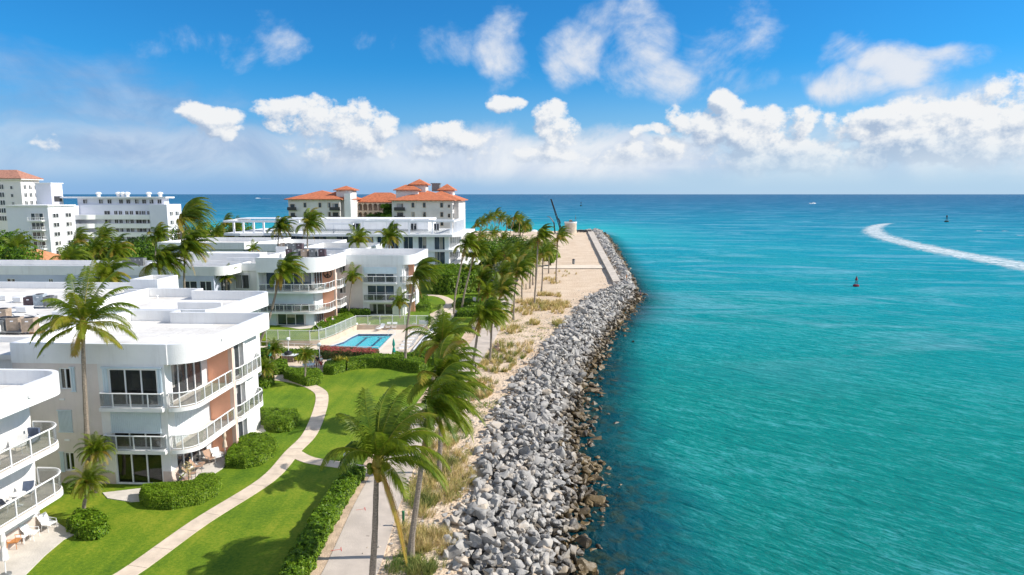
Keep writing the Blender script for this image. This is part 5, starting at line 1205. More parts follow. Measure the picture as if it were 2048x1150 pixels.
def oval(cu,cv,ru,rv,z=0,n=16,rot=0):
    c=Vector(g(cu,cv,z)); a=Vector(g(cu+ru,cv,z))-c; b=Vector(g(cu,cv-rv,z))-c
    return [tuple(c+a*math.cos(2*math.pi*i/n)*(1+.05*math.sin(3*i+cu))+b*math.sin(2*math.pi*i/n)*(1+.05*math.cos(2*i))) for i in range(n)]
GP=lambda *px:[g(u,v) for u,v in px]
hedge('bean shaped clipped bright green hedge with a thin sapling, nearest to the large building',GP((280,1005),(300,1018),(345,1020),(400,1010),(436,992),(444,975),(430,966),(400,968),(385,982),(330,986),(285,990)),.9,.052,620,1,lump=.05,pal=(.3,1.0))
hedge('shaggy green hedge in front of the closed patio umbrella',GP((452,936),(490,938),(520,932),(548,915),(555,897),(540,884),(505,882),(480,895),(455,918)),.9,.06,460,2,lump=.22,pal=(.25,1.0))
hedge('rounded hedge mound with dark hollows, beside the path bend',GP((530,860),(552,866),(580,864),(600,848),(596,836),(560,834),(520,834),(522,842)),1.0,.06,460,3,lump=.22,pal=(.25,1.0))
hedge('small dark glossy shrub at the foot of the nearest small palm',oval(178,1058,40,22),.8,.085,300,4,lump=.25,cat='shrub',name='shrub')
# long hedge along the walkway: lumpy
mid=spline(GP((530,1270),(590,1160),(640,1065),(680,1000),(712,955)),6); Lf,Rt=strip(mid,1.3)
hedge('long leafy hedge along the left side of the grey walkway',[tuple(p) for p in Lf]+[tuple(p) for p in reversed(Rt)],1.0,.08,450,5,lump=.24,pal=(.1,.9))
hedge('angular clipped hedge in front of the patio table with a palm growing from it',GP((568,758),(600,770),(615,774),(640,769),(646,760),(640,752),(575,750)),1.0,.075,300,6,lump=.05,pal=(.2,1))
hedge('clipped hedge block with yellow croton plants behind it',GP((647,748),(668,750),(690,744),(694,733),(672,733),(650,738)),1.0,.075,300,7,lump=.05,pal=(.2,1))
hedge('long dark wavy hedge along the top of the oval lawn',GP((695,742),(720,738),(760,735),(800,739),(838,747),(856,742),(848,734),(800,727),(750,724),(700,733)),1.2,.08,260,8,lump=.08,pal=(.2,1))
hedge('hedge topped with red and pink blossom below the pool railing',GP((638,719),(700,722),(752,724),(758,715),(700,712),(640,709)),1.25,.085,240,9,lump=.16,m=PINKL,toppal=(.2,1.0),pal=(.0,.5),name='flowering_hedge')
hedge('short bright green hedge right of the pool deck opening',GP((782,722),(812,727),(838,727),(838,717),(785,714)),.8,.11,130,10)
hedge('leafy shrub patch beneath the tall pool palm',GP((812,730),(860,734),(868,718),(838,714)),1.3,.12,110,11,lump=.35,cat='shrub',name='shrub')
hedge('low L shaped hedge beside the left barbecue umbrella',GP((545,752),(570,750),(576,735),(555,734),(540,742)),1.1,.1,140,12)
hedge('round clipped bush under the small palm behind the balconies',oval(522,768,26,10),1.1,.1,150,13)
hedge('shrub border behind the barbecue area',GP((515,722),(640,722),(638,713),(520,710)),1.0,.12,110,14,lump=.3,cat='shrub border',pal=(.05,.8))
hedge('clipped hedge on the terrace outside the peace sign apartment',[g(u,v,TZ) for u,v in [(625,664),(655,660),(690,646),(708,637),(695,632),(668,640),(640,652)]],.8,.12,110,15,z=TZ)
hedge('dark hedge against the pinkish block with triple windows',[g(u,v,TZ) for u,v in [(680,634),(740,634),(740,628),(684,624)]],1.1,.13,90,16,z=TZ,pal=(.0,.6))
hedge('leafy planting at the corner of the far garden path',[g(u,v) for u,v in [(832,636),(858,634),(862,618),(846,608),(828,618)]],1.1,.13,90,17,lump=.3,cat='shrub',name='shrub')
hedge('small bright shrubs beside the far curving path',[g(u,v) for u,v in [(830,612),(852,612),(856,602),(834,600)]],1.2,.13,90,18,lump=.3,cat='shrub',name='shrub')
hedge('tall dense sea grape thicket in front of the glass condominium',[g(u,v) for u,v in [(866,588),(900,590),(945,586),(968,578),(960,566),(900,562),(866,566)]],4.2,.2,60,19,lump=.6,cat='thicket',name='thicket')
hedge('low clipped hedge left of the small white sign',[g(u,v) for u,v in [(912,616),(944,618),(946,609),(915,607)]],1.2,.13,90,20)
hedge('long low hedge with a wind blown palm over it',[g(u,v) for u,v in [(915,634),(990,634),(985,625),(918,625)]],1.0,.13,90,21)
hedge('low sea grape bed behind the white slab wall',[g(u,v) for u,v in [(905,612),(930,604),(965,596),(975,606),(960,615),(930,620)]],.8,.14,70,22,lump=.35,cat='shrub',name='shrub')
hedge('dense green shrub belt along the left edge of the far sand',[g(u,v) for u,v in [(985,572),(1012,566),(1020,548),(1000,538),(975,548)]],2.6,.2,45,23,lump=.6,cat='thicket',name='thicket')
hedge('second shrub belt in front of the far grove',[g(u,v) for u,v in [(1010,545),(1060,540),(1064,522),(1010,520)]],2.8,.26,26,24,lump=.7,cat='thicket',name='thicket')
def ball(label,x,y,z,rx,ry,rz,n,leaf,seed,m,cat,name,pal=(.1,.9),lump=.2):
    rnd=random.Random(seed); mb=MB()
    for i in range(n):
        a=rnd.uniform(0,6.28); c=rnd.uniform(-.2,1); s=math.sqrt(1-c*c); d=Vector((math.cos(a)*s,math.sin(a)*s,c)); k=1+noise.noise(d*2.5+Vector((seed,0,0)))*lump*2+rnd.uniform(-.06,.04)
        leafq(mb,Vector((x+d.x*rx*k,y+d.y*ry*k,z+d.z*rz*k)),d,leaf*rnd.uniform(.7,1.3),rnd,pal[0]+(pal[1]-pal[0])*rnd.random())
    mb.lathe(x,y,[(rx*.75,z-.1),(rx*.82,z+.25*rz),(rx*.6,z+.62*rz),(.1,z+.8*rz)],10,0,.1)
    return tag(obj(name,mb,m),label,cat)
x,y=g(963,575); ball('large round grey green clipped bush behind the far lawn',x,y,0,3.0,3.0,3.6,2600,.17,31,SILVER,'bush','bush',lump=.04)
x,y=g(985,582); ball('smaller grey green bush under the dark leaning trunk',x,y,0,2.6,2.6,3.0,1800,.17,32,SILVER,'bush','bush',lump=.12)
x,y=g(1000,566); ball('pale silver shrub on the sand behind the leaning trunk',x,y,0,3.0,3.0,4.2,1800,.19,33,SILVER,'bush','bush',lump=.2)
# yellow crotons
def spiky(label,x,y,z,n,L_,seed,tint,m,name='croton'):
    rnd=random.Random(seed); mb=MB()
    for i in range(n):
        a=rnd.uniform(0,6.28); e=rnd.uniform(.2,1.3); d=Vector((math.cos(a)*math.cos(e),math.sin(a)*math.cos(e),math.sin(e))); l=L_*rnd.uniform(.6,1); b=Vector((x,y,z))+Vector((rnd.uniform(-.3,.3),rnd.uniform(-.3,.3),0)); s=d.cross(Vector((0,0,1))).normalized()*.06
        p1=b+d*l*.6; p2=b+d*l+Vector((0,0,-l*.15)); mb.add([tuple(b-s*.3),tuple(b+s*.3),tuple(p1+s),tuple(p1-s),tuple(p2)],[(0,1,2,3),(3,2,4)],0,rnd.uniform(*tint))
    return tag(obj(name,mb,m),label,'plant')
CROT=mat('croton_leaf',(.5,.5,.05),.5,.1,1,attr=[(.10,.20,.03),(.35,.42,.05),(.60,.50,.06),(.6,.32,.05)],trans=.2)
x,y=g(678,736); spiky('yellow croton clump inside the clipped hedge block',x,y,.5,150,1.5,41,(.2,.9),CROT)
x,y=g(594,722); spiky('yellow green croton beside the barbecue',x,y,.2,90,1.3,42,(.1,.7),CROT)
x,y=g(692,728); spiky('small variegated croton at the end of the flowering hedge',x,y,.3,60,1.0,43,(.2,.9),CROT)
# ------------------------------------------------------------------ dune grass, stuff
def grass_field():
    rnd=random.Random(8); mb=MB()
    # (u,v,ru,rv,n tufts, tint range, blade)
    C=[(880,965,75,45,300,(.3,.95)),(890,905,60,30,180,(.3,1)),(840,1060,38,40,170,(.3,.95)),(845,1005,30,14,60,(.0,.5)),(860,1090,50,26,110,(.4,1)),(880,930,40,18,70,(.0,.4)),(830,1140,60,14,90,(.0,.35)),(900,868,40,14,90,(.0,.5)),
       (955,780,45,22,170,(.2,.9)),(985,730,45,18,150,(.1,.8)),(1010,712,40,12,70,(.1,.9)),(1000,695,26,10,60,(.1,.7)),(1080,613,38,10,160,(.35,.85)),(1110,612,32,9,160,(.5,.9)),(1070,646,12,5,40,(.4,.8)),(1118,650,14,8,50,(.3,.9)),
       (1090,590,20,3.5,60,(.5,1)),(1118,592,9,3,30,(.4,.8)),(1055,605,26,5,80,(.5,1)),(1110,566,10,3,30,(.5,1)),(1030,620,20,6,50,(.3,.9)),(1020,660,26,8,50,(.3,.9)),(1050,628,14,3,30,(.4,.9)),(1130,548,26,6,20,(.4,.9)),(1095,560,20,3,30,(.5,1)),(1040,700,30,8,30,(.5,1)),(1115,625,14,4,20,(.5,1)),(1050,690,20,8,20,(.5,1))]
    for (u,v,ru,rv,n,tr) in C:
        for i in range(int(n*(.60 if v>760 else .62))):
            a=rnd.uniform(0,6.28); r=math.sqrt(rnd.random()); x,y=g(u+math.cos(a)*ru*r,v+math.sin(a)*rv*r)
            if x<interp(WX,y)+1.8 or x>interp(INN,y)+.3: continue
            ns=noise.noise(Vector((x*.5,y*.5,2)))
            if ns<-.22: continue
            S=1.0 if y<90 else 1.3; k=22 if y<90 else 12
            tc=tr[0]+(tr[1]-tr[0])*rnd.random()
            for j in range(k):
                aa=rnd.uniform(0,6.28); l=rnd.uniform(.35,.85)*S; le=rnd.uniform(.15,.85); b=Vector((x+rnd.uniform(-.2,.2),y+rnd.uniform(-.2,.2),0)); d=Vector((math.cos(aa)*le+.25,math.sin(aa)*le,1)).normalized()
                s=Vector((-math.sin(aa),math.cos(aa),0))*(.014 if y<60 else .03 if y<100 else .05); p=b+d*l*.6; t=b+d*l+Vector((d.x,d.y,-.3))*l*.25
                mb.add([tuple(b-s),tuple(b+s),tuple(p+s*.8),tuple(p-s*.8),tuple(t)],[(0,1,2,3),(3,2,4)],0,max(0,min(1,tc+rnd.uniform(-.12,.12))))
    tag(obj('dune_grass',mb,DRYL),'tufts of yellow green beach grass scattered over the sand','grass',None,'stuff')
    mb=MB() # creeping ground vines on the sand, flat leaves
    for (u,v,ru,rv,n) in [(1000,700,60,26,500),(1040,660,50,20,420),(960,800,50,30,500),(850,1120,60,25,500),(1075,640,60,20,300),(900,940,50,60,500),(1110,670,30,30,250),(840,985,28,40,300)]:
        for i in range(n):
            a=rnd.uniform(0,6.28); r=math.sqrt(rnd.random()); x,y=g(u+math.cos(a)*ru*r,v+math.sin(a)*rv*r)
            if x<interp(WX,y)+1.7 or x>interp(INN,y): continue
            if noise.noise(Vector((x*.45,y*.45,7)))<.02: continue
            for _ in range(4): leafq(mb,Vector((x+rnd.uniform(-.3,.3),y+rnd.uniform(-.3,.3),.06+rnd.uniform(0,.05))),Vector((0,0,1)),rnd.uniform(.06,.12),rnd,rnd.uniform(.0,.55),.7)
    tag(obj('beach_vines',mb,DRYL),'creeping beach vines and dry stems lying on the sand','ground cover',None,'stuff')
grass_field()
# ------------------------------------------------------------------ palms and trees
UP=Vector((0,0,1))
def frond(mb,az,el,L_,droop,wind,nl,ll,lw,tint,rnd,start=.1,origin=(0,0,0),hang=.45):
    n=12; p=Vector(origin); d=Vector((math.cos(el)*math.cos(az),math.cos(el)*math.sin(az),math.sin(el))); P=[p.copy()]; D=[]
    tw=rnd.uniform(-.05,.05)
    for i in range(n):
        q=(i+1)/n; d=(d+Vector((0,0,-droop*q*.30))+wind*(.16*q)+Vector((-d.y,d.x,0))*tw*q).normalized(); D.append(d.copy()); p=p+d*(L_/n); P.append(p.copy())
    D.append(D[-1])
    rr=[.035*(1-.85*i/n)*(L_/4) for i in range(n+1)]; mb.tube([tuple(q) for q in P],rr,4,0,min(1,tint+.22),cap=False)
    S0=Vector((math.sin(az),-math.cos(az),0)); roll=rnd.uniform(-.5,.5)
    for j in range(nl):
        q=start+(1-start)*(j+.5)/nl; f=q*n; i=min(n-1,int(f)); b=P[i].lerp(P[i+1],f-i); T=D[i].lerp(D[i+1],f-i).normalized()
        S=T.cross(UP); S=(S0 if S.length<.15 else S).normalized(); S=(S+UP*roll*.4).normalized()
        prof=(.45+.55*math.sin(math.pi*min(1,(q*.95+.08))**.85)); prof*= (1 if q<.93 else .7)
        for sg in (1,-1):
            l=ll*prof*rnd.uniform(.82,1.08); dr=hang*rnd.uniform(.6,1.4)
            dd=(S*sg*.85+T*.62+Vector((0,0,-dr*.55))+wind*.5).normalized(); d2=(dd*.8+T*.2+Vector((0,0,-dr*1.5))+wind*.5).normalized()
            m=b+dd*l*.5; e=m+d2*l*.5; w=(T*.9+UP*.35).normalized()*lw*.5; t=tint+rnd.uniform(-.07,.07)+(.06 if q>.85 else 0)
            mb.add([tuple(b-w*.6),tuple(b+w*.6),tuple(m+w),tuple(m-w),tuple(e)],[(0,1,2,3),(3,2,4)],0,max(0,min(1,t)))
def coconut_crown(name,seed,nf=24,L_=4.0,wind=(0,0,0),nl=44,dead=3,lw=.055,ll=.95,up=1.0):
    rnd=random.Random(seed); mb=MB(); W_=Vector(wind)
    for i in range(nf):
        q=(i+.5)/nf; az=i*2.39996+rnd.uniform(-.25,.25); el=R(84-84*q**.95*up)+rnd.uniform(-.1,.1)
        # wind combs the upper fronds down-wind
        az_w=math.atan2(W_.y,W_.x) if W_.length>0 else az; k=min(.8,W_.length*.55)*(1 if q<.75 else .45)
        da=(az_w-az+math.pi)%(2*math.pi)-math.pi; az+=da*k
        t=.22+rnd.random()*.26+ (.16 if q>.7 else 0)+(.3 if rnd.random()<.10 else 0)
        frond(mb,az,el,L_*rnd.uniform(.85,1.08)*(.72+.28*math.sin(math.pi*min(1,q+.25))),.75+.5*rnd.random()+.45*q,W_,nl,ll*(.8+.2*rnd.random()),lw,t,rnd)
    for i in range(dead): frond(mb,rnd.uniform(0,6.28),R(-55),L_*rnd.uniform(.5,.75),.9,W_*.3,nl//2,ll*.55,lw,.78+rnd.random()*.2,rnd,hang=1.0)
    me=bpy.data.meshes.new(name); me.from_pydata(mb.v,[],mb.f); me.materials.append(PALM); a=me.attributes.new('tint','FLOAT','FACE'); a.data.foreach_set('value',mb.t); me.update(); return me
def heart_mesh(seed,nuts=7):
    rnd=random.Random(seed); mb=MB(); mb.lathe(0,0,[(.13,-.75),(.22,-.45),(.28,-.1),(.2,.25),(.08,.6)],9,0,.75)
    for i in range(18):
        a=rnd.uniform(0,6.28); z=rnd.uniform(-.75,.0); r=.22; d=Vector((math.cos(a),math.sin(a),.7)); b=Vector((math.cos(a)*r*.7,math.sin(a)*r*.7,z)); s=Vector((-math.sin(a),math.cos(a),0))*.06; e=b+d*rnd.uniform(.2,.5); mb.add([tuple(b-s),tuple(b+s),tuple(e+s*.5),tuple(e-s*.5)],[(0,1,2,3)],0,rnd.uniform(.6,1))
    for i in range(nuts):
        a=rnd.uniform(0,6.28); c=Vector((math.cos(a)*.34,math.sin(a)*.34,-.25+rnd.uniform(-.15,.15))); mb.lathe(c.x,c.y,[(.02,c.z-.15),(.11,c.z-.08),(.13,c.z),(.09,c.z+.1),(.02,c.z+.14)],7,0,rnd.choice([.45,.62,.8]))
    me=bpy.data.meshes.new('leaf_bases'); me.from_pydata(mb.v,[],mb.f); me.materials.append(PALM); a=me.attributes.new('tint','FLOAT','FACE'); a.data.foreach_set('value',mb.t); me.update(); return me
CR={ 'calm':[coconut_crown('crown',11,31,4.3,(.28,.05,0),nl=62,ll=1.05,lw=.06),coconut_crown('crown',12,31,4.3,(.3,0,0),nl=60,ll=1.05,lw=.06)],
     'wind':[coconut_crown('crown',21,31,4.2,(.7,.15,.05),nl=58,ll=1.05,lw=.06),coconut_crown('crown',22,31,4.2,(.8,-.15,.05),nl=58,ll=1.05,lw=.06),coconut_crown('crown',23,31,4.3,(.55,.2,0),nl=58,ll=1.05,lw=.06)],
     'gale':[coconut_crown('crown',31,36,4.3,(1.1,.1,.12),nl=56,ll=1.05),coconut_crown('crown',32,34,4.3,(1.0,-.1,.1),nl=56,ll=1.05)],
     'bushy':[coconut_crown('crown',41,34,3.6,(.15,0,0),nl=36,lw=.07,ll=.8)],
     'date':[coconut_crown('crown',51,58,1.75,(.1,0,0),nl=40,lw=.022,ll=.36,dead=6),coconut_crown('crown',52,50,1.7,(.15,0,0),nl=40,lw=.022,ll=.36,dead=5)],
     'adon':[coconut_crown('crown',61,15,2.1,(.15,0,0),nl=30,lw=.05,ll=.6,dead=0,up=.8)],
     'far':[coconut_crown('crown',71,28,4.0,(.6,.1,0),nl=22,lw=.10,ll=.95),coconut_crown('crown',72,27,4.0,(.8,.0,0),nl=22,lw=.10,ll=.95),coconut_crown('crown',73,28,4.0,(.35,.1,0),nl=22,lw=.10,ll=.95)]}
HE=[heart_mesh(1),heart_mesh(2,3),heart_mesh(3,10)]
def palm(label,base,heart,kind='wind',var=0,scale=1.0,rot=0.0,r0=.2,bend=.5,r1=.12,group=None,z0=0,hscale=None,name='coconut_palm',cat='palm tree',plain=False):
    bx,by=base[:2]; o=thing(name,label,cat,(bx,by,z0),group=group)
    hx,hy,hz=heart[0]-bx,heart[1]-by,heart[2]-z0; rnd=random.Random(int(bx*13+by*7)); n=14; P=[];Rr=[]
    for i in range(n+1):
        q=i/n; s=q**(1+bend); P.append((hx*s+.05*math.sin(q*7+bx),hy*s+.04*math.cos(q*6+by),hz*q-(.15 if i==0 else 0))); Rr.append(r0*(1.45 if i==0 else 1.12 if i==1 else 1)*(1-q)+r1*q+.006*((i%2)*2-1))
    mb=MB(); mb.tube(P,Rr,8); t=obj('trunk',mb,TRUNK,o)
    c=link('crown',CR[kind][var%len(CR[kind])],o); c.location=(hx,hy,hz); c.scale=(scale,)*3; c.rotation_euler=(rnd.uniform(-.06,.06),rnd.uniform(-.06,.06),rot)
    if kind!='date' and not plain:
        h=link('leaf_bases',HE[var%3],o); h.location=(hx,hy,hz); h.scale=(hscale or scale,)*3
    return o
def pl(label,b,h,Y=None,**k):
    if Y is None: base=g(*b,k.get('z0',0)); 
    else: base=(gt(b[0],575,Y)[0],Y)
    return palm(label,base,gt(h[0],h[1],base[1]),**k)
# nearest palms
def custom_crown(name,lst,wind,seed,nl=62,ll=1.05,lw=.058):
    rnd=random.Random(seed); mb=MB(); W_=Vector(wind)
    for az,el,L_,dr,t in lst: frond(mb,R(az),R(el),L_,dr,W_,nl,ll,lw,t,rnd,start=.14,hang=.5)
    me=bpy.data.meshes.new(name); me.from_pydata(mb.v,[],mb.f); me.materials.append(PALM); a=me.attributes.new('tint','FLOAT','FACE'); a.data.foreach_set('value',mb.t); me.update(); return me
CR['tall']=[custom_crown('crown',[(178,20,4.0,.9,.4),(200,34,3.9,1.0,.35),(165,48,3.9,.8,.35),(150,66,4.2,.5,.3),(120,72,4.4,.4,.28),(90,78,4.6,.3,.5),(60,70,4.4,.5,.3),(35,62,4.3,.7,.35),(15,48,4.2,.8,.3),(-5,34,4.2,.9,.42),(8,14,4.1,.8,.5),(-30,20,3.8,1.0,.6),(-60,30,3.4,1.1,.45),(-100,40,3.2,1.0,.6),(-140,24,3.8,1.1,.38),(-165,5,3.8,.8,.45),(100,48,4.0,.8,.3),(60,40,4.0,.9,.3),(135,36,3.9,.9,.3),(-30,62,3.8,.8,.4),(-120,64,3.5,.9,.35),(-80,66,3.6,.7,.55),(-15,-5,3.6,.6,.62),(-150,-15,3.6,.6,.5),(-95,-50,2.4,.4,.8)],(.1,.03,0),92,nl=58,ll=.95,lw=.058)]
CR['first']=[custom_crown('crown',[(186,38,4.0,1.35,.42),(176,62,3.6,.9,.38),(160,72,3.9,.7,.33),(135,64,4.0,.8,.3),(118,74,4.2,.6,.36),(92,60,4.2,.8,.28),(80,76,4.4,.5,.4),(60,66,4.4,.8,.3),(45,50,4.3,1.0,.34),(28,70,4.3,.8,.52),(12,58,4.4,1.1,.38),(0,44,4.5,1.2,.45),(-14,30,4.4,1.1,.36),(10,22,4.3,1.1,.5),(-35,52,4.0,1.1,.33),(-60,64,3.8,1.0,.4),(-100,70,3.6,1.0,.34),(-130,52,3.2,1.3,.3),(70,38,4.1,1.0,.28),(110,34,3.8,1.1,.26),(150,36,3.6,1.2,.3),(-48,24,3.2,1.3,.45)],(.42,.05,0),91)]
p1=pl('tall coconut palm in the foreground with a long dead frond hanging down its trunk',(744,1240),(757,925),kind='first',var=0,scale=.93,r0=.19,rot=0,hscale=1.25)
mb=MB(); rnd=random.Random(4)
frond(mb,R(8),R(-72),5.3,.5,Vector((.12,0,-.3)),60,1.0,.06,.72,rnd,start=.05,hang=.5); frond(mb,R(-10),R(-66),4.6,.7,Vector((.05,0,-.3)),50,.9,.06,.86,rnd,start=.05,hang=.6)
d=obj('dead_frond',mb,PALM,p1); d.location=[c for c in p1.children if c.name.startswith('crown')][0].location
pl('coconut palm on the sandy verge just right of the foreground palm',(823,1115),(864,822),kind='wind',var=0,scale=1.0,r0=.19,rot=-.2)
pl('coconut palm with long fronds arching right over the dry beach grass',(880,946),(880,762),kind='wind',var=2,scale=1.08,r0=.18,rot=-.5)
pl('bushy coconut palm rising left of the walkway above the long dark hedge',(853,850),(884,688),kind='calm',var=1,scale=.95,r0=.17,rot=1.2)
pl('coconut palm with a drooping crown beside the walkway near the wooden bench',(943,760),(962,636),kind='wind',var=1,scale=.95,r0=.17,rot=-.3)
pl('coconut palm standing right beside the small wooden bench',(980,721),(986,632),kind='wind',var=0,scale=.85,r0=.16,rot=-.9)
pl('bushy leaning palm among the far lawn hedges',(992,655),(1003,584),kind='wind',var=2,scale=1.0,r0=.2,rot=.2)
pl('very tall slim palm growing beside the pool deck',(810,736),(829,553),kind='gale',var=0,scale=.95,r0=.17,rot=-.3)
pl('tall palm curving up from behind the balconies left of the pool',(500,706),(562,548),kind='wind',var=1,scale=1.05,r0=.24,bend=-.35,rot=.1)
pl('small slender palm against the pinkish block wall',(697,633),(706,556),kind='adon',var=0,r0=.11,r1=.07,z0=TZ,scale=1.3,name='slender_palm')
pl('small bushy palm under the tall pool palm by the terrace',(800,636),(799,606),kind='adon',var=0,r0=.12,z0=TZ,scale=1.3,name='slender_palm')
pb=g(163,990); palm('tall coconut palm in front of the large white building, its crown above the roof',(pb[0],45.0),gt(166,648,45.0),kind='tall',var=0,scale=.98,r0=.2,rot=0)
pl('lower feathery palm beside the building, left one of the close pair, behind the other',(193,985),(192,905),kind='date',var=0,r0=.13,r1=.1,scale=1.05,name='date_palm')
pl('nearest feathery small palm rising from the glossy shrub',(168,1040),(176,968),kind='date',var=1,r0=.13,r1=.1,scale=1.05,name='date_palm')
pl('small feathery palm behind the lower curved balconies',(524,775),(530,738),kind='date',var=0,r0=.12,r1=.1,scale=1.1,name='date_palm')
pl('small feathery palm growing out of the patio hedge',(609,770),(612,714),kind='date',var=1,r0=.1,r1=.09,scale=1.0,name='date_palm')
pl('small feathery palm beside the teal umbrella of the barbecue area',(548,735),(549,700),kind='date',var=0,r0=.1,r1=.09,scale=1.1,name='date_palm')
# left middle distance
L=[('coconut palm in front of the long shaded building, drooping frond to the left',(318,590),(318,528),90,'gale',0,1.2),
 ('taller coconut palm crossing the shaded building beside the rounded parapet',(364,600),(370,500),92,'gale',1,1.2),
 ('big wind bent coconut palm tallest above the white roofs on the left',(367,500),(362,438),118,'gale',0,1.6),
 ('slim coconut palm in front of the balconied apartment block',(310,480),(314,472),150,'wind',2,1.05),
 ('yellowish palm crown directly behind the tall palm on the left roofs',(205,600),(210,558),84,'calm',1,1.1),
 ('palm left of the hotel rising above the condominium roof, bent by wind',(549,500),(559,458),128,'gale',1,1.0),
 ('palm beside it, nearest to the left wing of the hotel',(616,500),(615,450),126,'wind',2,1.1),
 ('upright palm in front of the glass condominium, left of the taller one',(716,500),(716,482),140,'calm',1,1.0),
 ('wide crowned palm right of it before the condominium windows',(776,505),(778,478),130,'calm',0,1.0),
 ('small palm growing on the white roof terrace',(506,512),(507,500),122,'adon',0,1.0),
 ('little roof palm between the ventilation units',(452,570),(452,558),100,'adon',0,1.2)]
for i,(lb,b,h,Y,k,va,sc) in enumerate(L):
    z0=0
    if 'roof' in lb and k=='adon': z0=9.5 if 'terrace' in lb else 1.0
    palm(lb,(gt(b[0],575,Y)[0],Y),gt(h[0],h[1],Y),kind=k,var=va,scale=sc,r0=.2,rot=(i*1.7)%1.2-.6,z0=z0,plain=(k=='adon'))
# palms on the beach and far lawn
Bp=[('left one of two tall slanting palms on the far lawn',(908,632),(931,492),'wind',0,.95,.6),
 ('right one of two tall slanting palms on the far lawn',(924,626),(951,505),'wind',2,.95,.5),
 ('beach palm with a bushy crown left of the tallest beach palm',(1026,640),(1034,545),'wind',2,1.0,.2),
 ('thin beach palm behind the bushy one',(1043,600),(1047,528),'far',0,.95,.1),
 ('straight beach palm near the lone beach walker',(1060,577),(1062,522),'far',1,.95,.1),
 ('tallest beach palm with a dark wind blown crown',(1069,612),(1077,475),'wind',1,1.0,.1),
 ('beach palm with a straight dark trunk rising from dry grass',(1083,585),(1087,508),'far',2,1.0,.05),
 ('yellowish slender palm between two beach palms',(1097,547),(1099,500),'far',2,.9,.1),
 ('rightmost beach palm standing alone on the sand with a dry grass collar',(1112,566),(1115,478),'far',1,1.15,.1),
 ('short palm at the left edge of the sand',(1010,558),(1008,505),'far',0,1.0,.1),
 ('second short palm at the left edge of the sand',(1019,560),(1024,512),'far',1,.9,.1),
 ('third short palm at the left edge of the sand, nearest the walker',(1022,551),(1032,500),'far',2,1.0,.1),
 ('dense low palm in front of the far grove, over the hedges',(985,560),(975,532),'far',2,1.1,.1),
 ('palm with dark crown behind the tallest beach palm',(1056,552),(1060,492),'far',0,1.0,.1),
 ('full crowned palm beside the far garden path',(955,612),(962,562),'wind',2,1.0,.2),
 ('low full palm left of the bushy leaning palm',(972,622),(975,588),'calm',1,.85,.1),
 ('bushy palm between the silver bush and the sand',(1000,592),(1004,548),'wind',0,1.0,.1),
 ('palm with a round crown above the silver shrub',(985,560),(990,518),'far',0,1.1,.1),
 ('dark green palm at the sand edge behind the thin beach palm',(1030,575),(1036,520),'far',1,1.05,.1),
 ('short palm in front of the condominium stair',(938,580),(940,545),'calm',0,.9,.1),
 ('palm half hidden behind the tallest beach palm',(1066,570),(1066,515),'far',2,1.0,.1),
 ('palm at the back of the sand between tall trunks',(1072,560),(1070,505),'far',2,.9,.1)]
for i,(lb,b,h,k,va,sc,be) in enumerate(Bp): pl(lb,b,h,kind=k,var=va,scale=sc,r0=.17,bend=be,rot=(i*1.3)%1.0-.5)
x,y=g(972,576); palm('dark leaning palm trunk with a ragged crown beside the grey green bush',(x,y),gt(1012,522,y),kind='far',var=1,scale=1.1,r0=.3,r1=.2,bend=-.1)
# grove behind: between condominium and pump house
rnd=random.Random(77)
gr=[(938,470,300),(950,452,290),(965,445,300),(978,438,290),(990,432,305),(1002,438,295),(1014,446,300),(1028,438,290),(1040,440,300),(1050,452,285),(960,475,270),(985,470,260),(1005,478,265),(1022,490,250),(945,500,235),(975,505,225),(1035,500,235),(1060,500,240),(1085,497,230)]
adj=['leftmost','second','third','fourth','fifth','sixth','seventh','eighth','ninth','rightmost']
for i,(u,v,Y) in enumerate(gr):
    lb=('%s palm along the skyline of the far grove beside the sea'%adj[i]) if i<10 else ('%s palm in the lower front rank of the far grove'%adj[min(i-10,9)])
    h=gt(u,v,Y); palm(lb,(h[0]-rnd.uniform(0,3),Y),h,kind='far',var=i,scale=rnd.uniform(1.15,1.35),r0=.2,rot=rnd.uniform(-.6,.6),group='palms of the far grove')
lg=[(150,486,140),(205,474,150),(190,500,128),(228,504,130),(30,500,125),(395,462,190),(448,448,200),(470,455,195),(430,470,180),(455,475,175),(136,524,112)]
wh=['first from the left','second from the left','third from the left','fourth from the left','lying lowest at the picture edge','left of the shore clump','tallest of the shore clump','right end of the shore clump','low in front of the shore clump','beside the glass roof','nearest the orange roofed house']
for i,(u,v,Y) in enumerate(lg):
    h=gt(u,v,Y); palm('palm among the garden trees before the apartment block, '+wh[i],(h[0]-.8,Y),h,kind='far',var=i+1,scale=rnd.uniform(1.1,1.3),r0=.2,rot=rnd.uniform(-.6,.6),group='palms among the background trees')
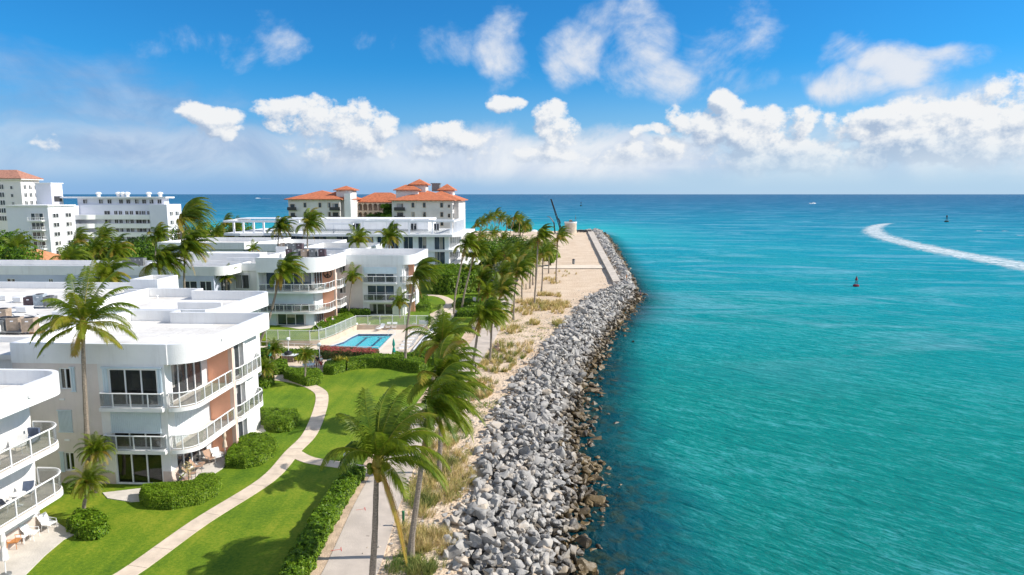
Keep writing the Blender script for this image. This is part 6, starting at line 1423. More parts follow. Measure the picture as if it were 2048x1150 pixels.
# broadleaf trees
def tree(label,u,v,Y,rx,rz,seed,n=1500,leaf=.35,pal=(.0,.8)):
    cx,_,cz=gt(u,v,Y); rnd=random.Random(seed); o=thing('broadleaf_tree',label,'tree',(cx,Y,0)); mb=MB()
    mb.tube([(0,0,-.2),(.1,0,cz*.45),(0,.1,cz*.8)],[.4,.3,.15],7)
    for k in range(5): a=k*1.26+rnd.random(); mb.tube([(0,0,cz*.5),(math.cos(a)*rx*.4,math.sin(a)*rx*.4,cz*.85),(math.cos(a)*rx*.7,math.sin(a)*rx*.7,cz+rz*.1)],[.2,.12,.04],5)
    obj('trunk',mb,BARK,o); mb=MB(); cl=[]
    for k in range(16):
        a=rnd.uniform(0,6.28); r=math.sqrt(rnd.random())*rx*.8; cl.append((Vector((math.cos(a)*r,math.sin(a)*r,cz+rnd.uniform(-.7,.75)*rz*(1-.5*r/rx))),rnd.uniform(.28,.5)*rx,rnd.uniform(*pal)))
    for i in range(n):
        c,r,t=rnd.choice(cl); a=rnd.uniform(0,6.28); q=rnd.uniform(-.5,1); s=math.sqrt(1-q*q); d=Vector((math.cos(a)*s,math.sin(a)*s,q*.8)); k=rnd.uniform(.75,1.08)
        leafq(mb,c+d*r*k,d,leaf*rnd.uniform(.6,1.3),rnd,max(0,min(1,t+rnd.uniform(-.15,.2))))
    obj('crown',mb,LEAF,o)
T_=[(8,488,150,8,4,'dark round tree at the left edge below the tower'),(38,512,135,8,4,'yellow green tree left of the orange roofed house'),(158,505,165,7,4,'tree right of the orange roofed house'),(185,490,170,8,4,'leafy tree before the near wing of the apartment block'),(240,500,160,10,3.5,'wide olive tree below the long balconies'),(285,500,155,9,4,'brownish tree at the right end of the long balconies'),(300,478,200,8,4,'tree in front of the end wall of the apartment block'),
    (400,480,210,12,6,'dark tree behind the tallest wind bent palm'),(455,470,220,13,6,'wide dark tree by the shore left of the condominium'),(435,490,170,8,4,'low pale green tree beside the roof terraces'),(15,512,115,8,4,'dark tree lowest at the left edge'),(200,505,132,8,3.5,'bushy tree nearest behind the long shaded building'),
    (955,500,210,9,4,'broad tree beside the condominium balconies'),(985,505,205,8,4,'green tree under the far palm grove'),(1010,492,240,11,4,'wide green tree in the middle of the far grove'),(1045,500,235,8,3.5,'rounded bright green tree near the beach end'),(1020,525,185,6,3,'low green tree among the beach palms'),(990,530,180,6,3,'dark tree behind the silver bushes'),(1075,505,225,5,3,'small yellow green tree behind the beach palms'),(1100,515,200,3.6,3.5,'bright yellow green bushy tree beside the rightmost beach palms'),(755,440,255,6,4,'green tree in front of the arcades of the hotel'),(775,425,252,4,5,'slim tall tree against the right wing of the hotel'),(1040,455,330,9,3,'low dark shrub line tree at the edge of the ocean beach')]
for i,(u,v,Y,rx,rz,lb) in enumerate(T_): tree(lb,u,v+(14 if i<12 and i not in(0,7,8) else 0),Y,rx*.75,rz*(.65 if i<12 else .8),200+i,leaf=.22+.0006*Y,n=3800,pal=(.0,.6) if i not in(1,19) else (.4,1))
# ------------------------------------------------------------------ furniture, roof units, people
def ac_unit(label,m,x,y,z,w=.85,h=.95,rz=0,rnd_=False):
    o=thing('ac_unit',label,'air conditioner',(x,y,z),rz); mb=MB()
    mb.box(-w/2,w/2,-w/2,w/2,.06,.12); mb.box(-w/2,w/2,-w/2,w/2,h-.08,h)
    for a in (-1,1):
        for b in (-1,1): mb.box(a*w/2-.04*a-.03,a*w/2-.04*a+.03,b*w/2-.04*b-.03,b*w/2-.04*b+.03,0,h)
    mb.box(-w/2+.04,w/2-.04,-w/2+.04,w/2-.04,.12,h-.08)
    n=9
    for i in range(n):
        zz=.14+(h-.26)*i/n
        mb.box(-w/2+.01,w/2-.01,-w/2+.01,-w/2+.04,zz,zz+.035); mb.box(w/2-.04,w/2-.01,-w/2+.04,w/2-.01,zz,zz+.035); mb.box(-w/2+.01,-w/2+.04,-w/2+.04,w/2-.01,zz,zz+.035)
    obj('casing',mb,m,o); mb=MB(); mb.lathe(0,0,[(w*.40,h),(w*.40,h+.05),(w*.3,h+.07),(w*.06,h+.09)],14); obj('fan_grille',mb,DKGREY,o)
    mb=MB(); mb.box(-.14,.1,-w/2-.012,-w/2-.002,h-.3,h-.2); obj('plate',mb,TRIM,o); return o
MA={'g':GREYM,'t':TANM,'d':mat('dark_brown_metal',(.12,.08,.09),.5,.15,3),'w':mat('blue_grey_metal',(.42,.48,.52),.5,.1,3)}
U=[(32,662,'t','tan',1.15,'at the right end of the front roof rack'),(14,662,'g','dark green grey',1.15,'second from the right on the front roof rack'),(2,663,'g','grey',1.0,'at the picture edge on the front roof rack'),(62,664,'t','orange tan',1.2,'nearest to the parapet in the front row of the left roof'),(8,642,'t','pale tan',1.1,'standing above the front roof rack'),
 (62,612,'d','brown',.95,'left of the row on the deck under the tall palm'),(82,612,'w','tall pale blue grey',1.2,'in the middle of the row under the tall palm'),(102,613,'g','grey',1.05,'right one of the row under the tall palm')]
for (u,v,k,cn,h,lb) in U:
    x,y=g(u,v,9.6); ac_unit('%s air conditioner %s'%(cn,lb),MA[k],x,y,9.62,w=.95,h=h,rz=.2)
U2=[(256,531,10.0,'leftmost'),(266,531,10.0,'second'),(276,531,10.0,'third'),(284,531,10.0,'rightmost')]
for u,v,z,lb in U2: x,y=g(u,v,9.6); ac_unit('%s grey air conditioner on the roof of the long shaded building'%lb,MA['g'],x,y,9.6,1.1,1.2)
k=0; places=['far left','next to far left','left','centre left','centre','centre right','right','far right']
for i,(u,mm_) in enumerate([(432,'g'),(445,'g'),(457,'d'),(471,'g'),(486,'g')]): x,y=g(u,523,9.7); ac_unit('grey air conditioner on the roof behind the shaded building, %s one'%places[i],MA[mm_],x,y,9.62,1.05,1.3)
for i,(u,mm_) in enumerate([(566,'t'),(578,'g'),(590,'g'),(600,'d')]): x,y=gt(u,500,119)[:2]; ac_unit('dark air conditioner in the rear roof row, %s one'%places[i],MA[mm_],x,y,11.0,1.1,1.3)
for i,(u,mm_) in enumerate([(580,'d'),(593,'g'),(610,'t'),(627,'g'),(645,'d')]): x,y=gt(u,512,108.5)[:2]; ac_unit('air conditioner in the roof row above the peace sign, %s one'%places[i],MA[mm_],x,y,10.95,1.05,1.2)
# rack under the front units
def rack(label,x0,x1,y,z):
    o=thing('unit_rack',label,'rack',((x0+x1)/2,y,z-.9)); mb=MB(); w=(x1-x0)/2; mb.box(-w,w,-.5,.5,.55,.62); obj('shelf',mb,GREYM,o)
    n=5
    for i in range(n):
        mb=MB(); a=-w+.2+(2*w-.4)*i/(n-1); mb.tube([(a,-.45,0),(a,-.45,.56)],.03,5); mb.tube([(a,.45,0),(a,.45,.56)],.03,5); obj('leg',mb,GREYM,o)
a=g(0,664,9.6); b=g(46,664,9.6); rack('grey steel rack carrying the air conditioners at the left edge',a[0]-3,b[0]+.3,a[1],10.0)
a=gt(575,512,108.5); b=gt(650,512,108.5); rack('steel rack carrying the air conditioners above the peace sign',a[0]-.3,b[0]+.3,108.5,11.25)
a=gt(560,500,119); b=gt(606,500,119); rack('steel rack carrying the rear row of dark air conditioners',a[0]-.3,b[0]+.3,119,11.3)
# roof clutter: ducts, hatches, vents
def roofbox(label,x,y,z,sx,sy,sz,m,name='roof_hatch',rz=0):
    o=thing(name,label,name.replace('_',' '),(x,y,z),rz); mb=MB(); mb.box(-sx/2,sx/2,-sy/2,sy/2,0,sz); obj('body',mb,m,o); mb=MB(); mb.box(-sx/2-.06,sx/2+.06,-sy/2-.06,sy/2+.06,sz,sz+.06); obj('cap',mb,TRIM,o)
for (u,v,s,lb,m) in [(40,603,.9,'small white roof hatch left of the brown air conditioner',WHITE),(50,623,1.0,'white duct box beside the pipes',WHITE),(95,643,1.3,'low pale skylight behind the orange tan unit',WHITES),(75,665,.8,'orange pipe cover lying on the deck',mat('orange_cover',(.62,.36,.13),.7,.1,3)),(10,600,.8,'white vent box at the left edge',WHITE)]:
    x,y=g(u,v,9.5); roofbox(lb,x,y,9.5,s,s,.45 if 'orange' not in lb else .2,m)
mb=MB(); x0,y0=g(20,652,9.5); 
for i in range(9):
    u0=10+i*8; a=g(u0,628+(i*37)%14,9.5); b=g(u0+18,632+(i*23)%16,9.5); mb.tube([(a[0],a[1],9.6),(b[0],b[1],9.62)],.035,5)
tag(obj('roof_pipes',mb,GREYM),'grey refrigerant pipes running between the roof air conditioners','pipes')
for (u,v) in [(0,0)]: pass
RV=[(315,598,'thin'),(222,575,'short'),(360,628,'small'),(300,640,'lone')]
for u,v,ad in RV:
    x,y=g(u,v,9.45); mb=MB(); mb.lathe(x,y,[(.07,9.45),(.07,9.8),(.12,9.8),(.12,9.88)],8); tag(obj('roof_vent',mb,TRIM),{'thin':'white roof vent near the raised roof block','short':'white roof vent behind the tall palm crown','small':'white roof vent by the rear parapet of the near roof','lone':'white roof vent alone on the near roof deck'}[ad],'roof vent')
# ---- chairs
def sling_chair(label,x,y,z,rz,fab,fr=None,rec=.25,name='patio_chair',cat='chair',long=False):
    fr=fr or TRIM; o=thing(name,label,cat,(x,y,z),rz); w=.29; sl=1.25 if long else .5
    mb=MB(); mb.add([(-w,0,.42),(w,0,.42),(w,sl,.44),(-w,sl,.44),(-w,0,.39),(w,0,.39),(w,sl,.41),(-w,sl,.41)],[(0,1,2,3),(7,6,5,4),(0,4,5,1),(1,5,6,2),(2,6,7,3),(3,7,4,0)]); obj('seat',mb,fab,o)
    bz=.95 if not long else .95; mb=MB(); by=-rec-.1*long*3; mb.add([(-w,0,.42),(w,0,.42),(w,by,bz),(-w,by,bz),(-w,-.03,.42),(w,-.03,.42),(w,by-.03,bz),(-w,by-.03,bz)],[(3,2,1,0),(4,5,6,7),(0,1,5,4),(1,2,6,5),(2,3,7,6),(3,0,4,7)]); obj('backrest',mb,fab,o)
    for s in (-1,1):
        mb=MB(); q=s*(w+.03); mb.tube([(q,sl-.05,0),(q,sl-.08,.62),(q,-.12,.64)],.022,5); mb.tube([(q,-.1,0),(q,0,.42),(q,by,bz)],.022,5); mb.tube([(q,0,.41),(q,sl,.43)],.02,5); obj('side_frame',mb,fr,o)
    return o
def gc(u,v,z): return g(u,v,z)
CH=[(368,968,'tan sling chair tilted against the corner column wall',35,WICK),(378,958,'tan sling chair second from the building corner',60,WICK),(392,943,'tan sling chair in the middle of the patio row',70,WICK),(419,925,'tan sling chair next to the white chair',120,WICK),(434,921,'white chair on the patio near the closed beige umbrella',130,TRIM)]
for u,v,lb,a,m in CH: x,y=g(u,v,.06); sling_chair(lb,x,y,.06,R(-a),m,GREYM if m is WICK else TRIM,rec=.4)
for k,(u,v,lb) in enumerate([(372,972,'small round tan side table near the building corner'),(404,937,'small round tan side table between the sling chairs')]):
    x,y=g(u,v,.06); o=thing('side_table',lb,'table',(x,y,.06)); mb=MB(); mb.lathe(0,0,[(.26,.42),(.27,.45),(.1,.46)],12); obj('table_top',mb,WICK,o); mb=MB(); mb.lathe(0,0,[(.2,0),(.04,.05),(.04,.42)],8); obj('stem',mb,GREYM,o)
def umbrella(label,x,y,z,m,h=2.5,r=.17,name='closed_umbrella'):
    o=thing(name,label,'umbrella',(x,y,z)); mb=MB(); mb.lathe(0,0,[(.03,0),(.03,h)],7); obj('pole',mb,TRIM,o)
    mb=MB(); prof=[(.06,h*.30),(r*1.15,h*.32),(r*.8,h*.5),(r*.45,h*.58),(r*.95,h*.7),(r*.6,h*.9),(.02,h*1.02)]; mb.lathe(0,0,prof,9); obj('canopy',mb,m,o); mb=MB(); mb.lathe(0,0,[(.28,0),(.28,.08),(.05,.12)],12); obj('base',mb,GREYM,o)
x,y=g(451,912,.06); umbrella('closed beige patio umbrella in front of the lower peach wall',x,y,.06,BEIGE,2.4)
x,y=g(12,1150,.06); umbrella('closed white umbrella on the patio at the bottom left corner',x,y,.06,mat('white_canvas',(.7,.67,.68),.85,.05,4),2.9,.2)
x,y=g(540,724); umbrella('closed teal umbrella beside the barbecue area',x,y,.06,TEAL,2.5,.2)
x,y=g(788,716,DZ); umbrella('closed teal umbrella standing on the pool deck',x,y,DZ,TEAL,2.5,.2)
# A building patio and balconies
x,y=g(22,1095,.06); sling_chair('orange teak chair with a white cushion on the lower left patio',x,y,.06,R(-75),WOODO,WOODO,.25)
x,y=g(58,1078,.06); sling_chair('pale curved armchair on the lower left patio',x,y,.06,R(-80),WHITES,TRIM,.3)
x,y=g(94,1058,.06); sling_chair('white high backed chair at the end of the lower left patio',x,y,.06,R(-100),TRIM,TRIM,.35)
o=thing('side_table','low white side table between the teak chair and the armchair','table',(*g(46,1084,.06),.06)); mb=MB(); mb.box(-.3,.3,-.3,.3,.4,.44); obj('table_top',mb,TRIM,o)
for s in ((-1,-1),(1,-1),(1,1),(-1,1)): mb=MB(); mb.tube([(s[0]*.25,s[1]*.25,0),(s[0]*.25,s[1]*.25,.4)],.02,5); obj('leg',mb,TRIM,o)
BLUEF=mat('slate_blue_fabric',(.10,.13,.20),.8,.1,4)
for (xx,yy,a,lb,m,z) in [(-30.9,37.4,200,'slate blue chair at the far end of the lower left balcony',BLUEF,2.93),(-30.9,35.6,-10,'slate blue chair nearer along the lower left balcony',BLUEF,2.93),(-30.7,33.2,-20,'white framed chair at the picture edge on the lower balcony',BLUEF,2.93),(-30.9,37.2,190,'white lounge chair on the upper left balcony',TRIM,5.93),(-30.9,34.8,-15,'white chair nearer on the upper left balcony',TRIM,5.93)]: sling_chair(lb,xx,yy,z,R(a),m,TRIM,.3)
o=thing('side_table','round white table between the slate blue balcony chairs','table',(-30.7,36.4,2.93)); mb=MB(); mb.lathe(0,0,[(.42,.68),(.43,.72),(.1,.73)],16); obj('table_top',mb,TRIM,o); mb=MB(); mb.lathe(0,0,[(.25,0),(.04,.06),(.04,.68)],8); obj('stem',mb,TRIM,o)
o=thing('armchair','dark padded armchair in the corner of the upper left balcony','armchair',(-31.2,38.4,5.93)); mb=MB(); mb.box(-.35,.35,-.35,.35,.1,.42); obj('seat',mb,BLUEF,o); mb=MB(); mb.box(-.35,.35,.25,.4,.3,.9); obj('backrest',mb,BLUEF,o)
sling_chair('dark lounge chair on the far middle floor balcony of the large building',-25.3,57.2,2.73,R(160),GREYM,BLACKM,.4)
# balcony chairs at D
for (xx,yy,z,a,lb) in [(-34.8,101.2,6.47,30,'white chair on the top balcony left of the peace sign'),(-34.0,103.0,6.47,80,'second white chair on the top balcony close to the peace sign'),(-36.0,100.7,6.47,10,'white chair further left on the rounded top balcony')]: sling_chair(lb,xx,yy,z,R(a),TRIM,TRIM,.2)
# pool furniture
for k,(u,v,a,lb) in enumerate([(764,660,-20,'white pool lounger left one of the raised three'),(778,657,5,'white pool lounger middle one with upright back'),(790,657,5,'white pool lounger with upright back nearest the life ring')]):
    x,y=g(u,v,DZ); sling_chair(lb,x,y,DZ,R(180+a),TRIM,TRIM,.12,name='pool_lounger',cat='lounger',long=True)
wd=['farthest','second farthest','third farthest','fourth from the far end','third nearest','second nearest','nearest']
for k in range(7):
    t=k/6; u=838+(812-838)*t; v=662+(702-662)*t; x,y=g(u,v,DZ); sling_chair('flat white lounger beside the slab wall, %s of the row'%wd[k],x+.3,y,DZ,R(100),TRIM,TRIM,.5,name='pool_lounger',cat='lounger',long=True)
x,y=g(726,658,DZ); o=thing('round_table','round pale table at the far left corner of the pool deck','table',(x,y,DZ)); mb=MB(); mb.lathe(0,0,[(.65,.70),(.67,.74),(.1,.75)],18); obj('table_top',mb,BEIGE,o); mb=MB(); mb.lathe(0,0,[(.3,0),(.05,.08),(.05,.7)],8); obj('stem',mb,TRIM,o)
for u,v,a,lb in [(716,658,-90,'white chair left of the round pool table'),(738,657,90,'white chair right of the round pool table')]: x,y=g(u,v,DZ); sling_chair(lb,x,y,DZ,R(a),TRIM,TRIM,.15)
# barbecue corner
x,y=g(577,724); o=thing('barbecue','brick barbecue with a black round grill on its counter','barbecue',(x,y,.06)); mb=MB(); mb.box(-.75,.75,-.4,.4,0,.82); obj('brick_base',mb,STONEB,o); mb=MB(); mb.box(-1.15,1.15,-.5,.5,.82,.9); obj('counter',mb,WHITES,o); mb=MB(); mb.lathe(0,0,[(.42,.9),(.5,1.05),(.45,1.25),(.1,1.38)],14); obj('grill',mb,BLACKM,o)
def globe_lamp(label,u,v,h=2.3):
    x,y=g(u,v); o=thing('globe_lamp',label,'lamp',(x,y,.0)); mb=MB(); mb.lathe(0,0,[(.12,0),(.06,.2),(.05,h)],8); obj('post',mb,TRIM,o); mb=MB(); mb.lathe(0,0,[(.08,h),(.2,h+.08),(.27,h+.25),(.2,h+.42),(.05,h+.5)],12); obj('globe',mb,mat('milk_glass',(.82,.84,.80),.3,.02,2),o)
globe_lamp('white globe lamp beside the barbecue',578,722,2.6); globe_lamp('white globe lamp next to the standing couple',640,733,2.5)
x,y=g(553,727); o=thing('planter','tan stone planter urn beside the barbecue hedge','planter',(x,y,.06)); mb=MB(); mb.lathe(0,0,[(.3,0),(.22,.1),(.42,.8),(.46,1.1),(.36,1.1)],12); obj('pot',mb,BEIGE,o)
x,y=g(618,741); o=thing('round_table','round white table near the patio hedge','table',(x,y,.06)); mb=MB(); mb.lathe(0,0,[(.75,.70),(.77,.75),(.1,.76)],18); obj('table_top',mb,mat('pale_blue_top',(.60,.72,.78),.4,.05,1),o); mb=MB(); mb.lathe(0,0,[(.3,0),(.05,.08),(.05,.7)],8); obj('stem',mb,TRIM,o)
for u,v,a,lb in [(657,734,60,'pale folding chair with a dark bag right of the couple'),(627,727,180,'white chair behind the patio table')]: x,y=g(u,v); sling_chair(lb,x,y,.06,R(a),WHITES,TRIM,.15)
# beach and walkway things
def gpost(label,u,v,h=.9,m=None):
    x,y=g(u,v); o=thing('bollard',label,'bollard',(x,y,0)); mb=MB(); mb.lathe(0,0,[(.085,-.1),(.085,h)],12); obj('post',mb,m or GREENP,o); mb=MB(); mb.lathe(0,0,[(.095,h),(.095,h+.05),(.02,h+.09)],12); obj('cap',mb,m or GREENP,o)
gpost('green bollard on the sand beside the leaning palm trunk',843,964,.85); gpost('green bollard nearest to the camera at the walkway edge',807,1052,.95)
DKW=mat('dark_wood_post',(.08,.06,.045),.8,.2,4)
gpost('dark wooden post beside the walkway below the bench',951,747,1.1,DKW); gpost('small dark post at the far end of the walkway',1014,632,.8,DKW); gpost('dark post near the two far walkway palms',1006,648,1.0,DKW); gpost('post by the walkway close to the bench palm',983,686,1.0,DKW); gpost('lone wooden post on the sand near the beach walker',1052,579,1.2,DKW)
x,y=g(992,700); o=thing('bench','small pinkish wooden bench on the grass beside the palm','bench',(x,y,0),R(-75)); WD=mat('pink_wood',(.50,.33,.24),.8,.1,4)
mb=MB(); mb.box(-.8,.8,-.25,.25,.42,.48); obj('seat',mb,WD,o); mb=MB(); mb.box(-.8,.8,.25,.31,.55,.95); obj('backrest',mb,WD,o)
for s in (-.7,.7): mb=MB(); mb.box(s-.06,s+.06,-.25,.31,0,.42); obj('leg',mb,WD,o)
x,y=g(949,611); o=thing('sign','small blank white sign on the far lawn','sign',(x,y,0)); mb=MB(); mb.box(-.3,.3,-.03,.03,.7,1.6); obj('board',mb,TRIM,o); mb=MB(); mb.box(-.05,.05,-.02,.02,0,.7); obj('post',mb,TRIM,o)
for k,(u,v) in enumerate([(721,1019),(672,1100)]):
    x,y=g(u,v,.05); mb=MB()
    for (a0,a1,b0,b1) in [(-.3,.3,-.02,.02),(.28,.32,-.25,.25)]:
        c,s=math.cos(R(20)),math.sin(R(20)); P=[(a0,b0),(a1,b0),(a1,b1),(a0,b1)]; mb.add([(x+a*c-b*s,y+a*s+b*c,.0565) for a,b in P],[(0,1,2,3)])
    struct('red_paint_mark',mb,REDP)
# small sapling in the near hedge
x,y=g(379,985); o=thing('sapling','thin sapling with brown leaves standing in the bean shaped hedge','sapling',(x,y,0)); mb=MB(); mb.tube([(0,0,0),(.02,0,1.5)],[.05,.035],6); obj('trunk',mb,BARK,o); mb=MB(); rnd=random.Random(3)
for i in range(160): d=Vector((rnd.gauss(0,.16),rnd.gauss(0,.16),1.75+rnd.gauss(0,.25))); leafq(mb,d,Vector((0,0,1)),.07,rnd,rnd.uniform(.5,.95))
obj('crown',mb,DRYL,o)
# fountain-like white statue of the walkway junction: irrigation valve posts
x,y=g(690,926); o=thing('drinking_fountain','small pale blue and white drinking fountain at the junction of path and walkway','fountain',(x,y,0)); mb=MB(); mb.lathe(0,0,[(.14,0),(.1,.1),(.1,.85)],10); obj('pedestal',mb,SHUT,o); mb=MB(); mb.lathe(0,0,[(.1,.85),(.3,.95),(.32,1.02),(.05,.98)],12); obj('bowl',mb,SHUT,o)
x,y=g(708,916); o=thing('bicycle','white bicycle parked where the side path meets the walkway','bicycle',(x,y,0),R(70))
for dy,nm in ((-.52,0),(.52,1)):
    mb=MB(); mb.tube([(0,dy+.33*math.cos(a),.34+.33*math.sin(a)) for a in [2*math.pi*i/20 for i in range(21)]],.025,5,cap=False)
    w=obj('wheel',mb,BLACKM,o)
mb=MB(); mb.tube([(0,-.52,.34),(0,-.1,.34),(0,-.2,.85),(0,-.52,.34)],.02,5); mb.tube([(0,-.1,.34),(0,.38,.8),(0,-.18,.78)],.02,5); mb.tube([(0,.52,.34),(0,.38,.95)],.02,5); obj('frame',mb,TRIM,o); mb=MB(); mb.tube([(-.28,.33,.98),(0,.38,.95),(.28,.33,.98)],.018,5); obj('handlebar',mb,BLACKM,o); mb=MB(); mb.box(-.06,.06,-.34,-.1,.87,.92); obj('saddle',mb,BLACKM,o)
# beach umbrellas far away
for u,v,lb,m in [(1045,468,'white open beach umbrella by the far sea edge',TRIM),(1068,470,'second white beach umbrella left of the pump house',TRIM)]:
    x,y=g(u,v); o=thing('beach_umbrella',lb,'umbrella',(x,y,0)); mb=MB(); mb.lathe(0,0,[(.05,0),(.05,2.4)],6); obj('pole',mb,TRIM,o); mb=MB(); mb.lathe(0,0,[(2.0,2.0),(1.4,2.5),(.05,2.8)],10); obj('canopy',mb,m,o)
# ---- people
def person(label,x,y,z,rz,top,bottom,hair,pose='stand',hat=None):
    o=thing('person',label,'person',(x,y,z),rz)
    if pose=='stand':
        J={'pel':(0,0,.92,.13),'sp':(0,-.01,1.15,.125),'ch':(0,-.01,1.35,.14),'nk':(0,0,1.5,.055),'hd':(0,.02,1.62,.095),'ht':(0,.01,1.73,.075)}
        arms=[((s*.19,-.0,1.42,.05),(s*.25,.02,1.15,.042),(s*.24,.14,.92,.03),(s*.23,.2,.86,.032)) for s in (-1,1)]
        legs=[((s*.1,0,.85,.085),(s*.11,.03,.48,.055),(s*.12,-.02,.09,.035),(s*.13,.13,.04,.035)) for s in (-1,1)]
    elif pose=='walk':
        J={'pel':(0,0,.92,.12),'sp':(0,-.0,1.15,.12),'ch':(0,.02,1.35,.13),'nk':(0,.03,1.5,.055),'hd':(0,.06,1.62,.095),'ht':(0,.05,1.73,.075)}
        arms=[((s*.19,.02,1.42,.05),(s*.24,.02-s*.14,1.17,.042),(s*.24,.04-s*.3,.96,.03),(s*.23,.06-s*.34,.88,.032)) for s in (-1,1)]
        legs=[((s*.1,s*.05,.85,.085),(s*.11,s*.2+.04,.47,.055),(s*.11,s*.26-.06,.09,.035),(s*.12,s*.26+.08,.05,.035)) for s in (-1,1)]
    else:
        J={'pel':(0,0,.5,.14),'sp':(0,-.04,.72,.13),'ch':(0,-.05,.93,.14),'nk':(0,-.03,1.08,.055),'hd':(0,.0,1.2,.095),'ht':(0,-.01,1.31,.075)}
        arms=[((s*.19,-.04,1.0,.05),(s*.25,.08,.78,.042),(s*.2,.3,.72,.03),(s*.18,.38,.71,.032)) for s in (-1,1)]
        legs=[((s*.1,.05,.48,.09),(s*.13,.45,.5,.06),(s*.13,.48,.1,.035),(s*.14,.62,.05,.035)) for s in (-1,1)]
    V=[];E_=[];Rd=[]
    def addv(c): V.append(c[:3]); Rd.append(c[3]); return len(V)-1
    ids={k:addv(v) for k,v in J.items()}; ks=list(J); E_+=[(ids[a],ids[b]) for a,b in zip(ks,ks[1:])]
    for ch in arms:
        p=ids['ch']
        for c in ch: i=addv(c); E_.append((p,i)); p=i
    for ch in legs:
        p=ids['pel']
        for c in ch: i=addv(c); E_.append((p,i)); p=i
    def skin(V,E_,Rd,lv=1):
        me=bpy.data.meshes.new('body'); me.from_pydata(V,E_,[]); ob=bpy.data.objects.new('tmp',me); COL.objects.link(ob)
        md=ob.modifiers.new('s','SKIN'); 
        for i,sv_ in enumerate(me.skin_vertices[0].data): sv_.radius=(Rd[i],Rd[i]); sv_.use_root=(i==0)
        ob.modifiers.new('u','SUBSURF').levels=lv
        dg=bpy.context.evaluated_depsgraph_get(); dg.update(); m2=bpy.data.meshes.new_from_object(ob.evaluated_get(dg)); bpy.data.objects.remove(ob); return m2
    m2=skin(V,E_,Rd); bm=bmesh.new(); bm.from_mesh(m2)
    # fingers, thumb, nose joined in the body mesh
    mb=MB()
    for ch in arms:
        w=Vector(ch[2][:3]); h=Vector(ch[3][:3]); d=(h-w).normalized(); s=d.cross(Vector((0,1,0))); s=(s if s.length>.1 else Vector((1,0,0))).normalized()
        for k,l in enumerate((.065,.08,.078,.06)):
            b=h+s*(k-1.5)*.018; mb.tube([tuple(b),tuple(b+d*l*.55),tuple(b+d*l+Vector((0,.015,-.01)))],[.009,.0085,.006],5)
        b=w.lerp(h,.5)+s*.03; mb.tube([tuple(b),tuple(b+s*.03+d*.03),tuple(b+s*.035+d*.055)],[.01,.009,.006],5)
    hd=Vector(J['hd'][:3]); mb.tube([tuple(hd+Vector((0,.085,.02))),tuple(hd+Vector((0,.115,-.01)))],[.012,.016],5)
    for s in (-1,1): mb.tube([tuple(hd+Vector((s*.088,0,0))),tuple(hd+Vector((s*.1,-.01,.02)))],[.015,.02],5)
    bv=[bm.verts.new(p) for p in mb.v]
    for f in mb.f:
        try: bm.faces.new([bv[i] for i in f])
        except ValueError: pass
    bm.to_mesh(m2); bm.free(); m2.materials.clear(); m2.materials.append(SKIN); m2.polygons.foreach_set('use_smooth',[True]*len(m2.polygons)); link('body',m2,o)
    # clothes as slightly thicker skins over torso/upper arms and legs
    def cloth(nm,V,E_,Rd,m):
        q=skin(V,E_,Rd); q.materials.clear(); q.materials.append(m); q.polygons.foreach_set('use_smooth',[True]*len(q.polygons)); link(nm,q,o)
    p=J; V=[p['pel'][:3],p['sp'][:3],p['ch'][:3],(p['nk'][0],p['nk'][1],p['nk'][2]-.04)]; Rd2=[p['pel'][3]+.02,p['sp'][3]+.02,p['ch'][3]+.02,.07]; E2=[(0,1),(1,2),(2,3)]
    for ch in arms:
        i=len(V); V+= [ch[0][:3],tuple(Vector(ch[0][:3]).lerp(Vector(ch[1][:3]),.7))]; Rd2+=[.07,.06]; E2+=[(2,i),(i,i+1)]
    cloth('shirt',V,E2,Rd2,top)
    V=[(p['pel'][0],p['pel'][1],p['pel'][2]-.0)]; Rd2=[p['pel'][3]+.025]; E2=[]
    for ch in legs:
        i=len(V); V+=[ch[0][:3],tuple(Vector(ch[0][:3]).lerp(Vector(ch[1][:3]),.8))]; Rd2+=[.108,.085]; E2+=[(0,i),(i,i+1)]
    cloth('shorts',V,E2,Rd2,bottom)
    h=J['hd']; mb=MB(); mb.lathe(h[0],h[1]-.02,[(.098,h[2]+.0),(.108,h[2]+.06),(.09,h[2]+.125),(.03,h[2]+.155)],10); obj('hair' if not hat else 'hat',mb,hat or hair,o)
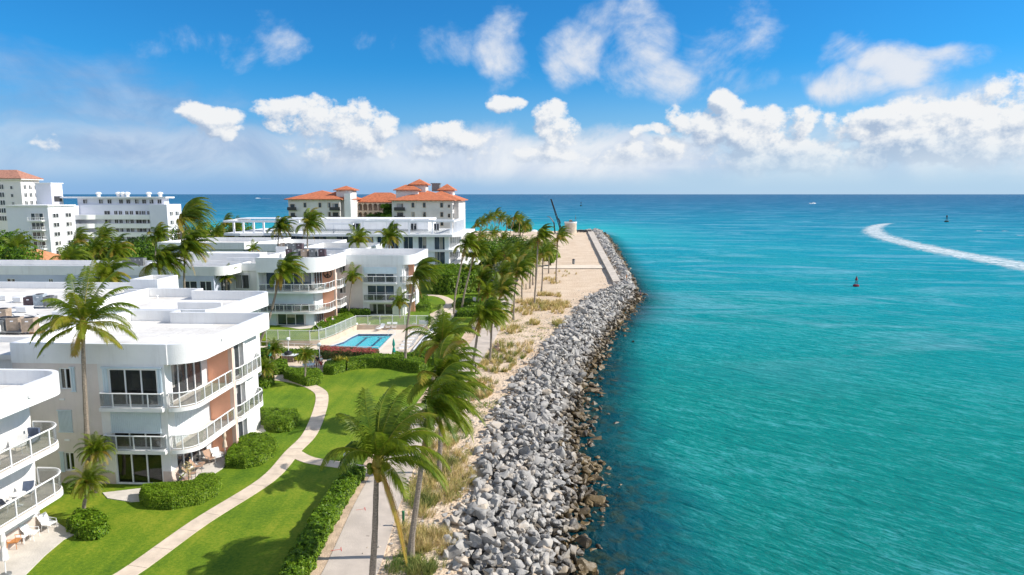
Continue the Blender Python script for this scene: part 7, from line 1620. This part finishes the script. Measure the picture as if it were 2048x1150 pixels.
    if hat: mb=MB(); mb.lathe(h[0],h[1],[(.19,h[2]+.05),(.19,h[2]+.065),(.09,h[2]+.08)],12); obj('brim',mb,hat,o)
WSH=mat('white_shirt',(.72,.70,.70),.85,.05,5); PSH=mat('pink_shirt',(.62,.22,.22),.85,.05,5); GSH=mat('green_shirt',(.04,.32,.24),.85,.1,5); RSH=mat('red_shorts',(.45,.05,.05),.85,.1,5)
x,y=g(643,740); person('person in a pale shirt and red shorts standing beside the globe lamp',x,y,.06,R(150),WSH,RSH,HAIRM)
x,y=g(636,739); person('person in dark clothes standing just left of the one in red shorts',x,y,.06,R(200),mat('black_shirt',(.03,.03,.035),.8,.1,5),mat('khaki',(.45,.38,.28),.85,.05,5),mat('dark_hair',(.04,.03,.02),.8,.1,9))
x,y=g(622,738); person('person in a green top standing behind the patio table',x,y,.06,R(180),GSH,WSH,HAIRM)
x,y=g(631,737); person('bare armed person in a pink top between the two standing groups',x,y,.06,R(170),mat('pale_pink_shirt',(.62,.42,.38),.85,.05,5),WSH,HAIRM)
x,y=g(651,653,TZ); person('person in a pink shirt seated on the terrace under the rounded balcony',x,y,TZ+.03,R(-70),PSH,WSH,HAIRM,'sit'); sling_chair('patio chair under the seated person in pink',x-.05,y,TZ,R(-70),TRIM,TRIM,.25)
x,y=g(665,650,TZ); person('person in white seated right of the one in pink on the terrace',x,y,TZ+.03,R(80),WSH,NAVY,HAIRM,'sit'); sling_chair('patio chair under the seated person in white',x+.05,y,TZ,R(80),BLUEF,TRIM,.25)
x,y=g(637,662,TZ); sling_chair('empty white chair left of the seated pair on the terrace',x,y,TZ,R(-60),TRIM,TRIM,.3)
x,y=g(1035,567); person('lone walker in navy clothes among the beach palms',x,y,0,R(10),NAVY,NAVY,HAIRM,'walk')
x,y=g(1253,562,.6); person('person in an orange top standing where the rocks meet the jetty walkway',x,y,.5,R(90),mat('orange_shirt',(.7,.25,.04),.8,.05,5),BEIGE,HAIRM)
x,y=g(1290,594,-1.4); person('tiny person in dark clothes on the outermost rocks',x-1,y,-1.6,R(90),NAVY,NAVY,HAIRM)
